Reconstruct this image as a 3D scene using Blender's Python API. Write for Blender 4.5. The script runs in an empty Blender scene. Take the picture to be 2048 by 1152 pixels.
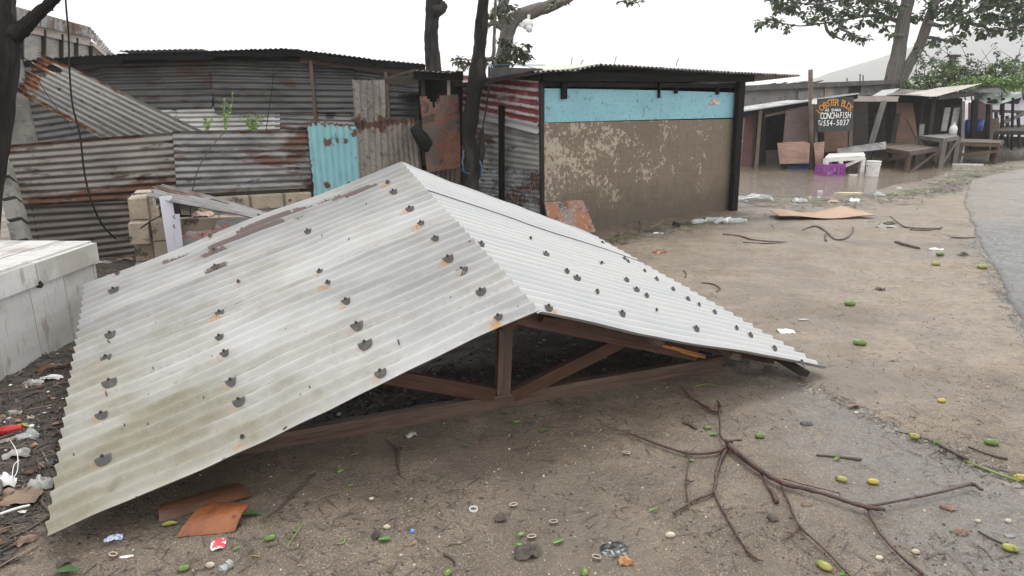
import bpy, bmesh, math, random
import numpy as np
from mathutils import Vector, Matrix

random.seed(7)
np.random.seed(7)
scene = bpy.context.scene
COL = scene.collection

# ------------------------------------------------------------ camera
FPX = 1365.0
EYE = 1.77
PITCH = math.atan((576 - 207) / FPX)
cam_d = bpy.data.cameras.new('camera')
cam_d.sensor_width = 36
cam_d.lens = FPX / 2048 * 36
cam_d.clip_start = 0.05
cam_d.clip_end = 3000
cam = bpy.data.objects.new('camera', cam_d)
COL.objects.link(cam)
cam.location = (0, 0, EYE)
cam.rotation_euler = (math.pi / 2 - PITCH, 0, 0)
scene.camera = cam

# ------------------------------------------------------------ world, sun, exposure
SUN_EL, SUN_AZ = math.radians(58), math.radians(15)
world = bpy.data.worlds.new('World')
scene.world = world
world.use_nodes = True
wn = world.node_tree.nodes
wl = world.node_tree.links
for n in list(wn):
    wn.remove(n)
w_out = wn.new('ShaderNodeOutputWorld')
w_add = wn.new('ShaderNodeAddShader')
w_bg = wn.new('ShaderNodeBackground')
w_cl = wn.new('ShaderNodeBackground')
w_sky = wn.new('ShaderNodeTexSky')
w_sky.sky_type = 'NISHITA'
w_sky.sun_disc = False
w_sky.sun_elevation = SUN_EL
w_sky.sun_rotation = SUN_AZ
w_hs = wn.new('ShaderNodeHueSaturation')
w_hs.inputs['Saturation'].default_value = 0.12
wl.new(w_sky.outputs[0], w_hs.inputs['Color'])
wl.new(w_hs.outputs[0], w_bg.inputs['Color'])
w_bg.inputs['Strength'].default_value = 0.07
w_cl.inputs['Color'].default_value = (1.005, 1.0, 0.985, 1)      # closed white cloud cover
w_cl.inputs['Strength'].default_value = 1.08
wl.new(w_bg.outputs[0], w_add.inputs[0])
wl.new(w_cl.outputs[0], w_add.inputs[1])
wl.new(w_add.outputs[0], w_out.inputs['Surface'])

sun_d = bpy.data.lights.new('sun', 'SUN')
sun_d.energy = 1.3
sun_d.angle = math.radians(16)
sun_d.color = (1.0, 0.97, 0.92)
sun = bpy.data.objects.new('sun', sun_d)
COL.objects.link(sun)
# direction the light comes from
_sd = Vector((math.sin(SUN_AZ) * math.cos(SUN_EL), math.cos(SUN_AZ) * math.cos(SUN_EL), math.sin(SUN_EL)))
sun.rotation_euler = _sd.to_track_quat('Z', 'Y').to_euler()
sun.location = (0, 0, 30)

scene.view_settings.view_transform = 'Standard'
scene.view_settings.look = 'None'
scene.view_settings.gamma = 1
scene.view_settings.exposure = 0.35
scene.view_settings.use_curve_mapping = False
scene.render.engine = 'CYCLES'
scene.cycles.max_bounces = 6
scene.cycles.volume_bounces = 1

# ------------------------------------------------------------ pixel -> place helpers
SP, CP = math.sin(PITCH), math.cos(PITCH)
def ray(px, py):
    u = (px - 1024) / FPX
    v = (py - 576) / FPX
    return Vector((u, CP - v * SP, -(SP + v * CP)))
EYEV = Vector((0, 0, EYE))
def G(px, py, z=0.0):
    d = ray(px, py)
    return EYEV + d * ((z - EYE) / d.z)
def D(px, py, dist):
    return EYEV + ray(px, py) * dist
class Plane:
    """vertical plane through two ground points"""
    def __init__(s, a, b):
        s.a = Vector((a[0], a[1], 0)); s.b = Vector((b[0], b[1], 0))
        t = (s.b - s.a).normalized()
        s.t = t
        n = Vector((t.y, -t.x, 0))
        if (EYEV - s.a).dot(n) < 0:
            n = -n
        s.n = n
    def __call__(s, px, py, off=0.0):
        d = ray(px, py)
        a = s.a + s.n * off
        k = (a - EYEV).dot(s.n) / d.dot(s.n)
        return EYEV + d * k

# ------------------------------------------------------------ numpy noise
def _h(ix, iy, seed):
    v = np.sin(ix * 127.1 + iy * 311.7 + seed * 74.7) * 43758.5453
    return v - np.floor(v)
def vnoise(x, y, seed=0):
    x = np.asarray(x, float); y = np.asarray(y, float)
    ix = np.floor(x); iy = np.floor(y)
    fx = x - ix; fy = y - iy
    fx = fx * fx * (3 - 2 * fx); fy = fy * fy * (3 - 2 * fy)
    a = _h(ix, iy, seed); b = _h(ix + 1, iy, seed)
    c = _h(ix, iy + 1, seed); d = _h(ix + 1, iy + 1, seed)
    return (a + (b - a) * fx) + ((c + (d - c) * fx) - (a + (b - a) * fx)) * fy
def fbm(x, y, seed=0, o=4):
    s = 0; a = 0.5; f = 1.0
    for i in range(o):
        s = s + a * (vnoise(np.asarray(x) * f, np.asarray(y) * f, seed + i * 13) - 0.5)
        a *= 0.5; f *= 2.03
    return s
def sstep(a, b, x):
    t = np.clip((np.asarray(x, float) - a) / (b - a), 0, 1)
    return t * t * (3 - 2 * t)

# ------------------------------------------------------------ materials
def mat(name, col, rough=0.7, layers=(), bump=None, coord='uv', metallic=0.0, spec=0.5,
        rlayer=None, alpha=None, trans=0.0, fresh=None):
    """layers: (scale, lo, hi, colour, amount[, stretch xyz[, detail]]) or ('attr', name, colour, lo, hi)"""
    m = bpy.data.materials.new(name)
    m.use_nodes = True
    N, L = m.node_tree.nodes, m.node_tree.links
    for n in list(N):
        N.remove(n)
    out = N.new('ShaderNodeOutputMaterial')
    p = N.new('ShaderNodeBsdfPrincipled')
    L.new(p.outputs[0], out.inputs[0])
    p.inputs['Roughness'].default_value = rough
    p.inputs['Metallic'].default_value = metallic
    p.inputs['Specular IOR Level'].default_value = spec
    if alpha is not None:
        p.inputs['Alpha'].default_value = alpha
    if trans:
        p.inputs['Transmission Weight'].default_value = trans
    if coord == 'uv':
        tc = N.new('ShaderNodeUVMap'); src = tc.outputs[0]
        oi = N.new('ShaderNodeObjectInfo')
        mu = N.new('ShaderNodeMath'); mu.operation = 'MULTIPLY'; mu.inputs[1].default_value = 61.7
        L.new(oi.outputs['Random'], mu.inputs[0])
        cb = N.new('ShaderNodeCombineXYZ')
        L.new(mu.outputs[0], cb.inputs[0]); L.new(mu.outputs[0], cb.inputs[1]); L.new(mu.outputs[0], cb.inputs[2])
        ad = N.new('ShaderNodeVectorMath'); ad.operation = 'ADD'
        L.new(src, ad.inputs[0]); L.new(cb.outputs[0], ad.inputs[1])
        src = ad.outputs[0]
    else:
        g = N.new('ShaderNodeNewGeometry'); src = g.outputs['Position']
    def noise(scale, stretch, detail, dist=0.0):
        mp = N.new('ShaderNodeVectorMath'); mp.operation = 'MULTIPLY'
        mp.inputs[1].default_value = tuple(stretch)
        L.new(src, mp.inputs[0])
        nz = N.new('ShaderNodeTexNoise')
        nz.inputs['Scale'].default_value = scale
        nz.inputs['Detail'].default_value = detail
        nz.inputs['Roughness'].default_value = 0.62
        nz.inputs['Distortion'].default_value = dist
        L.new(mp.outputs[0], nz.inputs['Vector'])
        return nz.outputs['Fac']
    def mrange(v, lo, hi, a=0.0, b=1.0, KN=.62):
        mr = N.new('ShaderNodeMapRange'); mr.clamp = True
        mr.inputs[1].default_value = .5 + (lo - .5) * KN; mr.inputs[2].default_value = .5 + (hi - .5) * KN
        mr.inputs[3].default_value = a; mr.inputs[4].default_value = b
        L.new(v, mr.inputs[0])
        return mr.outputs[0]
    cur = None
    def mix(fac, c):
        nonlocal cur
        mx = N.new('ShaderNodeMix'); mx.data_type = 'RGBA'
        L.new(fac, mx.inputs[0])
        if cur is None:
            mx.inputs[6].default_value = (*col, 1)
        else:
            L.new(cur, mx.inputs[6])
        mx.inputs[7].default_value = (*c, 1)
        cur = mx.outputs[2]
    for ly in layers:
        if ly[0] == 'attr':
            at = N.new('ShaderNodeAttribute'); at.attribute_name = ly[1]
            nz = noise(ly[5] if len(ly) > 5 else 30, (1, 1, 1), 4)
            nn = mrange(nz, 0.3, 0.7, -0.3, 0.3)
            sm = N.new('ShaderNodeMath'); sm.operation = 'ADD'
            L.new(at.outputs['Fac'], sm.inputs[0]); L.new(nn, sm.inputs[1])
            mix(mrange(sm.outputs[0], ly[3], ly[4], KN=1.0), ly[2])
        else:
            scale, lo, hi, c, amt = ly[:5]
            st = ly[5] if len(ly) > 5 else (1, 1, 1)
            dt = ly[6] if len(ly) > 6 else 6
            mix(mrange(noise(scale, st, dt), lo, hi, 0, amt), c)
    if cur is None:
        p.inputs['Base Color'].default_value = (*col, 1)
    else:
        L.new(cur, p.inputs['Base Color'])
    if rlayer:
        scale, lo, hi, a, b = rlayer[:5]
        L.new(mrange(noise(scale, (1, 1, 1), 4), lo, hi, a, b), p.inputs['Roughness'])
    if bump:
        scale, strength, dist = bump[:3]
        st = bump[3] if len(bump) > 3 else (1, 1, 1)
        b = N.new('ShaderNodeBump')
        b.inputs['Strength'].default_value = strength
        b.inputs['Distance'].default_value = dist
        L.new(noise(scale, st, 5), b.inputs['Height'])
        L.new(b.outputs[0], p.inputs['Normal'])
    return m

RUST = (0.098, 0.045, 0.027)
RUSTD = (0.045, 0.02, 0.014)
S8 = (1, .12, 1)
M = {}
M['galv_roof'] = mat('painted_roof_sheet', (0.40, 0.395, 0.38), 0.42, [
    ('attr', 'valley_dirt_shade', (0.15, 0.145, 0.13), .3, 1.45, 25),  # dirt lines that also paint in the ribs' shaded side
    (1.0, .44, .66, (0.235, 0.235, 0.24), .75, (1, .3, 1), 4),
    (9, .55, .75, (0.33, 0.33, 0.325), .5, (1, .15, 1)),
    ('attr', 'algae', (0.215, 0.198, 0.142), 0.0, .95, 3),
    (60, .62, .8, (0.36, 0.36, 0.33), .35),
    (1.3, .56, .76, (0.52, 0.52, 0.515), .5, (1, .3, 1)),
    ('attr', 'peel', (0.12, 0.085, 0.08), 0.45, 0.6, 45),
    ('attr', 'rust', (0.40, 0.20, 0.07), 0.3, 0.95, 60)],
    bump=(40, .12, .004), rlayer=(6, .35, .7, .3, .55))
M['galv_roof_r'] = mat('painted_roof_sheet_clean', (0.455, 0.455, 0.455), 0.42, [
    ('attr', 'valley_dirt_shade', (0.15, 0.145, 0.13), .3, 1.45, 25),
    (2.2, .45, .75, (0.37, 0.385, 0.40), .6, (1, .3, 1)),
    (14, .5, .75, (0.40, 0.41, 0.42), .5, (1, .12, 1)),
    ('attr', 'rust', (0.40, 0.25, 0.12), 0.3, 0.95, 60)],
    bump=(40, .1, .004), rlayer=(6, .35, .7, .3, .5))
def rusty(name, base, dark, amt, lo=.52, hi=.64, rough=.42, metallic=.55):
    return mat(name, base, rough, [
        (3, .4, .7, dark, .8, (1, .35, 1)),
        (14, .45, .7, tuple(c * 1.35 for c in base), .5, (1, .2, 1)),
        (3.2, lo, hi, RUST, amt, (1, .28, 1), 8),
        (6.5, lo + .03, hi + .02, RUSTD, amt, (1, .3, 1), 8),
        (40, .66, .8, RUSTD, .5)],
        bump=(35, .25, .006), metallic=metallic)
M['sheet_grey'] = rusty('weathered_zinc', (0.235, 0.23, 0.225), (0.085, 0.085, 0.085), .9, .59, .68)
M['sheet_light'] = rusty('pale_zinc', (0.44, 0.44, 0.43), (0.26, 0.26, 0.26), .8, .64, .72)
M['sheet_dark'] = rusty('dark_zinc', (0.105, 0.106, 0.106), (0.04, 0.038, 0.037), .7, .6, .74)  # darkest of the zinc tones
M['sheet_rust'] = rusty('rusted_zinc', (0.215, 0.20, 0.182), (0.09, 0.078, 0.068), 1.0, .56, .69)
M['sheet_brown'] = rusty('brown_zinc', (0.125, 0.112, 0.10), (0.055, 0.048, 0.042), .8, .60, .72)
M['sheet_edge_rust'] = mat('zinc_with_rusted_edge', (0.36, 0.35, 0.33), .5, [
    (3, .4, .7, (0.22, 0.22, 0.21), .8, (1, .3, 1)),
    (12, .62, .72, (0.10, 0.085, 0.07), .7, (1, .5, 1)),
    ('attr', 'rust', (0.20, 0.075, 0.028), .38, .7, 9),
    ('attr', 'rust', (0.05, 0.025, 0.018), .85, 1.05, 16)], bump=(35, .3, .006), metallic=.4)
M['sheet_band'] = mat('brown_grey_zinc_with_rust_band', (0.23, 0.21, 0.185), .5, [
    (3, .4, .7, (0.13, 0.115, 0.10), .8, (1, .3, 1)),
    (14, .58, .68, (0.08, 0.07, 0.06), .7),
    (30, .58, .7, (0.33, 0.31, 0.28), .5),
    ('attr', 'rust', (0.10, 0.042, 0.022), .42, .62, 14),
    ('attr', 'rust', (0.035, 0.02, 0.014), .75, 1.0, 22)], bump=(30, .4, .008), metallic=.3)
M['sheet_flaked'] = mat('bluish_flaking_zinc', (0.36, 0.385, 0.41), .45, [
    (4, .45, .6, (0.17, 0.175, 0.185), .9, (1, .4, 1)), (9, .55, .64, (0.07, 0.06, 0.055), .9, (1, .5, 1)),
    (5, .56, .66, RUST, .9, (1, .5, 1)), (25, .58, .68, (0.5, 0.5, 0.5), .6)], bump=(30, .4, .008), metallic=.3)
M['teal_sheet'] = mat('teal_painted_zinc', (0.24, 0.47, 0.51), .45, [
    (4, .4, .7, (0.19, 0.40, 0.44), .8, (1, .3, 1)),
    ('attr', 'wave', (0.15, 0.33, 0.37), -.1, -1.3, 8),
    (7, .70, .76, (0.08, 0.14, 0.14), .7, (1, .6, 1)),
    ('attr', 'rust', (0.10, 0.05, 0.03), .4, .62, 14)], bump=(14, .4, .012))
M['red_sheet'] = mat('red_washed_zinc', (0.20, 0.035, 0.04), .45, [
    (3, .5, .62, (0.36, 0.15, 0.15), .9, (1, .5, 1)),
    ('attr', 'wave', (0.58, 0.52, 0.52), .0, .65, 9),
    (3, .60, .70, (0.42, 0.40, 0.40), .9, (1, .5, 1)),
    (10, .55, .7, (0.14, 0.05, 0.05), .8, (1, .3, 1)),
    ('attr', 'bare', (0.42, 0.42, 0.42), .35, .6, 8)], bump=(35, .2, .006), metallic=.15)
M['rust_plate'] = mat('rusted_plate', (0.175, 0.085, 0.055), .55, [
    (2.2, .46, .58, (0.085, 0.07, 0.062), .9), (5, .56, .66, (0.20, 0.045, 0.04), .7), (9, .52, .62, (0.13, 0.055, 0.032), .8),
    (4.5, .60, .68, (0.03, 0.025, 0.022), .9), (30, .6, .75, (0.25, 0.15, 0.10), .5)], bump=(20, .5, .01))
M['rust_plate_bright'] = mat('blistered_rust_plate', (0.27, 0.10, 0.04), .55, [
    (5, .45, .6, (0.20, 0.165, 0.15), .95), (6.5, .52, .62, (0.06, 0.05, 0.05), .9),
    (25, .55, .7, (0.36, 0.32, 0.29), .5)], bump=(20, .5, .01))
def wood(name, c, dark=.45, rough=.55, amt=.8, blotch=True, spec=.4):
    return mat(name, c, rough, [
        (9, .35, .7, tuple(x * dark for x in c), amt, (.25, 3, 3)),
        (40, .5, .75, tuple(min(1, x * 1.5) for x in c), .5, (.08, 2, 2)),
        (2.5, .5, .7, tuple(x * .55 for x in c), .6 if blotch else 0)],
        bump=(30, .5, .006, (.12, 2, 2)), spec=spec)
M['wood_red'] = wood('wet_red_timber', (0.082, 0.038, 0.023), .45, .42, spec=.35)
M['wood_red_grey'] = wood('weathered_red_timber', (0.115, 0.075, 0.055), .45, .42, spec=.35)
M['wood_break'] = wood('split_fresh_wood', (0.52, 0.22, 0.06))
M['wood_dark'] = wood('dark_timber', (0.035, 0.028, 0.024), rough=.7, spec=.2)
M['wood_black'] = wood('blackened_timber', (0.010, 0.0095, 0.009), rough=.75, spec=.15)
M['wood_brown'] = wood('brown_timber', (0.115, 0.078, 0.056))
M['wood_grey'] = wood('grey_timber', (0.17, 0.155, 0.14))
M['wood_pale'] = wood('pale_timber', (0.42, 0.37, 0.32), .7)
M['ply_pink'] = wood('stained_pinkish_plywood', (0.34, 0.205, 0.155), .55, .6)
M['ply_maroon'] = wood('maroon_plywood', (0.11, 0.075, 0.065), .6, .5)
M['ply_orange'] = wood('orange_brown_plywood', (0.15, 0.065, 0.035), .5, .5)
M['ply_grey'] = wood('grey_weathered_plywood', (0.30, 0.29, 0.27), .55)
M['white_wood'] = mat('flaking_white_painted_wood', (0.56, 0.55, 0.54), .5, [
    (2, .4, .75, (0.42, 0.41, 0.39), .8, (.3, 2, 1)),
    (1.1, .52, .66, (0.33, 0.315, 0.285), .8),
    (26, .62, .72, (0.30, 0.28, 0.25), .6, (3, .25, 1), 8),
    (5, .62, .7, (0.24, 0.2, 0.17), .6, (1, .3, 1), 8)], bump=(30, .4, .004, (3, .3, 1)))
M['white_paint'] = mat('white_painted_timber', (0.72, 0.71, 0.69), .5, [
    (7, .55, .7, (0.45, 0.36, 0.30), .7, (.3, 1, 1))])
M['lilac_plank'] = mat('pale_lilac_plank', (0.60, 0.585, 0.66), .5, [(5, .5, .75, (0.45, 0.44, 0.5), .6)])
M['plaster_grey'] = mat('pale_grey_plaster', (0.43, 0.43, 0.46), .6, [
    (5, .45, .7, (0.26, 0.26, 0.28), .8, (1, 2.5, 1)), (3, .62, .68, (0.5, 0.27, 0.22), .7)], bump=(25, .5, .01))
M['pink_flake'] = mat('flaking_pink_plaster', (0.55, 0.33, 0.29), .6, [
    (9, .5, .62, (0.62, 0.58, 0.55), .9), (12, .6, .66, (0.3, 0.06, 0.03), .9)], bump=(30, .5, .01))
M['block'] = mat('tan_concrete_block', (0.37, 0.305, 0.235), .8, [
    (3, .4, .7, (0.25, 0.205, 0.155), .9), (6, .6, .68, (0.07, 0.06, 0.045), .9),
    (60, .5, .7, (0.45, 0.38, 0.3), .5)], bump=(70, .5, .006), coord='pos')
M['block_edge'] = mat('mortar', (0.20, 0.18, 0.155), .85, [(8, .4, .7, (0.13, 0.12, 0.10), .8)], bump=(60, .5, .006), coord='pos')
M['block_pale'] = mat('pale_grey_block', (0.22, 0.21, 0.19), .8, [
    (3, .4, .7, (0.13, 0.125, 0.11), .9), (5, .55, .68, (0.07, 0.065, 0.055), .8)], bump=(70, .5, .006), coord='pos')
M['block_wall'] = mat('block_splashed_with_mud', (0.175, 0.14, 0.10), .7, [], bump=(90, .5, .004), coord='pos')
M['mortar_mud'] = mat('muddy_mortar', (0.145, 0.117, 0.085), .8, [(8, .4, .7, (0.11, 0.09, 0.068), .8)], coord='pos')
M['blue_board'] = mat('sky_blue_board', (0.235, 0.475, 0.545), .5, [
    (2, .4, .7, (0.20, 0.41, 0.475), .9), (28, .62, .7, (0.10, 0.2, 0.23), .5), (9, .66, .72, (0.12, .16, .16), .6)], bump=(30, .15, .003), coord='pos')
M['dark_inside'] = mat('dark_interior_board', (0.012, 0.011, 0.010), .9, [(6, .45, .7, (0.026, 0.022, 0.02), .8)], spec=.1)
M['concrete'] = mat('weathered_concrete', (0.24, 0.235, 0.225), .8, [
    (.9, .4, .7, (0.15, 0.147, 0.14), .9), (4, .5, .7, (0.30, 0.29, 0.27), .6), (3, .6, .7, (0.08, 0.078, 0.075), .6)], bump=(15, .3, .01), coord='pos')
M['concrete_dark'] = mat('stained_concrete', (0.085, 0.083, 0.08), .8, [(3, .45, .7, (0.15, 0.145, 0.14), .7)], coord='pos')
M['steel_dark'] = mat('dark_metal', (0.03, 0.03, 0.03), .4, [(20, .5, .7, (0.06, 0.05, 0.04), .6)])
M['washer'] = mat('grey_rubber_washer', (0.07, 0.066, 0.062), .6, [(30, .5, .7, (0.13, 0.12, 0.11), .7)])
M['nail'] = mat('rusted_nail_head', (0.05, 0.025, 0.015), .6)
M['rubber'] = mat('black_rubber', (0.010, 0.010, 0.010), .7, spec=.2)
M['bark_dark'] = mat('wet_dark_bark', (0.016, 0.014, 0.0125), .75, [
    (5, .42, .7, (0.048, 0.042, 0.038), .8, (1, .35, 1)), (3, .6, .7, (0.012, 0.011, 0.01), .8)], bump=(14, 1.0, .03, (1.6, .4, 1)), spec=.1)
M['bark_grey'] = mat('grey_bark', (0.13, 0.115, 0.10), .7, [
    (4, .42, .7, (0.06, 0.052, 0.047), .9, (2, .3, 1)), (9, .6, .7, (0.2, 0.18, 0.16), .6)], bump=(10, 1.0, .04, (1.6, .3, 1)))
M['bark_red'] = mat('wet_reddish_twig_bark', (0.075, 0.036, 0.026), .42, [
    (9, .45, .65, (0.035, 0.024, 0.02), .9), (20, .6, .7, (0.15, 0.08, 0.06), .7)], bump=(90, 1.0, .004))
M['twig'] = mat('brown_twig', (0.06, 0.042, 0.032), .55, [(20, .45, .65, (0.10, 0.075, 0.06), .9)])
def leafm(name, a, b, rough=.45):
    m = mat(name, a, rough, [(1.2, .35, .65, b, 1.0), (.35, .4, .6, tuple(x * .7 for x in a), .6)], coord='pos')
    return m
M['leaf_almond'] = leafm('dark_green_leaf', (0.026, 0.052, 0.014), (0.06, 0.10, 0.022))
M['leaf_bush'] = leafm('mid_green_leaf', (0.09, 0.16, 0.03), (0.05, 0.09, 0.02))
M['leaf_vine'] = leafm('bright_green_leaf', (0.15, 0.27, 0.04), (0.09, 0.17, 0.03))
M['leaf_olive'] = leafm('dull_green_leaf', (0.055, 0.07, 0.03), (0.09, 0.10, 0.05))
M['leaf_weed'] = leafm('fresh_weed_leaf', (0.17, 0.28, 0.05), (0.24, 0.34, 0.09))
M['leaf_fallen'] = mat('wet_fallen_leaf', (0.07, 0.19, 0.022), .3, [(30, .45, .65, (0.13, 0.27, 0.04), .8)])
M['leaf_fallen_dark'] = mat('dark_fallen_leaf', (0.035, 0.09, 0.02), .35, [(30, .45, .65, (0.07, 0.13, 0.03), .8)])
M['fruit_green'] = mat('green_almond_fruit', (0.10, 0.165, 0.035), .32, [(20, .5, .7, (0.17, 0.24, 0.04), .8), (45, .66, .75, (0.08, 0.09, 0.02), .7)], bump=(30, .2, .003))
M['fruit_yellow'] = mat('yellow_almond_fruit', (0.40, 0.30, 0.04), .32, [(16, .5, .65, (0.33, 0.32, 0.05), .8), (30, .62, .7, (0.12, 0.05, 0.02), .8)], bump=(30, .2, .003))
M['fruit_olive'] = mat('olive_almond_fruit', (0.22, 0.245, 0.05), .32, [(16, .5, .65, (0.32, 0.30, 0.07), .8), (35, .56, .66, (0.10, 0.05, 0.02), .8)], bump=(30, .2, .003))
M['white_plastic'] = mat('white_plastic', (0.70, 0.70, 0.69), .35, [(12, .55, .75, (0.42, 0.40, 0.37), .7)])
M['clear_plastic'] = mat('cloudy_clear_plastic', (0.62, 0.66, 0.66), .12, [(20, .5, .7, (0.4, 0.42, 0.42), .6)], alpha=.45)
M['grey_plastic'] = mat('dirty_grey_plastic', (0.36, 0.355, 0.34), .3, [(9, .45, .65, (0.16, 0.15, 0.135), .9)])
M['black_plastic'] = mat('black_plastic_film', (0.03, 0.034, 0.036), .25)
M['brown_paper'] = mat('wet_brown_cardboard', (0.24, 0.165, 0.115), .6, [(8, .45, .7, (0.15, 0.10, 0.07), .8)])
M['tan_board'] = mat('tan_board', (0.42, 0.27, 0.18), .6, [(3, .45, .7, (0.32, 0.19, 0.12), .8)])
M['cream_foam'] = mat('cream_foam', (0.62, 0.53, 0.36), .7, [(6, .5, .7, (0.5, 0.4, 0.26), .7)])
M['red_plastic'] = mat('red_plastic', (0.42, 0.02, 0.02), .25)
M['pink_wrap'] = mat('red_and_white_wrapper', (0.62, 0.07, 0.09), .35, [(26, .52, .56, (0.75, 0.72, 0.70), 1)])
M['blue_wrap'] = mat('blue_and_white_wrapper', (0.60, 0.64, 0.75), .35, [(50, .55, .6, (0.13, 0.2, 0.5), .9)])
M['orange_leaf'] = mat('wet_orange_brown_sheath', (0.27, 0.092, 0.032), .35, [(4, .4, .7, (0.15, 0.05, 0.022), .9), (12, .6, .7, (0.08, 0.03, 0.018), .8)], bump=(8, .5, .02))
M['orange_dark'] = mat('wet_dark_brown_sheath', (0.085, 0.04, 0.022), .4, [(5, .4, .7, (0.16, 0.06, 0.028), .8)], bump=(8, .5, .02))
M['orange'] = mat('orange_plastic', (0.6, 0.25, 0.03), .4)
M['blue'] = mat('blue_plastic', (0.03, 0.10, 0.42), .35)
M['bluecap'] = mat('light_blue_plastic', (0.12, 0.28, 0.70), .35)
M['purple'] = mat('purple_plastic', (0.27, 0.05, 0.29), .4, [(10, .5, .7, (0.35, 0.09, 0.36), .6)])
M['purple_in'] = mat('purple_plastic_inner', (0.18, 0.035, 0.2), .5)
M['stone'] = mat('pale_shell_stone', (0.55, 0.48, 0.38), .6, [(30, .4, .7, (0.36, 0.3, 0.23), .8)])
M['stone_grey'] = mat('grey_stone', (0.17, 0.175, 0.18), .5, [(30, .4, .7, (0.24, 0.25, 0.26), .8)])
M['shell_brown'] = mat('brown_nut_husk', (0.14, 0.085, 0.06), .6, [(30, .4, .7, (0.30, 0.2, 0.15), .8)])
M['nut'] = mat('orange_brown_nut', (0.34, 0.14, 0.04), .45, [(18, .45, .6, (0.5, 0.33, 0.18), .9), (14, .62, .7, (0.06, 0.03, 0.02), .9)])
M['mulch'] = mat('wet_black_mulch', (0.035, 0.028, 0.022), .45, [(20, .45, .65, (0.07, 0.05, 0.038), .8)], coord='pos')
M['clod'] = mat('muddy_clod', (0.085, 0.07, 0.055), .6, [(30, .45, .65, (0.05, 0.04, 0.033), .8)], coord='pos')
M['sign_black'] = mat('black_sign_board', (0.012, 0.012, 0.014), .5, [(9, .55, .7, (0.03, 0.028, 0.027), .8)])
M['sign_orange'] = mat('orange_sign_paint', (0.56, 0.26, 0.045), .5, [(30, .5, .7, (0.42, 0.17, 0.03), .8)])
M['sign_white'] = mat('white_sign_paint', (0.75, 0.75, 0.75), .5)
M['maroon_wall'] = mat('maroon_painted_wall', (0.15, 0.05, 0.055), .6, [(3, .4, .7, (0.10, 0.04, 0.045), .8)], coord='pos')
M['lilac_wall'] = mat('pale_lilac_wall', (0.50, 0.49, 0.56), .6, [(2, .45, .7, (0.36, 0.355, 0.41), .8)], coord='pos')
M['tarp'] = mat('white_green_tarpaulin', (0.58, 0.66, 0.61), .35, [(3, .45, .7, (0.40, 0.50, 0.45), .8)], coord='pos')
M['beige_sheet'] = mat('beige_roof_sheet', (0.50, 0.47, 0.42), .45, [(3, .45, .7, (0.36, 0.33, 0.28), .8, (1, .3, 1)), (4, .62, .7, (0.28, 0.15, 0.09), .7)])
M['rope_blue'] = mat('blue_rope', (0.035, 0.085, 0.15), .7)
M['cable'] = mat('black_cable', (0.008, 0.008, 0.008), .6, spec=.2)
M['wire'] = mat('grey_wire', (0.02, 0.02, 0.02), .6, spec=.2)
M['vent_green'] = mat('pale_green_roof_sheet', (0.50, 0.55, 0.42), .45, [(3, .45, .7, (0.38, 0.41, 0.30), .8)])
M['hill'] = mat('wooded_hillside', (0.035, 0.048, 0.022), .9, [(.09, .4, .65, (0.06, 0.07, 0.038), .9), (.5, .45, .7, (0.02, 0.03, 0.014), .8)], coord='pos', bump=(.5, 1, 1.0))

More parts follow.
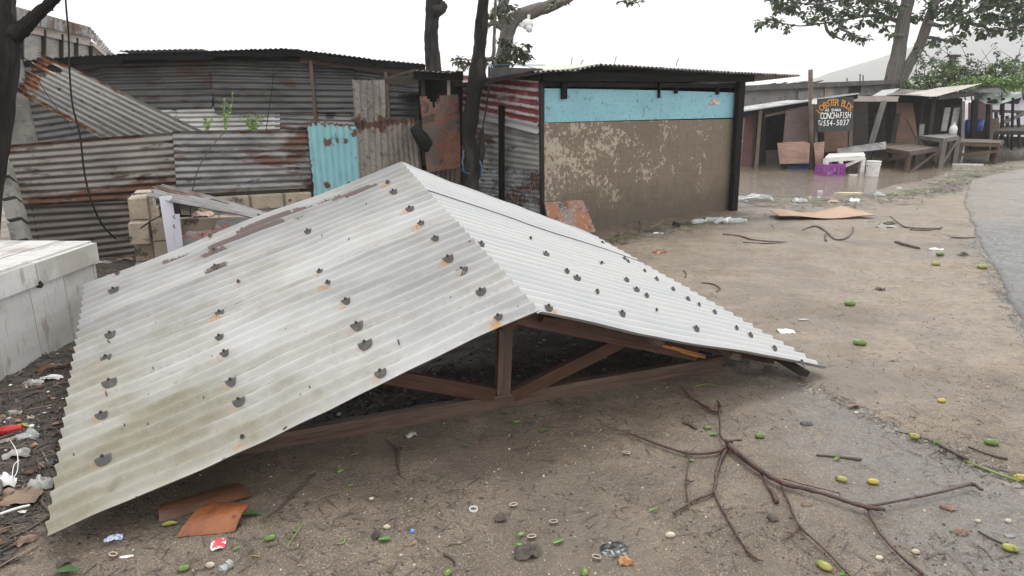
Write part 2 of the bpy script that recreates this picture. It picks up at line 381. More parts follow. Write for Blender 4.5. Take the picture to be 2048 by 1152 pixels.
# ------------------------------------------------------------ mesh builder
WLOC = {}
def wloc(o):
    return WLOC.get(o.name, Vector((0, 0, 0))) if o is not None else Vector((0, 0, 0))
def frame(axis, up=None):
    z = Vector(axis).normalized()
    u = Vector(up) if up is not None else Vector((0, 0, 1))
    if abs(z.dot(u.normalized())) > .98:
        u = Vector((0, 1, 0)) if abs(z.y) < .9 else Vector((1, 0, 0))
    x = u.cross(z).normalized()
    y = z.cross(x).normalized()
    return x, y, z
class MB:
    def __init__(s):
        s.v = []; s.f = []; s.uv = []; s.attr = {}
    def quad(s, a, b, c, d, uv=None):
        n = len(s.v); s.v += [a, b, c, d]; s.f.append((n, n + 1, n + 2, n + 3)); s.uv.append(uv)
    def poly(s, pts, uv=None):
        n = len(s.v); s.v += list(pts); s.f.append(tuple(range(n, n + len(pts)))); s.uv.append(uv)
    def beam(s, a, b, w, h, up=None, w2=None, h2=None):
        """box from a to b; w across, h along 'up'"""
        a = Vector(a); b = Vector(b)
        x, y, z = frame(b - a, up)
        w2 = w if w2 is None else w2; h2 = h if h2 is None else h2
        L = (b - a).length
        n = len(s.v)
        for p, ww, hh in ((a, w, h), (b, w2, h2)):
            for sx, sy in ((-1, -1), (1, -1), (1, 1), (-1, 1)):
                s.v.append(p + x * (sx * ww / 2) + y * (sy * hh / 2))
        per = [0, w, w + h, 2 * w + h, 2 * w + 2 * h]
        for i in range(4):
            j = (i + 1) % 4
            s.f.append((n + i, n + j, n + 4 + j, n + 4 + i))
            s.uv.append([(0, per[i]), (0, per[i + 1]), (L, per[i + 1]), (L, per[i])])
        s.f.append((n + 3, n + 2, n + 1, n)); s.uv.append([(0, h), (w, h), (w, 0), (0, 0)])
        s.f.append((n + 4, n + 5, n + 6, n + 7)); s.uv.append([(0, 0), (w, 0), (w, h), (0, h)])
        return s
    def box(s, c, size, rz=0.0, R=None):
        c = Vector(c)
        R = R or Matrix.Rotation(rz, 3, 'Z')
        n = len(s.v)
        for sx, sy, sz in ((-1, -1, -1), (1, -1, -1), (1, 1, -1), (-1, 1, -1), (-1, -1, 1), (1, -1, 1), (1, 1, 1), (-1, 1, 1)):
            s.v.append(c + R @ Vector((sx * size[0] / 2, sy * size[1] / 2, sz * size[2] / 2)))
        for f in ((0, 3, 2, 1), (4, 5, 6, 7), (0, 1, 5, 4), (1, 2, 6, 5), (2, 3, 7, 6), (3, 0, 4, 7)):
            s.f.append(tuple(n + i for i in f)); s.uv.append(None)
        return s
    def tube(s, pts, rad, n=7, cap=True, wob=0.0):
        pts = [Vector(p) for p in pts]
        if not hasattr(rad, '__len__'):
            rad = [rad] * len(pts)
        base = len(s.v); L = 0.0; Ls = []
        px = None
        for i, p in enumerate(pts):
            a = pts[max(i - 1, 0)]; b = pts[min(i + 1, len(pts) - 1)]
            if i: L += (p - pts[i - 1]).length
            Ls.append(L)
            z = (b - a).normalized()
            if px is None:
                x, y, z = frame(z)
            else:
                x = (px - z * px.dot(z)).normalized(); y = z.cross(x)
            px = x
            for k in range(n):
                t = 2 * math.pi * k / n
                r = rad[i] * (1 + wob * (random.random() - .5))
                s.v.append(p + x * (math.cos(t) * r) + y * (math.sin(t) * r))
        for i in range(len(pts) - 1):
            for k in range(n):
                k2 = (k + 1) % n
                s.f.append((base + i * n + k, base + i * n + k2, base + (i + 1) * n + k2, base + (i + 1) * n + k))
                c = 2 * math.pi * max(rad) / n
                s.uv.append([(k * c, Ls[i]), ((k + 1) * c, Ls[i]), ((k + 1) * c, Ls[i + 1]), (k * c, Ls[i + 1])])
        if cap:
            s.f.append(tuple(base + k for k in reversed(range(n)))); s.uv.append(None)
            s.f.append(tuple(base + (len(pts) - 1) * n + k for k in range(n))); s.uv.append(None)
        return s
    def grid(s, fn, nu, nv, su=1.0, sv=1.0, attrs=None):
        """fn(u,v)->point for u,v in 0..1 ; su,sv sizes in metres for uv"""
        base = len(s.v)
        for j in range(nv + 1):
            for i in range(nu + 1):
                s.v.append(fn(i / nu, j / nv))
        for j in range(nv):
            for i in range(nu):
                a = base + j * (nu + 1) + i
                s.f.append((a, a + 1, a + nu + 2, a + nu + 1))
                s.uv.append([(i / nu * su, j / nv * sv), ((i + 1) / nu * su, j / nv * sv),
                             ((i + 1) / nu * su, (j + 1) / nv * sv), (i / nu * su, (j + 1) / nv * sv)])
        return s
    def lathe(s, c, prof, n=12, axis=(0, 0, 1)):
        """prof: list of (r, h) from bottom"""
        x, y, z = frame(axis)
        c = Vector(c); base = len(s.v)
        for r, h in prof:
            for k in range(n):
                t = 2 * math.pi * k / n
                s.v.append(c + z * h + x * (math.cos(t) * r) + y * (math.sin(t) * r))
        for i in range(len(prof) - 1):
            for k in range(n):
                k2 = (k + 1) % n
                s.f.append((base + i * n + k, base + i * n + k2, base + (i + 1) * n + k2, base + (i + 1) * n + k)); s.uv.append(None)
        return s
    def solid(s, pts, n, th):
        """extrude polygon pts by vector n*th"""
        k = len(s.v); m = len(pts); o = Vector(n) * th
        s.v += [Vector(p) for p in pts] + [Vector(p) + o for p in pts]
        s.f.append(tuple(k + i for i in reversed(range(m)))); s.uv.append(None)
        s.f.append(tuple(k + m + i for i in range(m))); s.uv.append(None)
        for i in range(m):
            j = (i + 1) % m
            s.f.append((k + i, k + j, k + m + j, k + m + i)); s.uv.append(None)
        return s
    def build(s, name, m, parent=None, smooth=False, origin=None):
        V = np.array([tuple(v) for v in s.v], dtype=float)
        me = bpy.data.meshes.new(name)
        if origin is None:
            if parent is None:
                origin = Vector(((V[:, 0].min() + V[:, 0].max()) / 2, (V[:, 1].min() + V[:, 1].max()) / 2, V[:, 2].min()))
            else:
                origin = Vector(V.mean(axis=0))
        origin = Vector(origin)
        me.from_pydata((V - np.array(origin)).tolist(), [], s.f)
        uvl = me.uv_layers.new(name='UVMap')
        data = []
        for f, uv in zip(s.f, s.uv):
            if uv is None:
                p0 = V[f[0]]; nn = np.cross(V[f[1]] - p0, V[f[2]] - p0) if len(f) > 2 else np.array((0, 0, 1))
                ax = int(np.argmax(np.abs(nn)))
                for i in f:
                    q = V[i]
                    data += [q[1], q[2]] if ax == 0 else ([q[0], q[2]] if ax == 1 else [q[0], q[1]])
            else:
                for a in uv:
                    data += [a[0], a[1]]
        uvl.data.foreach_set('uv', data)
        for an, vals in s.attr.items():
            at = me.attributes.new(an, 'FLOAT', 'POINT')
            at.data.foreach_set('value', np.asarray(vals, dtype=np.float32))
        if smooth:
            me.polygons.foreach_set('use_smooth', [True] * len(me.polygons))
        me.update()
        me.materials.append(M[m] if isinstance(m, str) else m)
        o = bpy.data.objects.new(name, me)
        COL.objects.link(o)
        if parent is not None:
            o.parent = parent
            o.location = origin - wloc(parent)
        else:
            o.location = origin
        WLOC[o.name] = origin
        return o
def thing(name, label, cat, loc, group=None):
    o = bpy.data.objects.new(name, None)
    COL.objects.link(o)
    o.empty_display_size = .1
    o.location = loc
    WLOC[o.name] = Vector(loc)
    o['label'] = label; o['category'] = cat; o['kind'] = 'thing'
    if group: o['group'] = group
    return o
def tag(o, label, cat, group=None, kind=None):
    if label: o['label'] = label
    if cat: o['category'] = cat
    if group: o['group'] = group
    o['kind'] = kind or 'thing'
    return o
def inst(src, name, loc, parent, rz=0.0, scale=None, rot=None):
    """another object using src's mesh at world loc"""
    o = bpy.data.objects.new(name, src.data if hasattr(src, 'data') else src)
    COL.objects.link(o)
    if parent is not None: o.parent = parent
    o.location = Vector(loc) - wloc(parent)
    o.rotation_euler = rot if rot is not None else (0, 0, rz)
    if scale is not None: o.scale = scale
    WLOC[o.name] = Vector(loc)
    return o
def bil(a, b, c, d):
    a, b, c, d = Vector(a), Vector(b), Vector(c), Vector(d)
    def f(u, v):
        return (a * (1 - u) + b * u) * (1 - v) + (d * (1 - u) + c * u) * v
    return f
def corr(name, a, b, c, d, m, parent=None, waves='v', pitch=.076, amp=.009, nl=10, seed=0, wob=.01,
         ragged=0.0, attrs=None, hole=None, spw=6, nrm=None):
    """corrugated sheet on quad a(top-left) b(top-right) c(bottom-right) d(bottom-left).
    waves='v': profile varies top-to-bottom (horizontal ribs); 'u': varies left-right (vertical ribs)"""
    P = bil(a, b, c, d)
    a, b, c, d = Vector(a), Vector(b), Vector(c), Vector(d)
    n = (b - a).cross(d - a).normalized()
    if nrm is not None:
        if n.dot(Vector(nrm)) < 0: n = -n
    elif n.dot(EYEV - a) < 0: n = -n
    wid = ((d - a).length + (c - b).length) / 2 if waves == 'v' else ((b - a).length + (c - d).length) / 2
    leng = ((d - a).length + (c - b).length) / 2 if waves == 'u' else ((b - a).length + (c - d).length) / 2
    nw = max(2, wid / pitch)
    nu = int(nw * spw); 
    rag = [random.uniform(-1, 1) for _ in range(nu + 2)]
    def fn(u, v):      # u across waves, v along
        w = math.cos(u * nw * 2 * math.pi)
        off = w * amp + wob * 2 * float(fbm(u * wid * 2.2 + seed, v * leng * 1.6, seed, 3))
        vv = v
        if ragged and (v == 0 or v == 1):
            r = rag[int(u * nu)]
            vv = v + (ragged / leng) * r * (1 if v == 1 else -1)
        p = P(vv, u) if waves == 'v' else P(u, vv)
        return p + n * off
    mb = MB(); mb.grid(fn, nu, nl, wid, leng)
    mb.attr['wave'] = [math.cos(i / nu * nw * 2 * math.pi) for j in range(nl + 1) for i in range(nu + 1)]
    if attrs:
        for k, af in attrs.items():
            mb.attr[k] = [af(i / nu, j / nl) for j in range(nl + 1) for i in range(nu + 1)]
    if hole:
        keep = []
        ku = []
        for q, (f, uv) in enumerate(zip(mb.f, mb.uv)):
            i = q % nu; j = q // nu
            if not hole((i + .5) / nu, (j + .5) / nl):
                keep.append(f); ku.append(uv)
        mb.f, mb.uv = keep, ku
    return mb.build(name, m, parent, smooth=True)
def board(name, a, b, c, d, th, m, parent=None, nrm=None):
    a, b, c, d = Vector(a), Vector(b), Vector(c), Vector(d)
    n = (b - a).cross(d - a).normalized()
    if n.dot(EYEV - a) < 0: n = -n
    mb = MB(); mb.solid([a, b, c, d], -n, th)
    return mb.build(name, m, parent)

# ============================================================ THE SETTING
SHORE = [G(1300, 398), G(1478, 396), G(1620, 398), G(1760, 387), G(1850, 362), G(1905, 345), G(1980, 330), G(2048, 322)]
SX = [-40, 1.5] + [p.x for p in SHORE] + [60]
SY = [15.5, 14.2] + [p.y for p in SHORE] + [60]
o_ = sorted(range(len(SX)), key=lambda i: SX[i])
SX = [SX[i] for i in o_]; SY = [SY[i] for i in o_]
RP = [(3.2, -20), (3.3, 3.2), (4.05, 5.12), (5.02, 6.86), (6.0, 8.6), (6.46, 9.38), (8.3, 12.6), (10.9, 16.4), (20.5, 25.0), (60, 60), (110, 105)]
def road_x(y):
    return np.interp(y, [p[1] for p in RP], [p[0] for p in RP])
LB = [G(1560, 757), G(1640, 780), G(1710, 812), G(1780, 850), G(1900, 902), G(2048, 962)]
LBX = [-5, 1.3] + [p.x for p in LB] + [4.5]
LBY = [4.6, 4.35] + [p.y for p in LB] + [1.0]
WATER_Z = -0.03
def masks(x, y):
    x = np.asarray(x, float); y = np.asarray(y, float)
    n1 = fbm(x * .9, y * .9, 3, 4)
    n2 = fbm(x * 4, y * 4, 9, 4)
    shore = y - np.interp(x, SX, SY) + n1 * .8 + n2 * .25
    basin = sstep(-.25, 2.2, shore) * sstep(.6, 2.6, x)
    road = sstep(-.12, .25, x - road_x(y) + n2 * .12)
    slab = sstep(.0, .06, np.interp(x, LBX, LBY) - y + n1 * .18 + n2 * .10) * sstep(1.0, 2.3, x + n1 * .5)
    mul = sstep(-2.0, -2.45, x + .22 * (y - 2.7) + n1 * .5 + n2 * .15) * sstep(8.5, 7.0, y)
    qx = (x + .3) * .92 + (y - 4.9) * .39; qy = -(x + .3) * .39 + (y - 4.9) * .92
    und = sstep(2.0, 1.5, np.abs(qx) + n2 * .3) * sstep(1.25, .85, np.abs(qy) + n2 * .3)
    mul = np.maximum(mul, und * .9)  # dark mulch mask carried under the fallen roof, darkening the ground inside
    return shore, basin, road, slab, mul, n1, n2
def gh(x, y):
    x = np.asarray(x, float); y = np.asarray(y, float)
    shore, basin, road, slab, mul, n1, n2 = masks(x, y)
    near = sstep(24, 10, np.hypot(x, y))
    h = .05 * fbm(x * .35, y * .35, 21, 3) + near * (.028 * n1 + .022 * n2 + .010 * fbm(x * 14, y * 14, 5, 3))
    h = h * (1 - .8 * road) - .018 * road - .22 * basin * (1 - road)
    h = h - slab * (.016 + h * .6)
    h = h + mul * (.02 + .06 * fbm(x * 5, y * 5, 17, 4) + .045 * sstep(-1.9, -2.6, x))
    return h
def gz(x, y):
    return float(gh(x, y))
def GP(px, py, up=0.0):
    """point on the actual ground seen at that pixel"""
    p = G(px, py, 0.0)
    for _ in range(4):
        p = G(px, py, gz(p.x, p.y) + up)
    return p

def graded(dense, lo, hi, g=1.12):
    pts = list(dense)
    st = pts[-1] - pts[-2]
    while pts[-1] < hi:
        st *= g; pts.append(pts[-1] + st)
    st = pts[1] - pts[0]
    while pts[0] > lo:
        st *= g; pts.insert(0, pts[0] - st)
    return np.array(pts)
gx = graded(np.arange(-4.2, 5.6, .03), -1000, 2100)
gy = graded(np.concatenate([np.arange(1.9, 7.5, .028), np.arange(7.5, 24, .09)]), -140, 1750)
X, Y = np.meshgrid(gx, gy)
Z = gh(X, Y)
nx, ny = len(gx), len(gy)
me = bpy.data.meshes.new('ground')
vv = np.stack([X.ravel(), Y.ravel(), Z.ravel()], 1)
idx = np.arange(nx * ny).reshape(ny, nx)
ff = np.stack([idx[:-1, :-1].ravel(), idx[:-1, 1:].ravel(), idx[1:, 1:].ravel(), idx[1:, :-1].ravel()], 1)
me.vertices.add(len(vv)); me.vertices.foreach_set('co', vv.ravel())
me.loops.add(ff.size); me.loops.foreach_set('vertex_index', ff.ravel())
me.polygons.add(len(ff)); me.polygons.foreach_set('loop_start', np.arange(0, ff.size, 4)); me.polygons.foreach_set('loop_total', np.full(len(ff), 4))
me.polygons.foreach_set('use_smooth', np.ones(len(ff), dtype=bool))
me.update(); me.validate()
shore, basin, road_m, slab_m, mul_m, n1, n2 = masks(X, Y)
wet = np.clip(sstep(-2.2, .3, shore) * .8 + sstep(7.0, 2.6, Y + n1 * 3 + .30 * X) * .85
              + sstep(.25, .0, np.abs(np.interp(X, LBX, LBY) - Y) + n2 * .3) * 0 + .25 * sstep(.05, .3, n1), 0, 1)  # darker at the shore, in patches and over the near ground
mudw = sstep(1.9, .3, np.abs((Y - 9.4) - (X - .42) * .70) + n1 * 1.2) * sstep(.2, .6, X) * sstep(4.4, 3.6, X)
dist_lb = np.interp(X, LBX, LBY) - Y + n1 * .18 + n2 * .10
rim = sstep(-.01, .03, dist_lb) * sstep(.22, .04, dist_lb + n2 * .15) * sstep(1.2, 1.9, X)
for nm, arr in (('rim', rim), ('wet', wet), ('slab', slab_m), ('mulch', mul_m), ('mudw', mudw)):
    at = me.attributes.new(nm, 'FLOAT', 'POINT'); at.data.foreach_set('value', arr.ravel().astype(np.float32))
M['sand'] = mat('damp_sandy_ground', (0.285, 0.222, 0.158), .6, [
    (1.4, .38, .68, (0.24, 0.186, 0.134), .9),
    (7, .5, .72, (0.195, 0.158, 0.12), .7),
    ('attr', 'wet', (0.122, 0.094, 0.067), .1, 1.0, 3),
    ('attr', 'slab', (0.165, 0.152, 0.138), .1, .8, 9),
    ('attr', 'rim', (0.30, 0.28, 0.25), .3, 1.1, 14),
    ('attr', 'mudw', (0.14, 0.11, 0.078), .25, 1.0, 4),
    (55, .56, .68, (0.085, 0.07, 0.056), .7),
    (140, .60, .66, (0.42, 0.37, 0.30), .65), (190, .60, .66, (0.06, 0.05, 0.04), .6),
    (18, .58, .70, (0.115, 0.094, 0.072), .7),
    (.55, .5, .66, (0.135, 0.112, 0.088), .6),
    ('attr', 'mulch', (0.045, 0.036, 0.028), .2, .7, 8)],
    bump=(60, .9, .014), coord='pos', rlayer=(1.3, .4, .62, .30, .68))
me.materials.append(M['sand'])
ground = bpy.data.objects.new('ground', me); COL.objects.link(ground)
ground['kind'] = 'structure'

# ---- asphalt road, ragged edge
M['asphalt'] = mat('coarse_wet_asphalt', (0.12, 0.12, 0.123), .5, [
    (60, .50, .62, (0.30, 0.30, 0.30), .75, (1, 1, 1), 3), (90, .36, .46, (0.24, 0.24, 0.24), .6, (1, 1, 1), 3), (35, .60, .72, (0.05, 0.05, 0.05), .8),
    ('attr', 'sandy', (0.235, 0.205, 0.17), .2, .85, 3),
    (1.0, .5, .7, (0.13, 0.125, 0.12), .5)], bump=(75, 1.0, .02), coord='pos', rlayer=(3, .4, .6, .35, .6))
rb = MB()
ys = np.concatenate([np.arange(2.0, 14, .06), np.arange(14, 100, .6)])
ts = [0, .0005, .01, .03, .08, .2, .4, .7, 1.0]
att = []
for j, yy in enumerate(ys):
    xe = float(road_x(yy)) + float(fbm(yy * 3.2, 1.7, 31, 5)) * .17 + .04
    for i, t in enumerate(ts):
        xx = xe + t * 7.5
        z = -.035 if i == 0 else (.004 if i == 1 else .016)
        if i > 1: z += .004 * float(fbm(xx * 3, yy * 3, 8, 3)) + .012 * float(fbm(xx * .5, yy * .5, 8, 3))
        rb.v.append(Vector((xx, yy, z)))
        d = float(sstep(9.0, 11.5, yy + float(fbm(xx, yy, 77, 3)) * 2.5))
        att.append(max(d * float(sstep(2.6, .3, xx - xe)), .35 * d))
nt = len(ts)
for j in range(len(ys) - 1):
    for i in range(nt - 1):
        a = j * nt + i
        rb.f.append((a, a + 1, a + nt + 1, a + nt)); rb.uv.append(None)
rb.attr['sandy'] = att
road = rb.build('road', 'asphalt', smooth=True)
road['kind'] = 'structure'

# ---- flood water
M['water'] = mat('muddy_flood_water', (0.155, 0.12, 0.082), .07, [(.8, .4, .7, (0.19, 0.15, 0.105), .8, (1, 2, 1))], coord='pos', spec=.5)
_nt = M['water'].node_tree
_g = _nt.nodes.new('ShaderNodeNewGeometry'); _m = _nt.nodes.new('ShaderNodeVectorMath'); _m.operation = 'MULTIPLY'; _m.inputs[1].default_value = (1, 2.2, 1)
_nt.links.new(_g.outputs['Position'], _m.inputs[0])
_n = _nt.nodes.new('ShaderNodeTexNoise'); _n.inputs['Scale'].default_value = 5; _n.inputs['Detail'].default_value = 5
_nt.links.new(_m.outputs[0], _n.inputs['Vector'])
_b = _nt.nodes.new('ShaderNodeBump'); _b.inputs['Strength'].default_value = .9; _b.inputs['Distance'].default_value = .06
_nt.links.new(_n.outputs['Fac'], _b.inputs['Height'])
_p = [n for n in _nt.nodes if n.type == 'BSDF_PRINCIPLED'][0]
_nt.links.new(_b.outputs[0], _p.inputs['Normal'])
wb = MB()
wb.grid(lambda u, v: Vector((.8 + 50 * u, 11.5 + 50 * v, WATER_Z)), 8, 8, 62, 50)
wat = wb.build('water', 'water'); wat['kind'] = 'structure'

# ---- hills
hb = MB()
def hillz(u, v):
    x = -700 + 2600 * u; y = 900 + 700 * v
    # crest angle follows the photograph's slope: rising to the right
    a = x / y
    crest = np.interp(a, [-.6, .25, .42, .50, .56, .64, .75, .9, 1.3], [0, .0, .035, .06, .078, .098, .112, .14, .17])
    prof = math.sin(math.pi * min(1, v * 1.0 + .02)) if v < .5 else 1 - (v - .5) * .8
    h = crest * 1250 * prof
    return Vector((x, y, -1 + h * (1 + .10 * float(fbm(x * .006, y * .006, 4, 4))) + 9 * float(fbm(x * .04, y * .04, 6, 3)) * (h > 4)))
hb.grid(hillz, 220, 40, 500, 150)
hill = hb.build('hills', 'hill', smooth=True); hill['kind'] = 'structure'

# ---- rainy air
hz = MB(); hz.box((600, 780, 119), (2800, 1700, 242))
haze = hz.build('haze', 'rubber')
hm = bpy.data.materials.new('rainy_air'); hm.use_nodes = True
for n in list(hm.node_tree.nodes): hm.node_tree.nodes.remove(n)
ho = hm.node_tree.nodes.new('ShaderNodeOutputMaterial'); hv = hm.node_tree.nodes.new('ShaderNodeVolumePrincipled')
hv.inputs['Color'].default_value = (.97, .98, 1, 1); hv.inputs['Density'].default_value = 0.0010
hm.node_tree.links.new(hv.outputs[0], ho.inputs['Volume'])
haze.data.materials.clear(); haze.data.materials.append(hm)
haze['kind'] = 'stuff'

# ============================================================ THE COLLAPSED ROOF
RN = D(1075, 632, 3.53); RF = D(800, 331, 5.65)
EN = G(95, 1090, .035); EF = D(168, 572, 5.0)
FN = G(1655, 738, .045); FF = D(1195, 478, 6.55)
NW = 27
def slope_fn(A, B, Cc, Dd):
    """A ridge near, B ridge far, C eave far, D eave near ; returns point(s,t) and normal"""
    def P(s, t):
        return (A * (1 - s) + B * s) * (1 - t) + (Dd * (1 - s) + Cc * s) * t
    def Nn(s, t):
        e = 1e-3
        n = (P(s + e, t) - P(s, t)).cross(P(s, t + e) - P(s, t)).normalized()
        return n if n.z > 0 else -n
    return P, Nn
PL, NL = slope_fn(RN + Vector((0, 0, .008)), RF + Vector((0, 0, .008)), EF, EN)
PR, NR = slope_fn(RN, RF, FF, FN)
LR = (RF - RN).length
LS = (EN - RN).length
def sag(s, t, side):
    return (.045 if side == 0 else .024) * float(fbm(s * 3 + side * 7, t * 4, 41 + side, 3)) + .010 * math.sin(t * 9 + side) * max(0, 1 - s * 4)
def surf(side, s, t, off=0.0):
    P, Nn = (PL, NL) if side == 0 else (PR, NR)
    nrm = Nn(min(max(s, 0), .999), min(max(t, 0), .999))
    ph = math.cos(2 * math.pi * NW * s)
    w = (2 * ((ph + 1) / 2) ** 2.3 - 1) * .0145
    k = min(3, max(0, int(s * 4)))
    e = .0
    if t > .9: e = float(fbm(s * 40, side, 3, 2)) * .004 / 2.3
    return P(s, t + e) + nrm * (w + sag(s, t, side) + off + .0035 * ((3 - k) if side == 0 else k))
def to_st(side, px, py):
    P = PL if side == 0 else PR
    s, t = .5, .5
    d = ray(px, py)
    for _ in range(25):
        p = P(s, t)
        q = p - EYEV
        r = q - d * (q.y / d.y)
        e = 1e-4
        def res(s, t):
            q = P(s, t) - EYEV
            return np.array([q.x - d.x * q.y / d.y, q.z - d.z * q.y / d.y])
        r0 = res(s, t)
        J = np.stack([(res(s + e, t) - r0) / e, (res(s, t + e) - r0) / e], 1)
        ds = np.linalg.solve(J, -r0)
        s += float(ds[0]); t += float(ds[1])
    return s, t
roof = thing('collapsed_roof', 'fallen gable roof of white corrugated sheets lying on the sand with its timber truss showing', 'roof', (RN.x, RN.y + 1, 0))
NAILS_L = [(235,550,.03,0),(228,584,.04,0),(222,677,.042,0),(215,724,.042,0),(222,770,.042,0),(207,831,.044,0),(212,912,.046,0),
           (615,461,.03,0),(638,540,.03,0),(440,624,.03,1),(440,672,.036,0),(453,717,.038,0),(465,772,.036,0),(480,808,.042,0),(487,876,.014,0),
           (430,505,.022,0),(433,539,.034,0),(478,562,.018,0),(423,478,.02,0),(660,574,.026,1),(695,608,.038,0),(717,657,.042,0),(731,690,.042,0),
           (762,748,.044,0),(775,366,.022,1),(790,388,.034,0),(822,421,.036,1),(846,453,.03,1),(872,482,.038,0),(896,518,.04,1),(922,541,.042,0),
           (958,582,.042,0),(993,634,.03,1),(582,405,.018,0)]
NAILS_R = [(965,496,.036,0),(1062,484,.02,0),(1093,513,.034,0),(1130,543,.034,0),(1147,554,.036,0),(1198,527,.034,0),(1207,491,.026,0),
           (1240,516,.03,0),(1260,530,.03,0),(1198,590,.022,0),(1243,556,.03,0),(1287,545,.03,0),(1248,631,.036,0),(1275,583,.034,0),(1296,596,.034,0),
           (1310,561,.028,0),(1342,580,.028,0),(1366,596,.03,0),(1398,663,.034,0),(1467,656,.03,0),(1400,615,.028,0),(1424,625,.028,0),
           (1508,678,.028,0),(1546,699,.03,0),(1590,722,.026,0),(1092,620,.04,1),(1313,623,.018,0)]
nails = {0: [], 1: []}
for side, lst in ((0, NAILS_L), (1, NAILS_R)):
    for (px, py, r, ru) in lst:
        s, t = to_st(side, px, py)
        s = round(s * NW) / NW
        nails[side].append((s, t, r, ru))
PEEL = [((481,466),(573,427),.035),((427,495),(561,444),.034),((592,422),(752,371),.026),((325,524),(394,500),.014),
        ((413,512),(446,500),.030),((421,543),(446,532),.034),((592,437),(620,425),.03),((640,405),(700,383),.028)]
PEELS = []
for a, b, r in PEEL:
    sa, ta = to_st(0, *a); sb, tb = to_st(0, *b)
    PEELS.append((sa * LR, ta * LS, sb * LR, tb * LS, r))
NT = 110
for side in (0, 1):
    for k in (3, 2, 1, 0):
        s0, s1 = k / 4 - (.010 if k else 0), (k + 1) / 4 + (.012 if k < 3 else 0)
        nu = int((s1 - s0) * NW * 8)
        t0 = -.010 if side == 0 else .006
        loc = thing  # noqa
        mb = MB()
        def fn(u, v, s0=s0, s1=s1, k=k, side=side, t0=t0):
            s = s0 + (s1 - s0) * u; t = t0 + (1 - t0) * v
            P, Nn = (PL, NL) if side == 0 else (PR, NR)
            nrm = Nn(min(max(s, 0), .999), min(max(t, 0), .999))
            ph = math.cos(2 * math.pi * NW * s)
            w = (2 * ((ph + 1) / 2) ** 2.3 - 1) * .0145
            e = float(fbm(s * 40, side, 3, 2)) * .004 / 2.3 if t > .97 else 0
            lap = .0035 * (3 - k) if side == 0 else .0035 * k
            if side == 1 and k in (2, 3) and u < .12: lap += (.011 if k == 2 else .002) * (1 - u / .12) * float(sstep(-.1, .1, .75 - t))
            lip = 0.0
            if k < 3 and s > s1 - .02: lip = 0
            gap = .012 * max(0, 1 - abs(t - .25) / .35) if (side == 1 and k == 2 and u > .96) else 0
            if side == 1 and k == 3 and u > .9: gap = .02 * float(sstep(.9, 1, u)) * max(0, float(fbm(t * 9, 2, 5, 2)) + .2)
            dent = 0.0
            if side == 0 and k == 0:
                dent = -.014 * math.exp(-(((s - .16) / .02) ** 2 + ((t - .80) / .03) ** 2)) - .012 * math.exp(-(((s - .11) / .02) ** 2 + ((t - .38) / .02) ** 2)) - .028 * math.exp(-(((s - .07) / .015) ** 2 + ((t - .90) / .012) ** 2)) - .012 * math.exp(-(((s - .045) / .012) ** 2 + ((t - .70) / .035) ** 2))
            return P(s, t + e) + nrm * (w + sag(s, t, side) + lap + gap + dent)
        W_, H_ = (s1 - s0) * LR, LS
        mb.grid(fn, nu, NT, W_, H_)
        ss = np.tile(s0 + (s1 - s0) * np.linspace(0, 1, nu + 1), NT + 1)
        tt = np.repeat(t0 + (1 - t0) * np.linspace(0, 1, NT + 1), nu + 1)
        ru = np.zeros_like(ss)
        for (s, t, r, q) in nails[side]:
            if q:
                dy = (ss - s + .012) * LR; dx = (tt - t - .014) * LS
                ru = np.maximum(ru, 1.1 - np.hypot(dx / .035, (dy + .01) / .030) * .55)
            elif side == 0:
                dy = (ss - s + .012) * LR; dx = (tt - t - .012) * LS
                ru = np.maximum(ru, .55 - np.hypot(dx / .03, dy / .03) * .3)
        mb.attr['rust'] = np.clip(ru, 0, 1.2)
        mb.attr['valley_dirt_shade'] = np.clip(1.5 - np.abs(((ss * NW) % 1) - .56) * 9, 0, 1) * (.35 + 1.1 * np.clip(fbm(np.floor(ss * NW) * .37, tt * 3, 61, 2) + .45, 0, 1))  # dirt line with shade painted along one flank of each rib
        if side == 0:
            pe = np.zeros_like(ss)
            for (xa, ya, xb, yb, r) in PEELS:
                qx, qy = ss * LR, tt * LS
                ex, ey = xb - xa, yb - ya
                h = np.clip(((qx - xa) * ex + (qy - ya) * ey) / (ex * ex + ey * ey), 0, 1)
                dd = np.hypot(qx - xa - h * ex, qy - ya - h * ey)
                pe = np.maximum(pe, np.clip(1.5 - dd / r, 0, 1))
            mb.attr['peel'] = pe
            mb.attr['algae'] = np.clip(sstep(.25, 1.0, tt + .25 * fbm(ss * 3, tt * 2, 55, 2)) * sstep(.85, .0, ss) * 1.15, 0, 1.3)
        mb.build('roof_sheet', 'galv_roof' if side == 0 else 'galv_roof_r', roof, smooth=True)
    for (s, t, r, q) in nails[side]:
        mb = MB()
        rings = 3; n = 14
        cc = len(mb.v); mb.v.append(surf(side, s, t, .0035))
        for a in range(1, rings + 1):
            for b in range(n):
                th = math.pi * (b / (n - 1)) * 1.12 + math.pi / 2 - .06 * math.pi
                rr = (.80 + .12 * math.sin(s * 91 + t * 37)) * r * a / rings * (1 + .06 * math.sin(3 * th + s * 50))
                mb.v.append(surf(side, s + math.cos(th) * rr / LR, t + math.sin(th) * rr / LS, .003 + .002 * math.sin(th * 2)))
        for b in range(n - 1):
            b2 = (b + 1) % n
            mb.f.append((cc, cc + 1 + b, cc + 1 + b2)); mb.uv.append(None)
            for a in range(rings - 1):
                q0 = cc + 1 + a * n
                mb.f.append((q0 + b, q0 + n + b, q0 + n + b2, q0 + b2)); mb.uv.append(None)
        w_ = mb.build('washer', 'washer', roof, smooth=True)
        nb = MB(); nrm = NL(s, t) if side == 0 else NR(s, t)
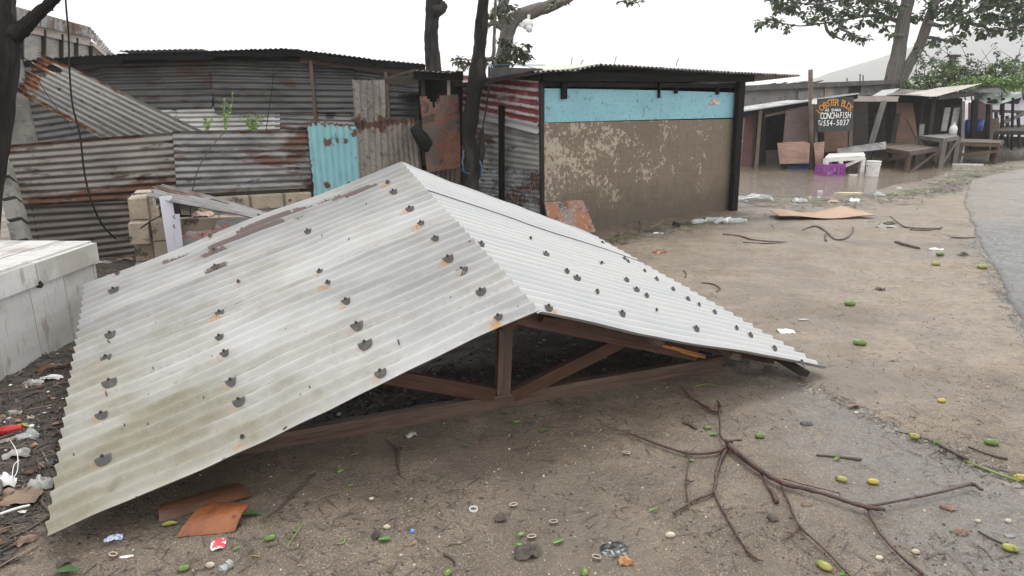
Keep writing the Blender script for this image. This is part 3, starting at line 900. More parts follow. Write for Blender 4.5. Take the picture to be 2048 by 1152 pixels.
        nb.lathe(surf(side, s, t, .002), [(.008, 0), (.0085, .007), (.005, .011), (0.0, .012)], 8, nrm)
        nb.build('nail_head', 'nail', w_)
# ---- truss
TP = Plane((-1.14, 3.318), (1.396, 4.385))
tdir = TP.t if TP.t.x > 0 else -TP.t
def tpt(px, py, off=0): return TP(px, py, off)
ca = Vector((-1.75, 3.318 - .61 * .42, .05)); cb_ = Vector((1.44, 4.405, .05))
mb = MB(); mid_ = (ca + cb_) / 2
mb.beam(ca, cb_, .045, .095); mb.build('bottom_chord', 'wood_red_grey', roof)
s0 = .165
def under(side, s, t, d): 
    P, Nn = (PL, NL) if side == 0 else (PR, NR)
    return P(s, t) - Nn(s, t) * d
for sA in (s0, .52, .88):
    for side in (0, 1):
        if side == 1 and sA == s0: continue
        mb = MB(); mb.beam(under(side, sA, .0, .115), under(side, sA, .95 if sA < .3 else .97, .10), .045, .095); mb.build('rafter', 'wood_red', roof)
mb = MB(); mb.beam(under(1, .05, -.02, .07), under(1, .085, .60, .135), .045, .095); mb.build('rafter', 'wood_red', roof)
mb = MB(); mb.beam(under(1, .12, .5, .10), under(1, .12, .95, .09), .045, .09); mb.build('rafter', 'wood_red', roof)
kb = tpt(1005, 806); kb.z = .10
kt = under(0, s0, .01, .16)
kk = tpt(1018, 665); 
mb = MB(); mb.beam(kb, Vector((kt.x, kt.y, kt.z + .03)), .085, .045, TP.n); mb.build('king_post', 'wood_red_grey', roof)
a = tpt(988, 789); b = tpt(720, 742)
mb = MB(); mb.beam(a, b, .045, .085, (0, 0, 1)); mb.build('web_brace', 'wood_red', roof)
a = tpt(1024, 792); b = tpt(1245, 681)
mb = MB(); mb.beam(a, b, .045, .08, (0, 0, 1)); mb.build('web_brace', 'wood_red', roof)
# rear trusses' chords (dim under the roof)
for sA in (.52, .88):
    a = under(0, sA, .93, .12); b = under(1, sA, .93, .12)
    mb = MB(); mb.beam(a, b, .045, .09); mb.build('bottom_chord', 'wood_red', roof)
    top = under(0, sA, 0, .15); m_ = (a + b) / 2
    mb = MB(); mb.beam(Vector((top.x, top.y, m_.z)), top, .085, .045, TP.n); mb.build('king_post', 'wood_red', roof)
for side, tl in ((0, (.06, .30, .56, .82)), (1, (.06, .385, .66, .90))):
    for t in tl:
        sA = .055 if t > .2 else .03
        if side == 1 and t > .2: sA = .02 if t < .8 else -.012
        mb = MB(); mb.beam(under(side, sA, t, .05), under(side, .985, t, .042), .09, .04, NL(.5, t) if side == 0 else NR(.5, t)); mb.build('purlin', ('wood_dark' if t > .8 else 'wood_brown') if side == 1 and t > .2 else 'wood_red', roof)
# splintered end of the right rafter
mb = MB()
p = under(1, .06, .44, .10); q = under(1, .065, .62, .135)
for i in range(7):
    o1 = Vector((random.uniform(-.02, .02), random.uniform(-.02, .02), random.uniform(-.018, .018)))
    mb.beam(p + (q - p) * random.uniform(0, .55) + o1 * .5, q + (q - p) * random.uniform(-.15, .12) + o1, .02, .012, w2=.004, h2=.003)
mb.build('splintered_end', 'wood_break', roof)

# ============================================================ LEFT SHACK
UPZ = Vector((0, 0, 1))
def pillar_blocks(parent, base, top, w, d, rz, mname, src=None):
    """stack of blocks from base point to top point"""
    base = Vector(base); top = Vector(top)
    n = max(1, round((top.z - base.z) / .2))
    if src is None:
        mb = MB(); mb.box((0, 0, 0), (w, d, .192))
        src = mb.build('block', mname, parent)
        first = True
    else: first = False
    tilt = (top - base).normalized()
    for i in range(n):
        c = base + (top - base) * ((i + .5) / n)
        j = Vector((random.uniform(-.012, .012), random.uniform(-.012, .012), 0))
        q = rz + random.uniform(-.03, .03)
        rot = None
        if first and i == 0:
            src.location = c + j - wloc(parent); src.rotation_euler = (UPZ.rotation_difference(tilt).to_matrix() @ Matrix.Rotation(q, 3, 'Z')).to_euler()
        else:
            inst(src, 'block', c + j, parent, rot=(UPZ.rotation_difference(tilt).to_matrix() @ Matrix.Rotation(q, 3, 'Z')).to_euler())
    return src

WS = Plane((-7.5, 10.9), (-1.55, 12.1))
shack = thing('corrugated_shack', 'long low shack patched together from dark corrugated zinc sheets behind the rusty fence', 'shack', (-4.5, 13, 0))
def pq(W, a, b, c, d, off=0.0):
    return W(*a, off), W(*b, off), W(*c, off), W(*d, off)
def wsheet(W, a, b, c, d, m, parent, waves='v', off=0.0, name='wall_sheet', **k):
    A, B, C_, D_ = pq(W, a, b, c, d, off)
    return corr(name, A, B, C_, D_, m, parent, waves, **k)
wsheet(WS, (48, 128), (232, 112), (236, 300), (60, 330), 'sheet_dark', shack, off=-.03, seed=1, nl=6, pitch=.1, amp=.012)
wsheet(WS, (200, 112), (428, 108), (424, 217), (205, 221), 'sheet_dark', shack, off=.0, seed=2, nl=8, pitch=.1, amp=.012)
wsheet(WS, (421, 106), (708, 118), (708, 224), (429, 226), 'sheet_dark', shack, off=.03, seed=3, nl=8, pitch=.1, amp=.012)
wsheet(WS, (700, 118), (846, 140), (844, 242), (702, 242), 'sheet_dark', shack, off=.0, seed=4, nl=5, pitch=.1, amp=.012)
wsheet(WS, (228, 214), (560, 212), (560, 330), (228, 345), 'sheet_light', shack, off=-.02, seed=5, nl=8)
wsheet(WS, (550, 216), (846, 226), (846, 345), (550, 340), 'sheet_grey', shack, off=-.03, seed=6, nl=8)
# roof sheets, front edge as it bows
RE = [(44, 121), (150, 113), (236, 108), (330, 104), (420, 101), (500, 98), (562, 96), (640, 105), (740, 118), (846, 128)]
for i in range(len(RE) - 1):
    a = WS(*RE[i], .42 if i % 2 else .40); b = WS(RE[i + 1][0] + 5, RE[i + 1][1], .42 if i % 2 else .40)
    back = -WS.n * 4.2 + Vector((0, 0, -.45 + .02 * (i % 3)))
    corr('roof_sheet', a + back, b + back, b, a, 'sheet_grey', shack, 'u', nl=4, nrm=(0, 0, 1), seed=i, wob=.012)
    mb = MB(); mb.beam(a + Vector((0, 0, -.05 - .03 * (i % 2))) + WS.n * -.05, b + Vector((0, 0, -.05 - .03 * (i % 2))) + WS.n * -.05, .03, .09)
    mb.build('fascia_board', 'wood_black', shack)
mb = MB(); mb.beam(WS(600, 117, .12), WS(846, 147, .12), .05, .13); mb.build('roof_beam', 'wood_brown', shack)
mb = MB(); mb.beam(WS(236, 118, .2), WS(600, 108, .2), .05, .15); mb.build('roof_beam', 'wood_black', shack)
for (a, b) in (((622, 122), (637, 300)), ((772, 145), (783, 300))):
    mb = MB(); mb.beam(WS(*a, .25), WS(*b, .25), .055, .055); mb.build('post', 'wood_brown' if a[0] > 700 else 'wood_red_grey', shack)
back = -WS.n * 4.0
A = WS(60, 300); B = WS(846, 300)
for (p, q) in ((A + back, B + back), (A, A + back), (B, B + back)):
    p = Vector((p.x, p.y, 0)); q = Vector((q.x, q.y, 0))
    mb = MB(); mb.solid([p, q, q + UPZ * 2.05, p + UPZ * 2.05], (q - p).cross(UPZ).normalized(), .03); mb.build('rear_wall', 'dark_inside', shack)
# a loose sheet lying on the roof
a = WS(232, 105, .3); b = WS(402, 100, .3)
bk = -WS.n * 1.2 + Vector((0, 0, .03))
loose = corr('loose_roof_sheet', a + bk, b + bk, b + UPZ * .01, a + UPZ * .03, 'sheet_grey', None, 'u', nl=3, nrm=(0, 0, 1))
tag(loose, 'loose corrugated sheet curling up on top of the long dark shack roof', 'roofing sheet')

# ---- block pillars
pc = MB()
pil = thing('block_pillar', 'tall pillar of stacked grey blocks between the dark tree trunk and the long shack', 'pillar', D(44, 280, 9.2).to_2d().to_3d())
b0 = D(46, 280, 9.2); t0_ = D(40, 92, 9.2)
pillar_blocks(pil, Vector((b0.x, b0.y, 0)), Vector((b0.x - .02, b0.y, t0_.z)), .30, .2, .4, 'block_pale')
b0 = D(42, 470, 6.9)
pil2 = thing('leaning_block_pillar', 'short pillar of narrow blocks leaning beside the left end of the rusty fence', 'pillar', Vector((b0.x, b0.y, 0)))
t0_ = D(2, 322, 7.0)
dr = (t0_ - b0) / (t0_.z - b0.z)
pillar_blocks(pil2, b0 - dr * b0.z, t0_, .13, .2, .35, 'block_pale')

# ---- leaning rusted sheet
def rl(u, v):    # u across ribs from upper edge, v along
    r = max(0, 1.15 - v / .16) + max(0, 1 - (1 - u) / .16) * .75 * (v < .78)
    r += .55 * max(0, 1 - (u / .12)) * (v < .5)
    return min(r, 1.15)
def hole_l(u, v):
    return ((u - .18) / .07) ** 2 + ((v - .105) / .045) ** 2 < 1 or ((u - .40) / .08) ** 2 + ((v - .065) / .03) ** 2 < 1 or ((u - .52) / .035) ** 2 + ((v - .22) / .012) ** 2 < 1
ls = corr('leaning_zinc_sheet', D(82, 106, 8.0), D(410, 264, 9.0), D(225, 290, 8.75), D(30, 182, 7.85), 'sheet_edge_rust', None, 'v', nl=60, pitch=.085, amp=.011,
          attrs={'rust': rl}, hole=hole_l, ragged=.04, wob=.02)
tag(ls, 'pale corrugated sheet with rust-eaten edge sloping down behind the fence', 'metal sheet')

# ---- fence
WF = Plane((-5.37, 7.46), (-2.59, 8.86))
fence = thing('sheet_fence', 'low fence of rust-streaked corrugated sheets laid sideways behind the fallen roof', 'fence', (-4, 8.2, 0))
wsheet(WF, (10, 290), (351, 264), (358, 394), (42, 412), 'sheet_rust', fence, off=.0, seed=11, nl=16, name='fence_sheet', wob=.015)
wsheet(WF, (40, 398), (345, 388), (345, 500), (60, 540), 'sheet_brown', fence, off=-.03, seed=12, nl=10, name='fence_sheet', wob=.012)
wsheet(WF, (345, 262), (618, 261), (624, 376), (354, 389), 'sheet_grey', fence, off=.02, seed=13, nl=16, name='fence_sheet', wob=.015)
for px in (60, 350, 610):
    p = WF(px, 400, -.08)
    mb = MB(); mb.beam(Vector((p.x, p.y, -.05)), Vector((p.x, p.y, 1.32)), .07, .07); mb.build('post', 'wood_dark', fence)

def block_course(parent, W, p0, length, z0, ncourse, m, mm, bl=.4, bh=.2, th=.15, gap=.012, off=0.0, name='block', rec=.006, e=.006):
    """blocks laid from p0 (ground xy) along W.t direction to the right"""
    t = W.t if W.t.x > 0 else -W.t
    rz = math.atan2(t.y, t.x)
    srcs = {}
    core = MB()
    c = Vector((p0.x, p0.y, 0)) + t * (length / 2) - W.n * (th / 2 + rec - off)
    core.box((c.x, c.y, z0 + bh * ncourse / 2 - .01), (length - .02, th - .01, bh * ncourse - .02), rz)
    core.build('mortar', mm, parent)
    for k in range(ncourse):
        x = -(bl / 2) * (k % 2)
        while x < length - .02:
            a = max(0, x); b = min(length, x + bl)
            L = round(b - a - gap, 3)
            if L > .04:
                key = L
                cc = Vector((p0.x, p0.y, 0)) + t * ((a + b) / 2) - W.n * (th / 2 - off - random.uniform(.0, .002)) + UPZ * (z0 + bh * (k + .5))
                if key not in srcs:
                    mb = MB()
                    hx, hy, hz = L / 2, th / 2, (bh - gap) / 2
                    mb.box((0, 0, 0), (L - 2 * e, th, bh - gap - 2 * e))
                    mb2 = MB(); mb2.box((0, 0, 0), (L, th - 2 * e, bh - gap))
                    base = 0
                    V8 = []
                    # chamfered box
                    mb = MB()
                    out = [(-hx + e, -hy, -hz + e), (hx - e, -hy, -hz + e), (hx - e, -hy, hz - e), (-hx + e, -hy, hz - e),
                           (-hx, -hy + e, -hz), (hx, -hy + e, -hz), (hx, -hy + e, hz), (-hx, -hy + e, hz),
                           (-hx, hy, -hz), (hx, hy, -hz), (hx, hy, hz), (-hx, hy, hz)]
                    mb.v = [Vector(q) for q in out]
                    mb.f = [(0, 1, 2, 3), (4, 5, 1, 0), (5, 6, 2, 1), (6, 7, 3, 2), (7, 4, 0, 3), (5, 9, 10, 6), (4, 7, 11, 8), (6, 10, 11, 7), (4, 8, 9, 5), (8, 11, 10, 9)]
                    mb.uv = [None] * 10
                    o = mb.build(name, m, parent, origin=(0, 0, 0))
                    o.location = cc - wloc(parent); o.rotation_euler = (0, 0, rz); srcs[key] = o
                else:
                    inst(srcs[key], name, cc, parent, rz)
            x += bl
lw = thing('low_block_wall', 'low wall of tan blocks with thick grey joints under the right fence sheet', 'wall', WF(500, 430).to_2d().to_3d())
p0 = WF(392, 395, .16); p0.z = 0
p1 = WF(624, 380, .16); p1.z = 0
block_course(lw, WF, p0, (p1 - p0).length, .69 - .8, 4, 'block', 'block_edge', bl=.40, gap=.035, th=.14)

# ---- ruin of blocks by the fallen roof
WR = Plane((-3.6, 6.25), (-2.0, 6.9))
ruin = thing('broken_block_wall', 'broken corner of tan blocks with flaking pink plaster beside the fallen roof', 'wall', WR(400, 500).to_2d().to_3d())
p0 = WR(300, 450); zt = WR(330, 440).z
p0.z = 0
block_course(ruin, WR, p0, 1.45, zt - .8 - .0, 4, 'block', 'block_edge', bl=.40, gap=.012, th=.16)
# return wall going back from the corner
tb = Vector((-WR.n.x, -WR.n.y, 0)); rzb = math.atan2(tb.y, tb.x)
mb = MB(); mb.box((0, 0, 0), (.39, .16, .19)); sb = None
for k in range(5):
    for i in range(3 if k < 4 else 2):
        c = Vector((p0.x, p0.y, 0)) - (WR.t if WR.t.x > 0 else -WR.t) * .09 + tb * (.2 + .4 * i - .2 * (k % 2) + .1) + UPZ * (zt - .8 + .2 * (k + .5))
        if sb is None:
            sb = mb.build('block', 'block', ruin); sb.location = c - wloc(ruin); sb.rotation_euler = (0, 0, rzb)
        else: inst(sb, 'block', c, ruin, rzb)
def crumple(name, c, sx, sy, h, m, parent=None, seed=0, rz=0.0, res=9, tilt=None, smooth=True, freq=3.0, th=.0):
    c = Vector(c); R = Matrix.Rotation(rz, 3, 'Z')
    if tilt: R = R @ Matrix.Rotation(tilt, 3, 'X')
    mb = MB()
    def fn(u, v):
        x = (u - .5) * sx; y = (v - .5) * sy
        a = math.atan2(v - .5, u - .5)
        k = 1 - .30 * max(0, math.hypot(u - .5, v - .5) - .30) * 2 + .22 * float(fbm(math.cos(a) * 1.3 + seed, math.sin(a) * 1.3, seed, 3))
        z = h * (.5 + 1.7 * float(fbm(u * freq + seed * 1.7, v * freq, seed, 4))) * (1.25 - 1.2 * (abs(u - .5) ** 2 + abs(v - .5) ** 2) * 2)
        return c + R @ Vector((x * k, y * k, max(z, .002)))
    mb.grid(fn, res, res, sx, sy)
    return mb.build(name, m, parent, smooth=smooth)
mb = MB(); mb.solid([WR(*q, .02) for q in ((434, 441), (500, 433), (580, 424), (640, 424), (640, 520), (350, 520), (352, 480), (440, 470))], WR.n, .012)
mb.build('plaster_patch', 'plaster_grey', ruin)
mb = MB()
def pf(u, v):
    p = WR(352 + 110 * u, 470 - 22 * u + 16 * v - (3 * math.sin(u * 9)), .035 + .01 * math.sin(u * 23))
    return p
mb.grid(pf, 14, 3, .6, .1); mb.build('pink_plaster_edge', 'pink_flake', ruin)
mb = MB(); mb.solid([WR(432, 446, .04), WR(462, 470, .04), WR(440, 474, .04), WR(428, 452, .04)], WR.n, .01); mb.build('pink_plaster_edge', 'pink_flake', ruin)
# white plank leaning on the ruin
pl = thing('lilac_plank', 'pale lilac-white plank with dark scuffs leaning upright on the broken block corner', 'plank', WR(345, 520).to_2d().to_3d())
a = WR(331, 392, .10); b = WR(357, 560, .16)
mb = MB(); mb.beam(b, a, .105, .022, WR.n); mb.build('plank_face', 'lilac_plank', pl)
mb = MB(); mb.beam(WR(364, 540, .18), WR(352, 428, .14), .06, .02, WR.n); mb.build('side_batten', 'lilac_plank', pl)
mb = MB()
for y_ in (433, 452): mb.tube([WR(349, y_ - 3, .17), WR(346, y_, .175), WR(350, y_ + 4, .17)], .004, 5)
mb.build('scuff_mark', 'cable', pl)
# grey corrugated sheet resting on the ruin
gs = corr('fallen_zinc_sheet', D(318, 368, 6.75), D(530, 424, 6.5), D(520, 436, 6.0), D(292, 390, 6.35), 'sheet_grey', None, 'v', nl=14, pitch=.085, amp=.016, wob=.02, ragged=.05, nrm=(0, 0, 1))
tag(gs, 'bent grey zinc sheet lying across the broken block corner, its dark underside open', 'metal sheet')
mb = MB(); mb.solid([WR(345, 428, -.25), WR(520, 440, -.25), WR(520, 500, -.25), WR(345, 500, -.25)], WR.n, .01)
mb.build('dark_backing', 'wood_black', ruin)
rs = crumple('rusty_scrap', D(296, 390, 6.5), .32, .07, .03, 'rust_plate', seed=4, rz=.2)
tag(rs, 'thin rusty scrap poking out beside the bent grey zinc sheet', 'scrap metal')
pcrm = crumple('pink_cloth', D(408, 432, 6.7), .22, .2, .07, 'pink_flake', seed=9)
tag(pcrm, 'faded pink cloth crumpled on the blocks under the bent zinc sheet', 'cloth')

# ---- gabled wooden building far left
g0 = D(10, 60, 12.5); g1 = D(183, 60, 16.5)
WG = Plane(g0, g1)
gb = thing('wooden_house', 'tall grey boarded house with corrugated eave rising behind the long shack', 'house', Vector((g0.x + 1, g0.y + 3, 0)))
edges = [8, 42, 87, 122, 152, 181]
def gl(x, y0, y1): return y0 + (y1 - y0) * (x - 8) / 173
for i in range(5):
    x0, x1 = edges[i] + 2, edges[i + 1] - 2
    A, B, C_, D_ = WG(x0, gl(x0, 40, 84)), WG(x1, gl(x1, 40, 84)), WG(x1, 150), WG(x0, 150)
    board('wall_panel', A, B, C_, D_, .02, 'ply_grey', gb)
for x in edges:
    mb = MB(); mb.beam(WG(x, gl(x, 40, 84), .03), WG(x, 150, .03), .09, .05); mb.build('batten', 'wood_dark', gb)
board('upper_board', WG(8, 34, .05), WG(182, 73, .05), WG(182, 92, .05), WG(8, 55, .05), .03, 'wood_pale', gb)
mb = MB(); mb.beam(WG(20, 38, .12), WG(183, 73, .12), .05, .07); mb.build('eave_rail', 'wood_pale', gb)
wsheet(WG, (5, 8), (182, 56), (182, 74), (5, 36), 'sheet_grey', gb, 'u', off=.18, pitch=.1, amp=.02, nl=3, name='eave_sheet', ragged=.02)
e0 = WG(182, 56, .1); e1 = D(228, 110, 17.5)
WG2 = Plane(e0, e1)
corr('eave_sheet', WG2(182, 56), WG2(228, 109), WG2(212, 112), WG2(182, 76), 'sheet_grey', gb, 'u', pitch=.1, amp=.02, nl=3)
mb = MB(); mb.beam(WG2(184, 88), WG2(212, 112), .05, .08); mb.build('eave_rail', 'wood_pale', gb)
board('wall_panel', WG2(184, 88, -.1), WG2(212, 112, -.1), WG2(212, 150, -.1), WG2(184, 150, -.1), .03, 'ply_grey', gb)
A = WG(8, 10, 0); B = WG(182, 57, 0)
bk = -WG.n * 3
board('roof_panel', A + bk + UPZ * .3, B + bk + UPZ * .3, B, A, .03, 'sheet_grey', gb)

# ============================================================ MIDDLE PATCHWORK
WM = Plane((-2.6, 8.85), (-.75, 10.0))
mid = thing('patchwork_screen', 'patchwork screen of upright scrap sheets between the fence and the blue shack', 'fence', (-1.7, 9.5, 0))
def r_teal(u, v):
    e = max(0, 1 - v / .06) * 1.0 + max(0, 1 - u / .05) * .6
    for (cx, cy, r) in ((.38, .20, .06), (.58, .18, .03), (.75, .19, .035), (.30, .66, .05), (.77, .67, .05), (.5, .24, .02), (.95, .1, .06)):
        e = max(e, 1.1 - math.hypot((u - cx), (v - cy) * 1.7) / r * .5)
    return e
wsheet(WM, (613, 244), (713, 249), (724, 425), (632, 440), 'teal_sheet', mid, 'u', off=.05, nl=30, name='teal_sheet', attrs={'rust': r_teal}, wob=.025, pitch=.085, amp=.011, ragged=.02)
wsheet(WM, (704, 160), (769, 160), (777, 400), (717, 400), 'sheet_band', mid, 'u', off=.0, nl=26, name='upright_sheet', pitch=.085, amp=.012, wob=.015, ragged=.01, attrs={'rust': lambda u, v: 1.05 - abs(v - .36) / .075 + .25 * math.sin(u * 9) + (.5 if (u - .12) ** 2 + ((v - .08) * 2) ** 2 < .012 else 0)})
wsheet(WM, (762, 240), (834, 237), (852, 420), (770, 420), 'sheet_band', mid, 'u', off=-.04, nl=26, name='upright_sheet', wob=.03, ragged=.02, amp=.006, attrs={'rust': lambda u, v: 1.15 - v / .12 - .3 * u})
def ph(u, v): return abs(u - .33 - .1 * v) < .16 * (1 - v / .14) and v < .14
pb = bil(*pq(WM, (840, 193), (917, 189), (922, 335), (854, 345), .12))
mb = MB(); mb.grid(lambda u, v: pb(u, v) + WM.n * .05 * float(fbm(u * 3, v * 4, 3, 3)), 16, 26, .5, 1.0)
kf, ku = [], []
for q, (f, uv) in enumerate(zip(mb.f, mb.uv)):
    if not ph((q % 16 + .5) / 16, (q // 16 + .5) / 26): kf.append(f); ku.append(uv)
mb.f, mb.uv = kf, ku
mb.build('rusted_panel', 'rust_plate', mid, smooth=True)
wsheet(WM, (850, 338), (922, 332), (922, 430), (850, 440), 'sheet_brown', mid, 'u', off=.02, nl=6, name='upright_sheet')
board('dark_panel', *pq(WM, (838, 142), (925, 142), (925, 400), (838, 400), -.45), .02, 'dark_inside', mid)
for (x, w) in ((846, .05), (897, .04)):
    mb = MB(); mb.beam(WM(x, 140, -.05), WM(x + 2, 330, -.05), w, w); mb.build('post', 'wood_pale' if x > 880 else 'wood_dark', mid)
for (x0, y0, x1, y1) in ((828, 139, 905, 146), (895, 146, 925, 138)):
    a = WM(x0, y0, .25); b = WM(x1, y1, .25); bk = -WM.n * 1.6 + Vector((0, 0, -.12))
    corr('roof_sheet', a + bk, b + bk, b, a, 'sheet_light', mid, 'u', nl=3, nrm=(0, 0, 1))
mb = MB(); mb.beam(WM(828, 150, .15), WM(925, 152, .15), .05, .12); mb.build('roof_beam', 'wood_black', mid)
# black rubber bundle hanging
mb = MB()
pts = [WM(840, 243, .28), WM(832, 258, .3), WM(842, 275, .32), WM(852, 290, .3), WM(852, 303, .28)]
mb.tube(pts, [.03, .08, .10, .10, .03], 12, wob=.2)
bag = mb.build('hanging_bundle', 'rubber', smooth=True); tag(bag, 'black rubber bundle hanging beside the rusted red-brown panel', 'bundle')

# ============================================================ BLUE SHACK
WBf = Plane((.42, 9.4), (3.85, 11.8))
WBl = Plane((.42, 9.4), (-1.0, 11.43))
blue = thing('block_shack', 'block shack with sky-blue board band, muddy lower wall and wavy corrugated roof', 'shack', (1.2, 12.2, 0))
BT = WBf.t if WBf.t.x > 0 else -WBf.t
BB = -WBf.n
M['block_wall'] = mat('block_splashed_with_mud', (0.185, 0.148, 0.105), .72, [
    (1.2, .4, .7, (0.155, 0.122, 0.085), .8),
    (18, .55, .7, (0.13, 0.105, 0.075), .6)], bump=(90, .5, .004), coord='pos')
def _mudmask(m):
    nt = m.node_tree; N, L = nt.nodes, nt.links
    p = [n for n in N if n.type == 'BSDF_PRINCIPLED'][0]
    prev = p.inputs['Base Color'].links[0].from_socket
    g = N.new('ShaderNodeNewGeometry'); sp = N.new('ShaderNodeSeparateXYZ'); L.new(g.outputs['Position'], sp.inputs[0])
    def mr(s, a, b, c, d):
        q = N.new('ShaderNodeMapRange'); q.inputs[1].default_value = a; q.inputs[2].default_value = b; q.inputs[3].default_value = c; q.inputs[4].default_value = d
        L.new(s, q.inputs[0]); return q.outputs[0]
    def nz(sc, st, det):
        v = N.new('ShaderNodeVectorMath'); v.operation = 'MULTIPLY'; v.inputs[1].default_value = st; L.new(g.outputs['Position'], v.inputs[0])
        q = N.new('ShaderNodeTexNoise'); q.inputs['Scale'].default_value = sc; q.inputs['Detail'].default_value = det; q.inputs['Roughness'].default_value = .7
        L.new(v.outputs[0], q.inputs['Vector']); return q.outputs['Fac']
    def op(o, a, b):
        q = N.new('ShaderNodeMath'); q.operation = o
        for i, s in enumerate((a, b)):
            if isinstance(s, (int, float)): q.inputs[i].default_value = s
            else: L.new(s, q.inputs[i])
        return q.outputs[0]
    xm = mr(sp.outputs['X'], .35, 2.7, .0, -.17)      # the splashes thin out to the right
    zm = mr(sp.outputs['Z'], .15, .6, -.16, .0)
    s = op('ADD', op('ADD', nz(2.2, (1, 1, 1.3), 3), op('MULTIPLY', op('SUBTRACT', nz(22, (1, 1, .8), 4), .5), 1.1)), op('ADD', xm, zm))
    mx = N.new('ShaderNodeMix'); mx.data_type = 'RGBA'
    L.new(mr(s, .495, .53, 0, 1), mx.inputs[0]); L.new(prev, mx.inputs[6]); mx.inputs[7].default_value = (0.385, 0.335, 0.265, 1)
    # left courses nearly clean
    xl = mr(op('ADD', sp.outputs['X'], op('MULTIPLY', nz(3, (1, 1, 1), 3), .9)), .86, .90, 1, 0)
    mx2 = N.new('ShaderNodeMix'); mx2.data_type = 'RGBA'
    L.new(xl, mx2.inputs[0]); L.new(mx.outputs[2], mx2.inputs[6]); mx2.inputs[7].default_value = (0.35, 0.305, 0.242, 1)
    # splashed mud thick along the foot of the wall
    fm = mr(op('ADD', sp.outputs['Z'], op('MULTIPLY', nz(2.5, (1, 1, 1), 4), -1.0)), -.33, .12, .85, 0)
    mx3 = N.new('ShaderNodeMix'); mx3.data_type = 'RGBA'
    L.new(fm, mx3.inputs[0]); L.new(mx2.outputs[2], mx3.inputs[6]); mx3.inputs[7].default_value = (0.095, 0.075, 0.053, 1)
    L.new(mx3.outputs[2], p.inputs['Base Color'])
_mudmask(M['block_wall'])
zt = WBf(1085, 245).z
block_course(blue, WBf, Vector((.42, 9.4, 0)), 4.28, zt - 1.6, 8, 'block_wall', 'block_wall', bl=.41, gap=.005, th=.15, rec=-.003, e=.0025)
zb = WBf(1085, 245).z + .006
for (xa, xb, o) in ((1089, 1323, .012), (1322, 1476, .012)):
    lo = lambda x: 245 - 10 * (x - 1085) / 390
    hi = lambda x: 176.5 + 7 * (x - 1085) / 390
    A, B, C_, D_ = WBf(xa, hi(xa), o), WBf(xb - 1.5, hi(xb) + (2 if xa > 1300 else 0), o), WBf(xb - 1.5, lo(xb), o), WBf(xa, lo(xa), o)
    board('blue_board', A, B, C_, D_, .02, 'blue_board', blue)
for (x, y0, y1, w) in ((1128, 160, 198, .085), (1318, 165, 196, .02), (1352, 175, 187, .05), (1435, 172, 189, .05)):
    mb = MB(); mb.beam(WBf(x, y0, .04), WBf(x, y1, .04), w, .04, WBf.n); mb.build('rafter_tail', 'wood_black', blue)
mb = MB(); mb.solid([WBf(1418, 209, .02), WBf(1426, 197, .02), WBf(1438, 202, .02), WBf(1440, 209, .02)], WBf.n, .004); mb.build('paper_scrap', 'pink_flake', blue)
# dark frame and openings
mb = MB(); mb.beam(WBf(1083, 153, .14), WBf(1506, 156, .14), .06, .12); mb.build('eave_beam', 'wood_black', blue)
mb = MB(); mb.beam(WBf(1083, 168, -.05), WBf(1480, 172, -.05), .06, .06); mb.build('wall_plate', 'wood_dark', blue)
mb = MB(); mb.beam(WBf(1482, 155, .09), Vector((*WBf(1466, 418, .09).to_2d(), -.05)), .15, .08, WBf.n); mb.build('corner_post', 'wood_black', blue)
mb = MB(); mb.beam(WBf(1082, 158, .03), Vector((*WBf(1085, 470, .03).to_2d(), -.05)), .05, .05, WBf.n); mb.build('corner_post', 'wood_dark', blue)
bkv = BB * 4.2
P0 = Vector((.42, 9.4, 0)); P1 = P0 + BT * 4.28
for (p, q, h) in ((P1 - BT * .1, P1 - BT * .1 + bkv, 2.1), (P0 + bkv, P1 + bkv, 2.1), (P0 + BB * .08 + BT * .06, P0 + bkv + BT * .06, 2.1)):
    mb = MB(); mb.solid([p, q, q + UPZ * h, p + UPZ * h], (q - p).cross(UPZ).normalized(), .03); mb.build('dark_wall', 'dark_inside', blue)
ends = [((1066, 143), (1160, 140)), ((1156, 138), (1205, 128.5)), ((1203, 128.5), (1330, 136)), ((1326, 136), (1462, 144)), ((1458, 144), (1602, 151))]
for i, (a, b) in enumerate(ends):
    A = WBf(*a, .34 + .01 * (i % 2)); B = WBf(*b, .34 + .01 * (i % 2)); bk = BB * 4.7 + Vector((0, 0, -.32))
    corr('roof_sheet', A + bk, B + bk, B, A, 'sheet_grey', blue, 'u', nl=5, nrm=(0, 0, 1), pitch=.08, amp=.014, wob=.006, spw=8)
    mb = MB(); 
pg = corr('pale_roof_sheet', D(1040, 131, 10.8), D(1200, 127, 10.6), D(1165, 141, 9.75), D(1088, 141, 9.6), 'vent_green', blue, 'u', nl=4, nrm=(0, 0, 1))
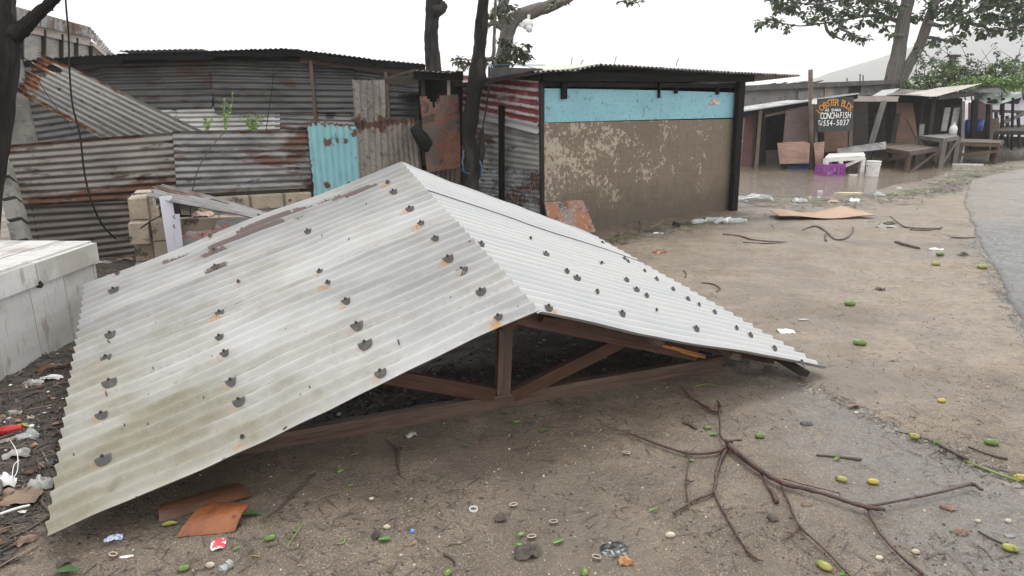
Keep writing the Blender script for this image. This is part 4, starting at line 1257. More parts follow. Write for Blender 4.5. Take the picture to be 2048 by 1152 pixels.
# side wall sheets
def bare(u, v): return (1.0 if u > .80 else 0) + max(0, 1 - (1 - v) / .08) * .8 + max(0, 1 - v / .05) * .5
wsheet(WBl, (917, 149), (1083, 163), (1076, 268), (917, 226), 'red_sheet', blue, 'v', off=.07, nl=16, pitch=.105, amp=.016, attrs={'bare': bare}, ragged=.012)
wsheet(WBl, (917, 195), (1079, 230), (1080, 352), (917, 330), 'sheet_light', blue, 'v', off=.0, nl=10, pitch=.085, amp=.012)
wsheet(WBl, (930, 335), (1082, 338), (1084, 470), (930, 430), 'sheet_flaked', blue, 'v', off=.03, nl=10, pitch=.06, amp=.007, ragged=.02)
mb = MB(); mb.beam(WBl(1003, 210, .11), Vector((*WBl(1003, 405, .11).to_2d(), 0)), .09, .05, WBl.n); mb.build('side_post', 'wood_black', blue)
board('dark_board', *pq(WBl, (976, 134), (1083, 137), (1083, 170), (976, 158), .02), .02, 'sheet_dark', blue)
# frond / dead stuff on side wall
fr = thing('dried_frond', 'brown dried frond hanging on the side wall right of the dark trunk', 'frond', WBl(968, 330).to_2d().to_3d())
mb = MB()
for i in range(14):
    x = 960 + random.uniform(-4, 14); y0 = 252 + random.uniform(0, 18); L = random.uniform(30, 75)
    mb.tube([WBl(x, y0, .16), WBl(x + random.uniform(-3, 3), y0 + L * .5, .15), WBl(x + random.uniform(-5, 5), y0 + L, .15)], [.008, .014, .004], 4)
mb.build('leaf_strip', 'twig', fr)
# rust plate leaning at the corner
rp = bil(WBf(1090, 405, .16), WBf(1166, 400, .14), WBf(1192, 463, .42), WBf(1104, 482, .44))
mb = MB(); mb.grid(lambda u, v: rp(u, v) + WBf.n * .03 * float(fbm(u * 3, v * 3, 5, 3)), 14, 12, .6, .5)
mb.grid(lambda u, v: rp(u, v) + WBf.n * (.03 * float(fbm(u * 3, v * 3, 5, 3)) - .012), 14, 12, .6, .5)
rpo = mb.build('rusted_plate', 'rust_plate_bright', smooth=True)
tag(rpo, 'blistered orange and black rusted plate leaning against the muddy block wall corner', 'metal plate')

# ============================================================ TREES
def leafcards(mb, c, n, L, spread=1.0, droop=.3, rnd=random):
    """a rosette of folded leaves round c"""
    for i in range(n):
        az = rnd.uniform(0, 2 * math.pi); el = rnd.uniform(-.7, .9)
        d = Vector((math.cos(az) * math.cos(el), math.sin(az) * math.cos(el), math.sin(el) - droop)).normalized()
        side = d.cross(Vector((rnd.uniform(-.4, .4), rnd.uniform(-.4, .4), 1))).normalized()
        l = L * rnd.uniform(.6, 1.15); w = l * rnd.uniform(.24, .34)
        b = c + d * (.12 * L * spread)
        up = side.cross(d) * (.12 * l)
        m1 = b + d * (l * .45); m2 = b + d * (l * .75) - UPZ * (.08 * l); tp = b + d * l - UPZ * (.2 * l)
        k = len(mb.v)
        mb.v += [b, m1 - side * w * .75 + up, m2 - side * w, tp, m2 + side * w, m1 + side * w * .75 + up, m2 - up * .3]
        mb.f += [(k, k + 1, k + 6), (k + 1, k + 2, k + 6), (k + 2, k + 3, k + 6), (k + 3, k + 4, k + 6), (k + 4, k + 5, k + 6), (k + 5, k, k + 6)]
        mb.uv += [None] * 6
def ppath(pts, dist):
    return [D(p[0], p[1], dist if len(p) < 3 else p[2]) for p in pts]
def smooth_path(P, n=4):
    out = []
    for i in range(len(P) - 1):
        p0 = P[max(i - 1, 0)]; p1 = P[i]; p2 = P[i + 1]; p3 = P[min(i + 2, len(P) - 1)]
        for k in range(n):
            t = k / n
            out.append(.5 * ((2 * p1) + (p2 - p0) * t + (2 * p0 - 5 * p1 + 4 * p2 - p3) * t * t + (3 * p1 - p0 - 3 * p2 + p3) * t ** 3))
    out.append(P[-1])
    return out
def interp_r(rs, n):
    m = len(rs)
    return [float(np.interp(i / (n - 1) * (m - 1), range(m), rs)) for i in range(n)]
def limb(parent, name, pts, dist, rpx, m, n=9, wob=.12):
    P = smooth_path(ppath(pts, dist), 4)
    R = interp_r([r * dist / FPX for r in rpx], len(P))
    mb = MB(); mb.tube(P, R, n, wob=wob)
    return mb.build(name, m, parent, smooth=True), P, R
# left dark tree at the frame's edge
lt = thing('dark_tree', 'wet dark tree trunk at the left edge with one broken branch rising right', 'tree', D(-30, 480, 5.6).to_2d().to_3d())
limb(lt, 'trunk', [(0, -90), (-4, 0), (0, 60), (2, 110), (-4, 180), (-12, 250), (-28, 340), (-45, 440), (-60, 640)], 5.6, [30, 30, 31, 33, 31, 32, 33, 37, 46], 'bark_dark', 12, .1)
limb(lt, 'branch', [(8, 78), (38, 62), (58, 45), (76, 28), (98, 8), (118, -14), (150, -60)], 5.6, [20, 17, 13, 11, 10, 10, 9], 'bark_dark', 9, .2)
limb(lt, 'twig', [(78, 30), (86, 26), (98, 20), (106, 20)], 5.55, [2.6, 2, 1.5, 2.4], 'bark_dark', 5)
limb(lt, 'twig', [(44, 58), (50, 44), (54, 30), (60, 22)], 5.5, [3, 2.2, 1.6, 1], 'bark_dark', 5)
# tree behind the shack
t2 = thing('bare_trunk', 'thick bare dark trunk standing behind the shack roof with a knot near its top', 'tree', D(868, 300, 17.2).to_2d().to_3d())
limb(t2, 'trunk', [(874, -70), (868, 0), (864, 40), (862, 80), (866, 120), (868, 200), (868, 320)], 17.2, [16, 17, 14, 14, 16, 17, 18], 'bark_dark', 10, .15)
limb(t2, 'stub', [(866, 22), (880, 20), (887, 12), (885, 4)], 17.0, [13, 11, 8, 4], 'bark_dark', 8, .2)
# leaning dark trunk in front
t3 = thing('crooked_tree', 'crooked dark trunk with blue rope tied low, standing left of the blue shack', 'tree', D(940, 470, 9.25).to_2d().to_3d())
limb(t3, 'trunk', [(972, -80), (967, 0), (962, 60), (958, 110), (954, 150), (946, 200), (940, 240), (938, 275), (946, 320), (942, 360), (938, 400), (936, 480)], 9.25,
     [12, 11, 13, 12, 18, 14, 17, 13, 18, 15, 20, 24], 'bark_dark', 14, .22)
limb(t3, 'side_stem', [(958, 118), (985, 116), (988, 80), (990, 40), (991, 0), (992, -50)], 9.3, [6, 4.5, 3.5, 3.2, 3, 3], 'bark_grey', 6)
mb = MB()
rp_ = []
for i in range(15):
    a = i / 14 * 2 * math.pi
    rp_.append(D(942, 335, 9.25) + Vector((math.cos(a) * .118, math.sin(a) * .118, .05 * math.sin(a * 1.0) - .02)))
mb.tube(rp_, .009, 6, cap=False)
mb.tube([D(960, 322, 9.1), D(964, 335, 9.08), D(961, 350, 9.1)], .011, 6)
mb.tube([D(928, 300, 9.1), D(924, 325, 9.08), D(930, 345, 9.1)], .010, 6)
rope = mb.build('blue_rope', 'rope_blue', smooth=True); tag(rope, 'blue rope looped low round the crooked dark trunk', 'rope')
# branching tree behind the blue shack
t4 = thing('branching_tree', 'grey tree behind the blue shack with a heavy limb reaching right and leafy shoots', 'tree', D(1000, 300, 18.0).to_2d().to_3d())
limb(t4, 'trunk', [(1000, 330), (1000, 220), (1003, 140), (1010, 95), (1016, 62), (1030, 38), (1062, 24), (1100, 12), (1140, -8), (1190, -40)], 18, [18, 17, 15, 15, 14, 15, 14, 12, 11, 9], 'bark_grey', 10, .14)
limb(t4, 'limb', [(1016, 55), (1002, 30), (1012, 0), (1022, -50)], 18, [11, 9, 8, 7], 'bark_grey', 8)
limb(t4, 'limb', [(1008, 60), (988, 45), (975, 52)], 18, [7, 5, 3], 'bark_grey', 7)
rr = random.Random(5)
mb = MB()
def cluster(mb, x, y, rx, ry, n, dist, L, k=5, dd=.6):
    for _ in range(n):
        a = rr.uniform(0, 6.283); q = math.sqrt(rr.random())
        leafcards(mb, D(x + rx * q * math.cos(a), y + ry * q * math.sin(a), dist + rr.uniform(-dd, dd)), k, L, rnd=rr)
for (x, y, rx, ry, n) in ((1020, 112, 30, 16, 38), (1045, 100, 14, 16, 9), (990, 125, 30, 10, 16), (928, 125, 18, 6, 9), (915, 120, 8, 6, 3), (1010, 85, 16, 10, 10),
                          (1030, 92, 8, 6, 4), (1048, 112, 10, 8, 6), (1010, 20, 24, 16, 22), (995, 30, 18, 20, 10), (1108, 5, 12, 8, 5), (1125, 5, 14, 6, 3), (1270, 2, 16, 4, 5), (1245, 3, 8, 2, 2)):
    cluster(mb, x, y, rx, ry, n, 17.6, .17)
mb.build('foliage', 'leaf_olive', t4)
# security camera under the limb
sc_ = thing('security_camera', 'white dome security camera hanging under the heavy grey limb', 'camera', D(1055, 60, 17.4))
mb = MB(); mb.tube([D(1058, 30, 17.4), D(1057, 38, 17.4)], .04, 8); mb.build('mount', 'white_plastic', sc_)
mb = MB(); c = D(1055, 48, 17.4); mb.lathe(c + Vector((0, 0, -.05)), [(.10, -.06), (.15, 0), (.155, .06), (.12, .13), (.05, .17), (0, .175)], 14); mb.build('housing', 'white_plastic', sc_, smooth=True)
mb = MB(); mb.lathe(D(1058, 58, 17.3), [(0, -.09), (.06, -.07), (.09, 0), (.08, .05), (.05, .09)], 12); mb.build('lens_ball', 'white_plastic', sc_, smooth=True)
mb = MB(); mb.box(D(1045, 50, 17.35), (.14, .12, .10), .3); mb.build('side_box', 'white_plastic', sc_)

# ---- big almond tree on the right
at_ = thing('almond_tree', 'large spreading almond tree leaning behind the market stalls', 'tree', D(1785, 300, 31).to_2d().to_3d())
DT = 31
limbs = []
limbs.append(limb(at_, 'trunk', [(1772, 300), (1776, 230), (1782, 180), (1792, 130), (1800, 85), (1807, 40), (1816, 0), (1828, -60)], DT, [24, 20, 17, 15, 13, 13, 12, 11], 'bark_grey', 12, .12))
limbs.append(limb(at_, 'limb', [(1790, 200), (1800, 165), (1818, 130), (1838, 95), (1852, 55), (1866, 15), (1884, -50)], DT, [13, 12, 10, 10, 10, 9, 8], 'bark_grey', 10, .12))
BR = [[(1802, 45), (1770, 34), (1730, 32), (1690, 40), (1650, 46), (1600, 52), (1560, 46), (1525, 45)],
      [(1806, 20), (1760, 2), (1700, -2), (1640, 8), (1590, 6), (1550, 4)],
      [(1690, 40), (1680, 55), (1700, 66), (1722, 80)], [(1650, 46), (1655, 62), (1665, 70), (1690, 82)],
      [(1560, 46), (1548, 38), (1535, 42), (1516, 52)], [(1590, 6), (1565, 20), (1545, 30)],
      [(1815, -20), (1760, -40), (1690, -46), (1620, -34), (1570, -20)],
      [(1856, 45), (1885, 52), (1920, 42), (1960, 48), (2000, 40), (2040, 50)],
      [(1846, 75), (1870, 76), (1895, 82), (1915, 76)], [(1805, 72), (1790, 70), (1780, 72)],
      [(1870, 5), (1910, -8), (1960, -2), (2010, 8), (2070, 4)],
      [(1880, -40), (1940, -46), (2000, -40), (2070, -50)], [(1960, 48), (1985, 62), (2020, 58), (2045, 66)]]
twp = []
for b in BR:
    o, P, R = limb(at_, 'branch', b, DT - rr.uniform(-.8, 1.2), [5 if b[0][0] > 1795 and b[0][0] < 1890 else 2.5, 3, 2.2, 1.2, .8][:max(2, min(5, len(b)))], 'bark_grey', 6)
    twp += P
mb = MB()
CR = [(1600, 2, 55, 26, 34), (1565, 18, 26, 14, 14), (1545, 40, 14, 10, 8), (1520, 48, 10, 6, 5), (1575, 55, 12, 6, 4), (1640, 30, 45, 16, 28), (1690, 8, 60, 26, 46),
      (1750, 18, 50, 26, 44), (1700, 45, 40, 10, 12), (1725, 78, 14, 8, 8), (1698, 70, 10, 8, 6), (1665, 68, 8, 5, 4), (1772, 52, 8, 5, 3), (1755, 50, 8, 5, 3), (1780, 70, 8, 4, 3),
      (1840, 20, 34, 30, 20), (1890, 30, 40, 30, 38), (1945, 20, 50, 34, 60), (2005, 20, 50, 36, 64), (2040, 30, 30, 30, 34), (1900, 78, 24, 8, 9), (1870, 82, 16, 6, 5), (1960, 62, 40, 10, 14),
      (2020, 62, 30, 10, 12), (1650, -30, 80, 26, 60), (1750, -40, 80, 30, 70), (1900, -40, 90, 30, 90), (2020, -30, 60, 30, 60), (1830, -50, 60, 30, 50), (1545, 2, 18, 8, 5), (2090, 20, 50, 50, 60)]
for (x, y, rx, ry, n) in CR:
    cluster(mb, x, y, rx, ry, n, DT, .27, 7, 1.6)
mb.build('crown', 'leaf_almond', at_)
# shrubs right
def shrub(name, label, blobs, dist, L, mname, stems, n_leaf=5, dd=.7, grp='shrubs behind the stalls'):
    x0, y0 = blobs[0][0], blobs[0][1]
    t = thing(name, label, 'shrub', D(x0, 230, dist).to_2d().to_3d(), grp)
    mb = MB()
    for (x, y, rx, ry, n) in blobs:
        cluster(mb, x, y, rx, ry, n, dist, L, n_leaf, dd)
    mb.build('foliage', mname, t)
    mb = MB()
    for s in stems:
        P = smooth_path(ppath(s, dist), 3)
        mb.tube(P, interp_r([.03, .02, .012, .006], len(P)), 5)
    mb.build('stem', 'bark_dark', t)
    return t
st = []
bl = []
for i in range(17):
    x = 1835 + i * 13; top = 92 + 18 * math.sin(i * 1.7) + rr.uniform(-8, 14)
    st.append([(x + 5, 200), (x + rr.uniform(-5, 5), 165), (x + rr.uniform(-26, 18), 135), (x + rr.uniform(-50, 30), top)])
    for k in range(9):
        f_ = rr.random(); bl.append((st[-1][3][0] * f_ + st[-1][1][0] * (1 - f_) + rr.uniform(-6, 6), top * f_ + 165 * (1 - f_), 7, 6, 2))
shrub('leggy_shrub', 'tall thin-stemmed shrub with sparse dark leaves behind the stalls', bl, 29, .16, 'leaf_olive', st, 3)
shrub('green_shrub', 'dense mid-green shrub low behind the beige stall roof', [(1860, 166, 50, 16, 150), (1900, 148, 45, 18, 110), (1830, 176, 34, 12, 60), (1960, 148, 70, 18, 150), (2020, 135, 40, 18, 80), (1880, 128, 34, 14, 30)], 28, .15, 'leaf_bush', [[(1850, 230), (1855, 200), (1860, 175), (1862, 160)]])
shrub('bright_vine_shrub', 'bright yellow-green leafy vine mass above the white tarpaulin', [(2000, 168, 50, 14, 170), (1960, 162, 44, 12, 100), (2050, 160, 30, 18, 90), (1930, 172, 34, 8, 50)], 27, .16, 'leaf_vine', [[(2000, 230), (2002, 200), (2005, 175), (2004, 165)]])
mb = MB(); c = D(1904, 118, 33); mb.beam(D(1903, 205, 33), D(1905, 113, 33), .22, .2, w2=.2, h2=.2)
chim = thing('brick_stack', 'reddish stub of wall poking up among the thin shrubs', 'pillar', D(1904, 200, 33).to_2d().to_3d())
mb.build('shaft', 'rust_plate', chim)
mb = MB(); mb.box(D(1908, 112, 33), (.5, .3, .12)); mb.build('cap', 'rust_plate', chim)

# ---- weeds in front of the left shack
def weed(label, x, y0, y1, dist, spread, n):
    t = thing('weed', label, 'weed', D(x, y0, dist), 'weeds behind the fence')
    mb = MB(); lf = MB()
    for i in range(n):
        tx = x + rr.uniform(-spread, spread); ty = y1 + rr.uniform(0, (y0 - y1) * .5)
        P = smooth_path([D(x + rr.uniform(-3, 3), y0, dist), D((x + tx) / 2 + rr.uniform(-3, 3), (y0 + ty) / 2, dist), D(tx, ty, dist)], 3)
        mb.tube(P, interp_r([.006, .003], len(P)), 4)
        for q in P[2:]:
            leafcards(lf, q, 3, .042, rnd=rr)
    mb.build('stem', 'leaf_weed', t); lf.build('leaves', 'leaf_weed', t)
weed('tall thin yellow-green weed rising against the dark shack wall', 452, 262, 182, 9.6, 14, 5)
weed('small bushy weed just right of the leaning pale sheet', 345, 268, 228, 9.6, 14, 7)
weed('low pale weed between the bushy weed and the tall thin weed', 415, 264, 232, 9.6, 10, 5)
weed('wide leafy weed on the right behind the grey fence sheet', 508, 264, 228, 9.6, 24, 11)

# ============================================================ RIGHT SIDE: BUILDING AND STALLS
WC = Plane(D(1490, 180, 26), D(1800, 180, 29))
cb = thing('concrete_building', 'long low grey concrete building with flat slab roof behind the fish stall', 'building', D(1640, 230, 30).to_2d().to_3d())
A, B = WC(1480, 180), WC(1800, 170)
pA = Vector((A.x, A.y, 0)); pB = Vector((B.x, B.y, 0)); bk = -WC.n * 5
zA = WC(1490, 178).z; zB = WC(1795, 166).z
mb = MB(); mb.solid([pA, pB, pB + UPZ * zB, pA + UPZ * zA], bk.normalized(), .25); mb.build('wall', 'concrete', cb)
mb = MB(); mb.solid([pB, pB + bk, pB + bk + UPZ * zB, pB + UPZ * zB], -WC.t if WC.t.x > 0 else WC.t, .25); mb.build('wall', 'concrete_dark', cb)
a0 = WC(1484, 172, .35); a1 = WC(1800, 159, .35)
mb = MB(); mb.solid([a0, a1, a1 + bk * 1.1, a0 + bk * 1.1], UPZ, -.17); mb.build('roof_slab', 'concrete_dark', cb)
for (x0, x1, y0, y1, m) in ((1596, 1617, 183, 212, 'ply_grey'), (1622, 1646, 178, 206, 'ply_grey'), (1650, 1668, 172, 196, 'wood_pale'), (1700, 1722, 172, 186, 'wood_dark')):
    board('shutter', *pq(WC, (x0, y0), (x1, y0 - 1), (x1, y1), (x0, y1), .06), .05, m, cb)
for (x, y) in ((1694, 156), (1720, 148), (1726, 150), (1772, 152)):
    mb = MB(); mb.tube([WC(x, y, -.5), WC(x, 168, -.5)], .025, 5); mb.build('rebar', 'steel_dark', cb)
gv = thing('roof_junk', 'heap of dark scrap strips lying on the flat slab roof', 'scrap', WC(1600, 170, -.2))
mb = MB()
for i in range(16):
    x = 1530 + i * 6.5 + rr.uniform(-6, 6)
    y = 170 - (x - 1530) * .05
    mb.beam(WC(x, y, .1), WC(x + rr.uniform(8, 22), y + rr.uniform(-4, -1), -.2), .12, .03)
mb.build('strip', 'wood_dark', gv)

def P19(x, y, d=19.6): return D(x, y, d)
ZG = -.16
def gpt(px, py, z=ZG): return G(px, py, z)
# pole
pole = MB(); b = G(1622, 338, -.1); d0 = 19.4
pole.tube([D(1621, 140, 19.3), D(1622, 240, 19.3), D(1622, 350, 19.3)], [.065, .07, .075], 8)
po = pole.build('wooden_pole', 'wood_red_grey', smooth=True); tag(po, 'tall reddish-brown wooden pole standing in the flood beside the painted sign', 'pole')
fs = thing('fish_stall', 'dark plank fish stall with low sloping roof standing in flood water', 'stall', D(1600, 340, 21).to_2d().to_3d())
RE1 = [(1487, 221), (1530, 214.5), (1575, 207.5), (1620, 201), (1668, 193), (1716, 186)]
for i in range(5):
    a = D(*RE1[i], 19.3 + .15 * i); b = D(RE1[i + 1][0] + 2, RE1[i + 1][1], 19.45 + .15 * i)
    bk = Vector((.5, 3.0, .02 if i < 3 else -.08))
    corr('roof_sheet', a + bk, b + bk, b, a, 'sheet_light', fs, 'u', nl=3, nrm=(0, 0, 1), wob=.01, pitch=.1, amp=.012, spw=5)
    mb = MB(); mb.beam(a + Vector((0, .08, -.10)), b + Vector((0, .08, -.10)), .04, .12); mb.build('fascia_board', 'wood_black', fs)
    mb = MB(); mb.beam(a + Vector((0, -.01, -.012)), b + Vector((0, -.01, -.012)), .02, .03); mb.build('edge_strip', 'galv_roof_r', fs)
def pst(parent, a, b, d, w, m, name='post'):
    mb = MB(); mb.beam(D(*a, d), D(*b, d), w, w); return mb.build(name, m, parent)
pst(fs, (1521, 222), (1512, 340), 19.5, .09, 'wood_brown')
pst(fs, (1512, 222), (1505, 338), 19.9, .07, 'wood_dark')
pst(fs, (1702, 196), (1699, 345), 19.9, .10, 'wood_brown')
pst(fs, (1631, 200), (1632, 345), 19.6, .07, 'wood_grey')
board('door_panel', D(1483, 222, 20.4), D(1509, 221, 20.3), D(1508, 345, 20.3), D(1483, 345, 20.4), .03, 'maroon_wall', fs)
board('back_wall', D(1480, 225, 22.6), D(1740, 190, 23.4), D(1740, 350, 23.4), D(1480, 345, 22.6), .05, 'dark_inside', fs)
board('side_wall', D(1522, 222, 19.9), D(1532, 222, 22.5), D(1530, 340, 22.5), D(1516, 340, 19.9), .03, 'wood_dark', fs)
board('upper_panel', D(1572, 219, 19.75), D(1620, 211, 19.8), D(1620, 290, 19.7), D(1566, 290, 19.65), .03, 'ply_maroon', fs)
board('rear_panel', D(1648, 262, 20.4), D(1700, 262, 20.5), D(1700, 302, 20.4), D(1650, 304, 20.3), .03, 'ply_orange', fs)
board('rear_panel', D(1640, 200, 20.9), D(1736, 196, 21.2), D(1736, 335, 21.2), D(1640, 335, 20.9), .03, 'wood_dark', fs)
board('rear_panel', D(1532, 300, 21.4), D(1566, 300, 21.5), D(1566, 345, 21.5), D(1532, 345, 21.4), .03, 'ply_maroon', fs)
mb = MB(); mb.beam(D(1530, 232, 19.7), D(1622, 212, 19.9), .04, .07); mb.build('rail', 'wood_brown', fs)
board('corner_scrap', D(1624, 199, 19.2), D(1634, 198, 19.2), D(1634, 208, 19.2), D(1624, 208, 19.2), .02, 'white_paint', fs)
# counter board hanging in front
def cboard(x0, x1, m, d=19.15):
    pts = [D(x0, 286, d), D(x1 - 12 if x0 < 1600 else x1, 283, d), D(x1, 287, d), D(x1 - 2, 326, d), D(x0 + 5, 328, d)]
    mb = MB(); mb.solid(pts, (0, 1, 0), .03); return mb
cboard(1555, 1620, 0).build('counter_board', 'ply_pink', fs)
cboard(1627, 1649, 0).build('counter_board', 'ply_pink', fs)
mb = MB(); mb.beam(D(1560, 330, 19.3), D(1648, 330, 19.3), .05, .06); mb.build('skid', 'wood_dark', fs)
mb = MB(); mb.beam(D(1567, 328, 19.4), D(1567, 345, 19.4), .1, .1); mb.build('leg', 'wood_dark', fs)
mb = MB(); mb.beam(D(1634, 328, 19.3), D(1634, 350, 19.3), .1, .1); mb.build('leg', 'wood_dark', fs)
tub = thing('blue_tub', 'blue plastic tub half hidden under the pinkish counter board', 'tub', D(1600, 336, 19.8))
mb = MB(); mb.box(D(1600, 333, 19.8), (.62, .35, .16)); mb.build('body', 'blue', tub)
mb = MB(); mb.box(D(1600, 327.5, 19.8), (.68, .4, .03)); mb.build('rim', 'blue', tub)

# ---- the sign
DS = 19.25
sg = thing('painted_sign', 'black hand-painted board reading lobster buds, conch and fish, with a phone number', 'sign', D(1668, 262, DS))
sa, sb_, sc2, sd = D(1633, 197.5, DS), D(1706, 193.5, DS), D(1705, 262, DS), D(1636, 264, DS)
mb = MB(); mb.solid([sa, sb_, sc2, sd], (0, 1, 0), .025); mb.build('sign_board', 'sign_black', sg)
def text_obj(s, px, py, hpx, m, name, rot=0.0, xs=1.0, thick=.02):
    thick = min(thick, .016)
    cu = bpy.data.curves.new('lettering', 'FONT'); cu.body = s; cu.size = 1; cu.align_x = 'CENTER'; cu.align_y = 'CENTER'
    cu.extrude = .01; cu.offset = thick
    tmp = bpy.data.objects.new('tmp', cu); COL.objects.link(tmp)
    bpy.context.view_layer.update()
    dg = bpy.context.evaluated_depsgraph_get()
    me = bpy.data.meshes.new_from_object(tmp.evaluated_get(dg))
    COL.objects.unlink(tmp); bpy.data.objects.remove(tmp)
    vs = np.array([v.co[:] for v in me.vertices])
    h = vs[:, 1].max() - vs[:, 1].min()
    k = hpx * DS / FPX / .72
    for v in me.vertices:
        x, y = v.co.x * k * xs, v.co.y * k
        c, s_ = math.cos(rot), math.sin(rot)
        v.co = (x * c - y * s_, v.co.z * k * .2, x * s_ + y * c)
    me.materials.clear(); me.materials.append(M[m])
    if not me.uv_layers: me.uv_layers.new(name='UVMap')
    o = bpy.data.objects.new(name, me); COL.objects.link(o)
    o.parent = sg
    o.location = D(px, py, DS - .03) - wloc(sg)
    return o
arc = [('L', 1638.5, 223, .75, 12), ('O', 1643.5, 216, .5, 12), ('B', 1650, 211, .3, 12.5), ('S', 1656.5, 207.5, .15, 12.5), ('T', 1662.5, 206, .05, 13), ('E', 1668, 205.5, 0, 13),
       ('R', 1674, 206, -.05, 13), ('B', 1686, 207.5, -.12, 13), ('U', 1692, 209.5, -.25, 12.5), ('D', 1697, 213, -.4, 12), ('S', 1701, 217.5, -.6, 12)]
for ch, x, y, r, h in arc:
    text_obj(ch, x, y, h, 'sign_orange', 'letter', r, .78, .035)
for i, ch in enumerate('AS SHAKA'):
    if ch != ' ': text_obj(ch, 1652.5 + i * 3.9, 220.5, 5.5, 'sign_white', 'letter', 0, .95, .02)
for i, ch in enumerate('CONCH&FISH'):
    w = [0, 6.6, 13.2, 19.8, 26.4, 32.2, 37.5, 43.0, 48.0, 54.6][i]
    text_obj(ch, 1644 + w, 232.5 - .03 * w, 12.5 if ch != '&' else 8, 'sign_white', 'letter', 0, .58, .035)
for ch, x, y, h in (('T', 1638, 246, 9), ('e', 1641.3, 248, 7), ('l', 1643.8, 246.5, 9)):
    text_obj(ch, x, y, h, 'sign_white', 'letter', 0, .6, .03)
for i, ch in enumerate('554-5037'):
    text_obj(ch, 1649 + i * 6.6, 247 - .25 * i, 11 if ch != '-' else 11, 'sign_white', 'letter', 0, .72, .035)

# ---- open market stall row behind the tables
ms = thing('market_stall', 'open timber market stall with beige sheet roof, slanting posts and dark interior', 'stall', D(1830, 310, 24).to_2d().to_3d())
mb = MB(); mb.beam(D(1706, 197.5, 20.2), D(1795, 198, 21.8), .05, .155); mb.build('pale_beam', 'wood_pale', ms)
pst(ms, (1768, 203), (1727, 338), 20.2, .12, 'wood_grey')
pst(ms, (1796, 228), (1779, 320), 22.2, .13, 'wood_dark')
pst(ms, (1869, 195), (1855, 315), 22.5, .11, 'wood_dark')
pst(ms, (1843, 203), (1838, 300), 24.5, .11, 'wood_dark')
pst(ms, (1926, 203), (1923, 300), 24.5, .10, 'wood_grey')
pst(ms, (1950, 200), (1945, 300), 24.8, .17, 'wood_black')
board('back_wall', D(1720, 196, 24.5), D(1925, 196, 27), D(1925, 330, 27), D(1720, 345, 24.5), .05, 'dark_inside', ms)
board('inner_panel', D(1795, 205, 23), D(1826, 206, 23.2), D(1838, 296, 23), D(1792, 292, 22.8), .03, 'ply_orange', ms)
mb = MB(); mb.beam(D(1812, 238, 22.7), D(1842, 296, 22.7), .09, .05); mb.build('brace', 'wood_red', ms)
board('inner_panel', D(1750, 225, 23.8), D(1772, 225, 23.9), D(1770, 330, 23.8), D(1748, 330, 23.6), .03, 'wood_dark', ms)
board('inner_panel', D(1890, 215, 24.5), D(1902, 215, 24.5), D(1893, 262, 24.5), D(1882, 262, 24.5), .03, 'ply_grey', ms)
board('inner_panel', D(1908, 216, 24.6), D(1922, 214, 24.6), D(1912, 260, 24.6), D(1900, 262, 24.6), .03, 'ply_grey', ms)
board('inner_panel', D(1840, 248, 24), D(1850, 248, 24), D(1847, 270, 24), D(1838, 270, 24), .03, 'ply_grey', ms)
corr('roof_sheet', D(1765, 180, 24.5), D(1800, 176.5, 24.5), D(1778, 192, 21.5), D(1745, 192, 21.2), 'galv_roof_r', ms, 'u', nl=4, nrm=(0, 0, 1), pitch=.1)
corr('roof_sheet', D(1800, 178, 25.5), D(1872, 181, 25.5), D(1840, 190, 22), D(1772, 190, 21.5), 'sheet_rust', ms, 'u', nl=4, nrm=(0, 0, 1), pitch=.1)
corr('roof_sheet', D(1880, 175, 25.5), D(1966, 167, 26), D(1874, 193, 22), D(1800, 190, 21.8), 'beige_sheet', ms, 'u', nl=5, nrm=(0, 0, 1), pitch=.1, wob=.02)
corr('roof_sheet', D(1920, 180, 26.5), D(1995, 170, 27), D(2010, 186, 25), D(1935, 184, 24.5), 'sheet_dark', ms, 'u', nl=4, nrm=(0, 0, 1), pitch=.1)
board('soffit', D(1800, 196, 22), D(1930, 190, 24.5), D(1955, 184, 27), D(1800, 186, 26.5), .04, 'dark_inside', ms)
mb = MB(); mb.beam(D(1876, 196, 22.2), D(1955, 188, 25), .06, .12); mb.build('roof_beam', 'wood_dark', ms)
# tarp
tp = thing('tarp_stall', 'far open stall on thin dark posts under a lumpy white-green tarpaulin', 'stall', D(1985, 290, 27).to_2d().to_3d())
def tarpf(u, v):
    x = 1948 + 95 * u; y = 179 + 5 * u + v * (16 + 12 * math.sin(u * 3.3 + .3)) + 4 * float(fbm(u * 6, v * 3, 8, 3))
    return D(x, y, 27.6 - 2.4 * v + 1.0 * u + .3 * math.sin(u * 14 + v * 3))
mb = MB(); mb.grid(tarpf, 26, 8, 4, 1.5); mb.build('tarpaulin', 'tarp', tp, smooth=True)
for (x, w) in ((1977, .11), (2006, .09), (2026, .07)):
    pst(tp, (x, 196), (x - 3, 300), 26.2, w, 'wood_black')
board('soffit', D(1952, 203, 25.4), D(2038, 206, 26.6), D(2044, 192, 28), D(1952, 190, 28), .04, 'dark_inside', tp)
board('rear_panel', D(1938, 205, 29), D(1985, 205, 29.3), D(1985, 300, 29.2), D(1938, 300, 29), .04, 'maroon_wall', tp)
board('rear_panel', D(1968, 240, 28), D(1998, 235, 28), D(1998, 300, 28), D(1968, 300, 28), .04, 'wood_brown', tp)
board('rear_panel', D(1930, 245, 27.5), D(1975, 245, 27.5), D(1975, 300, 27.5), D(1930, 300, 27.5), .04, 'dark_inside', tp)
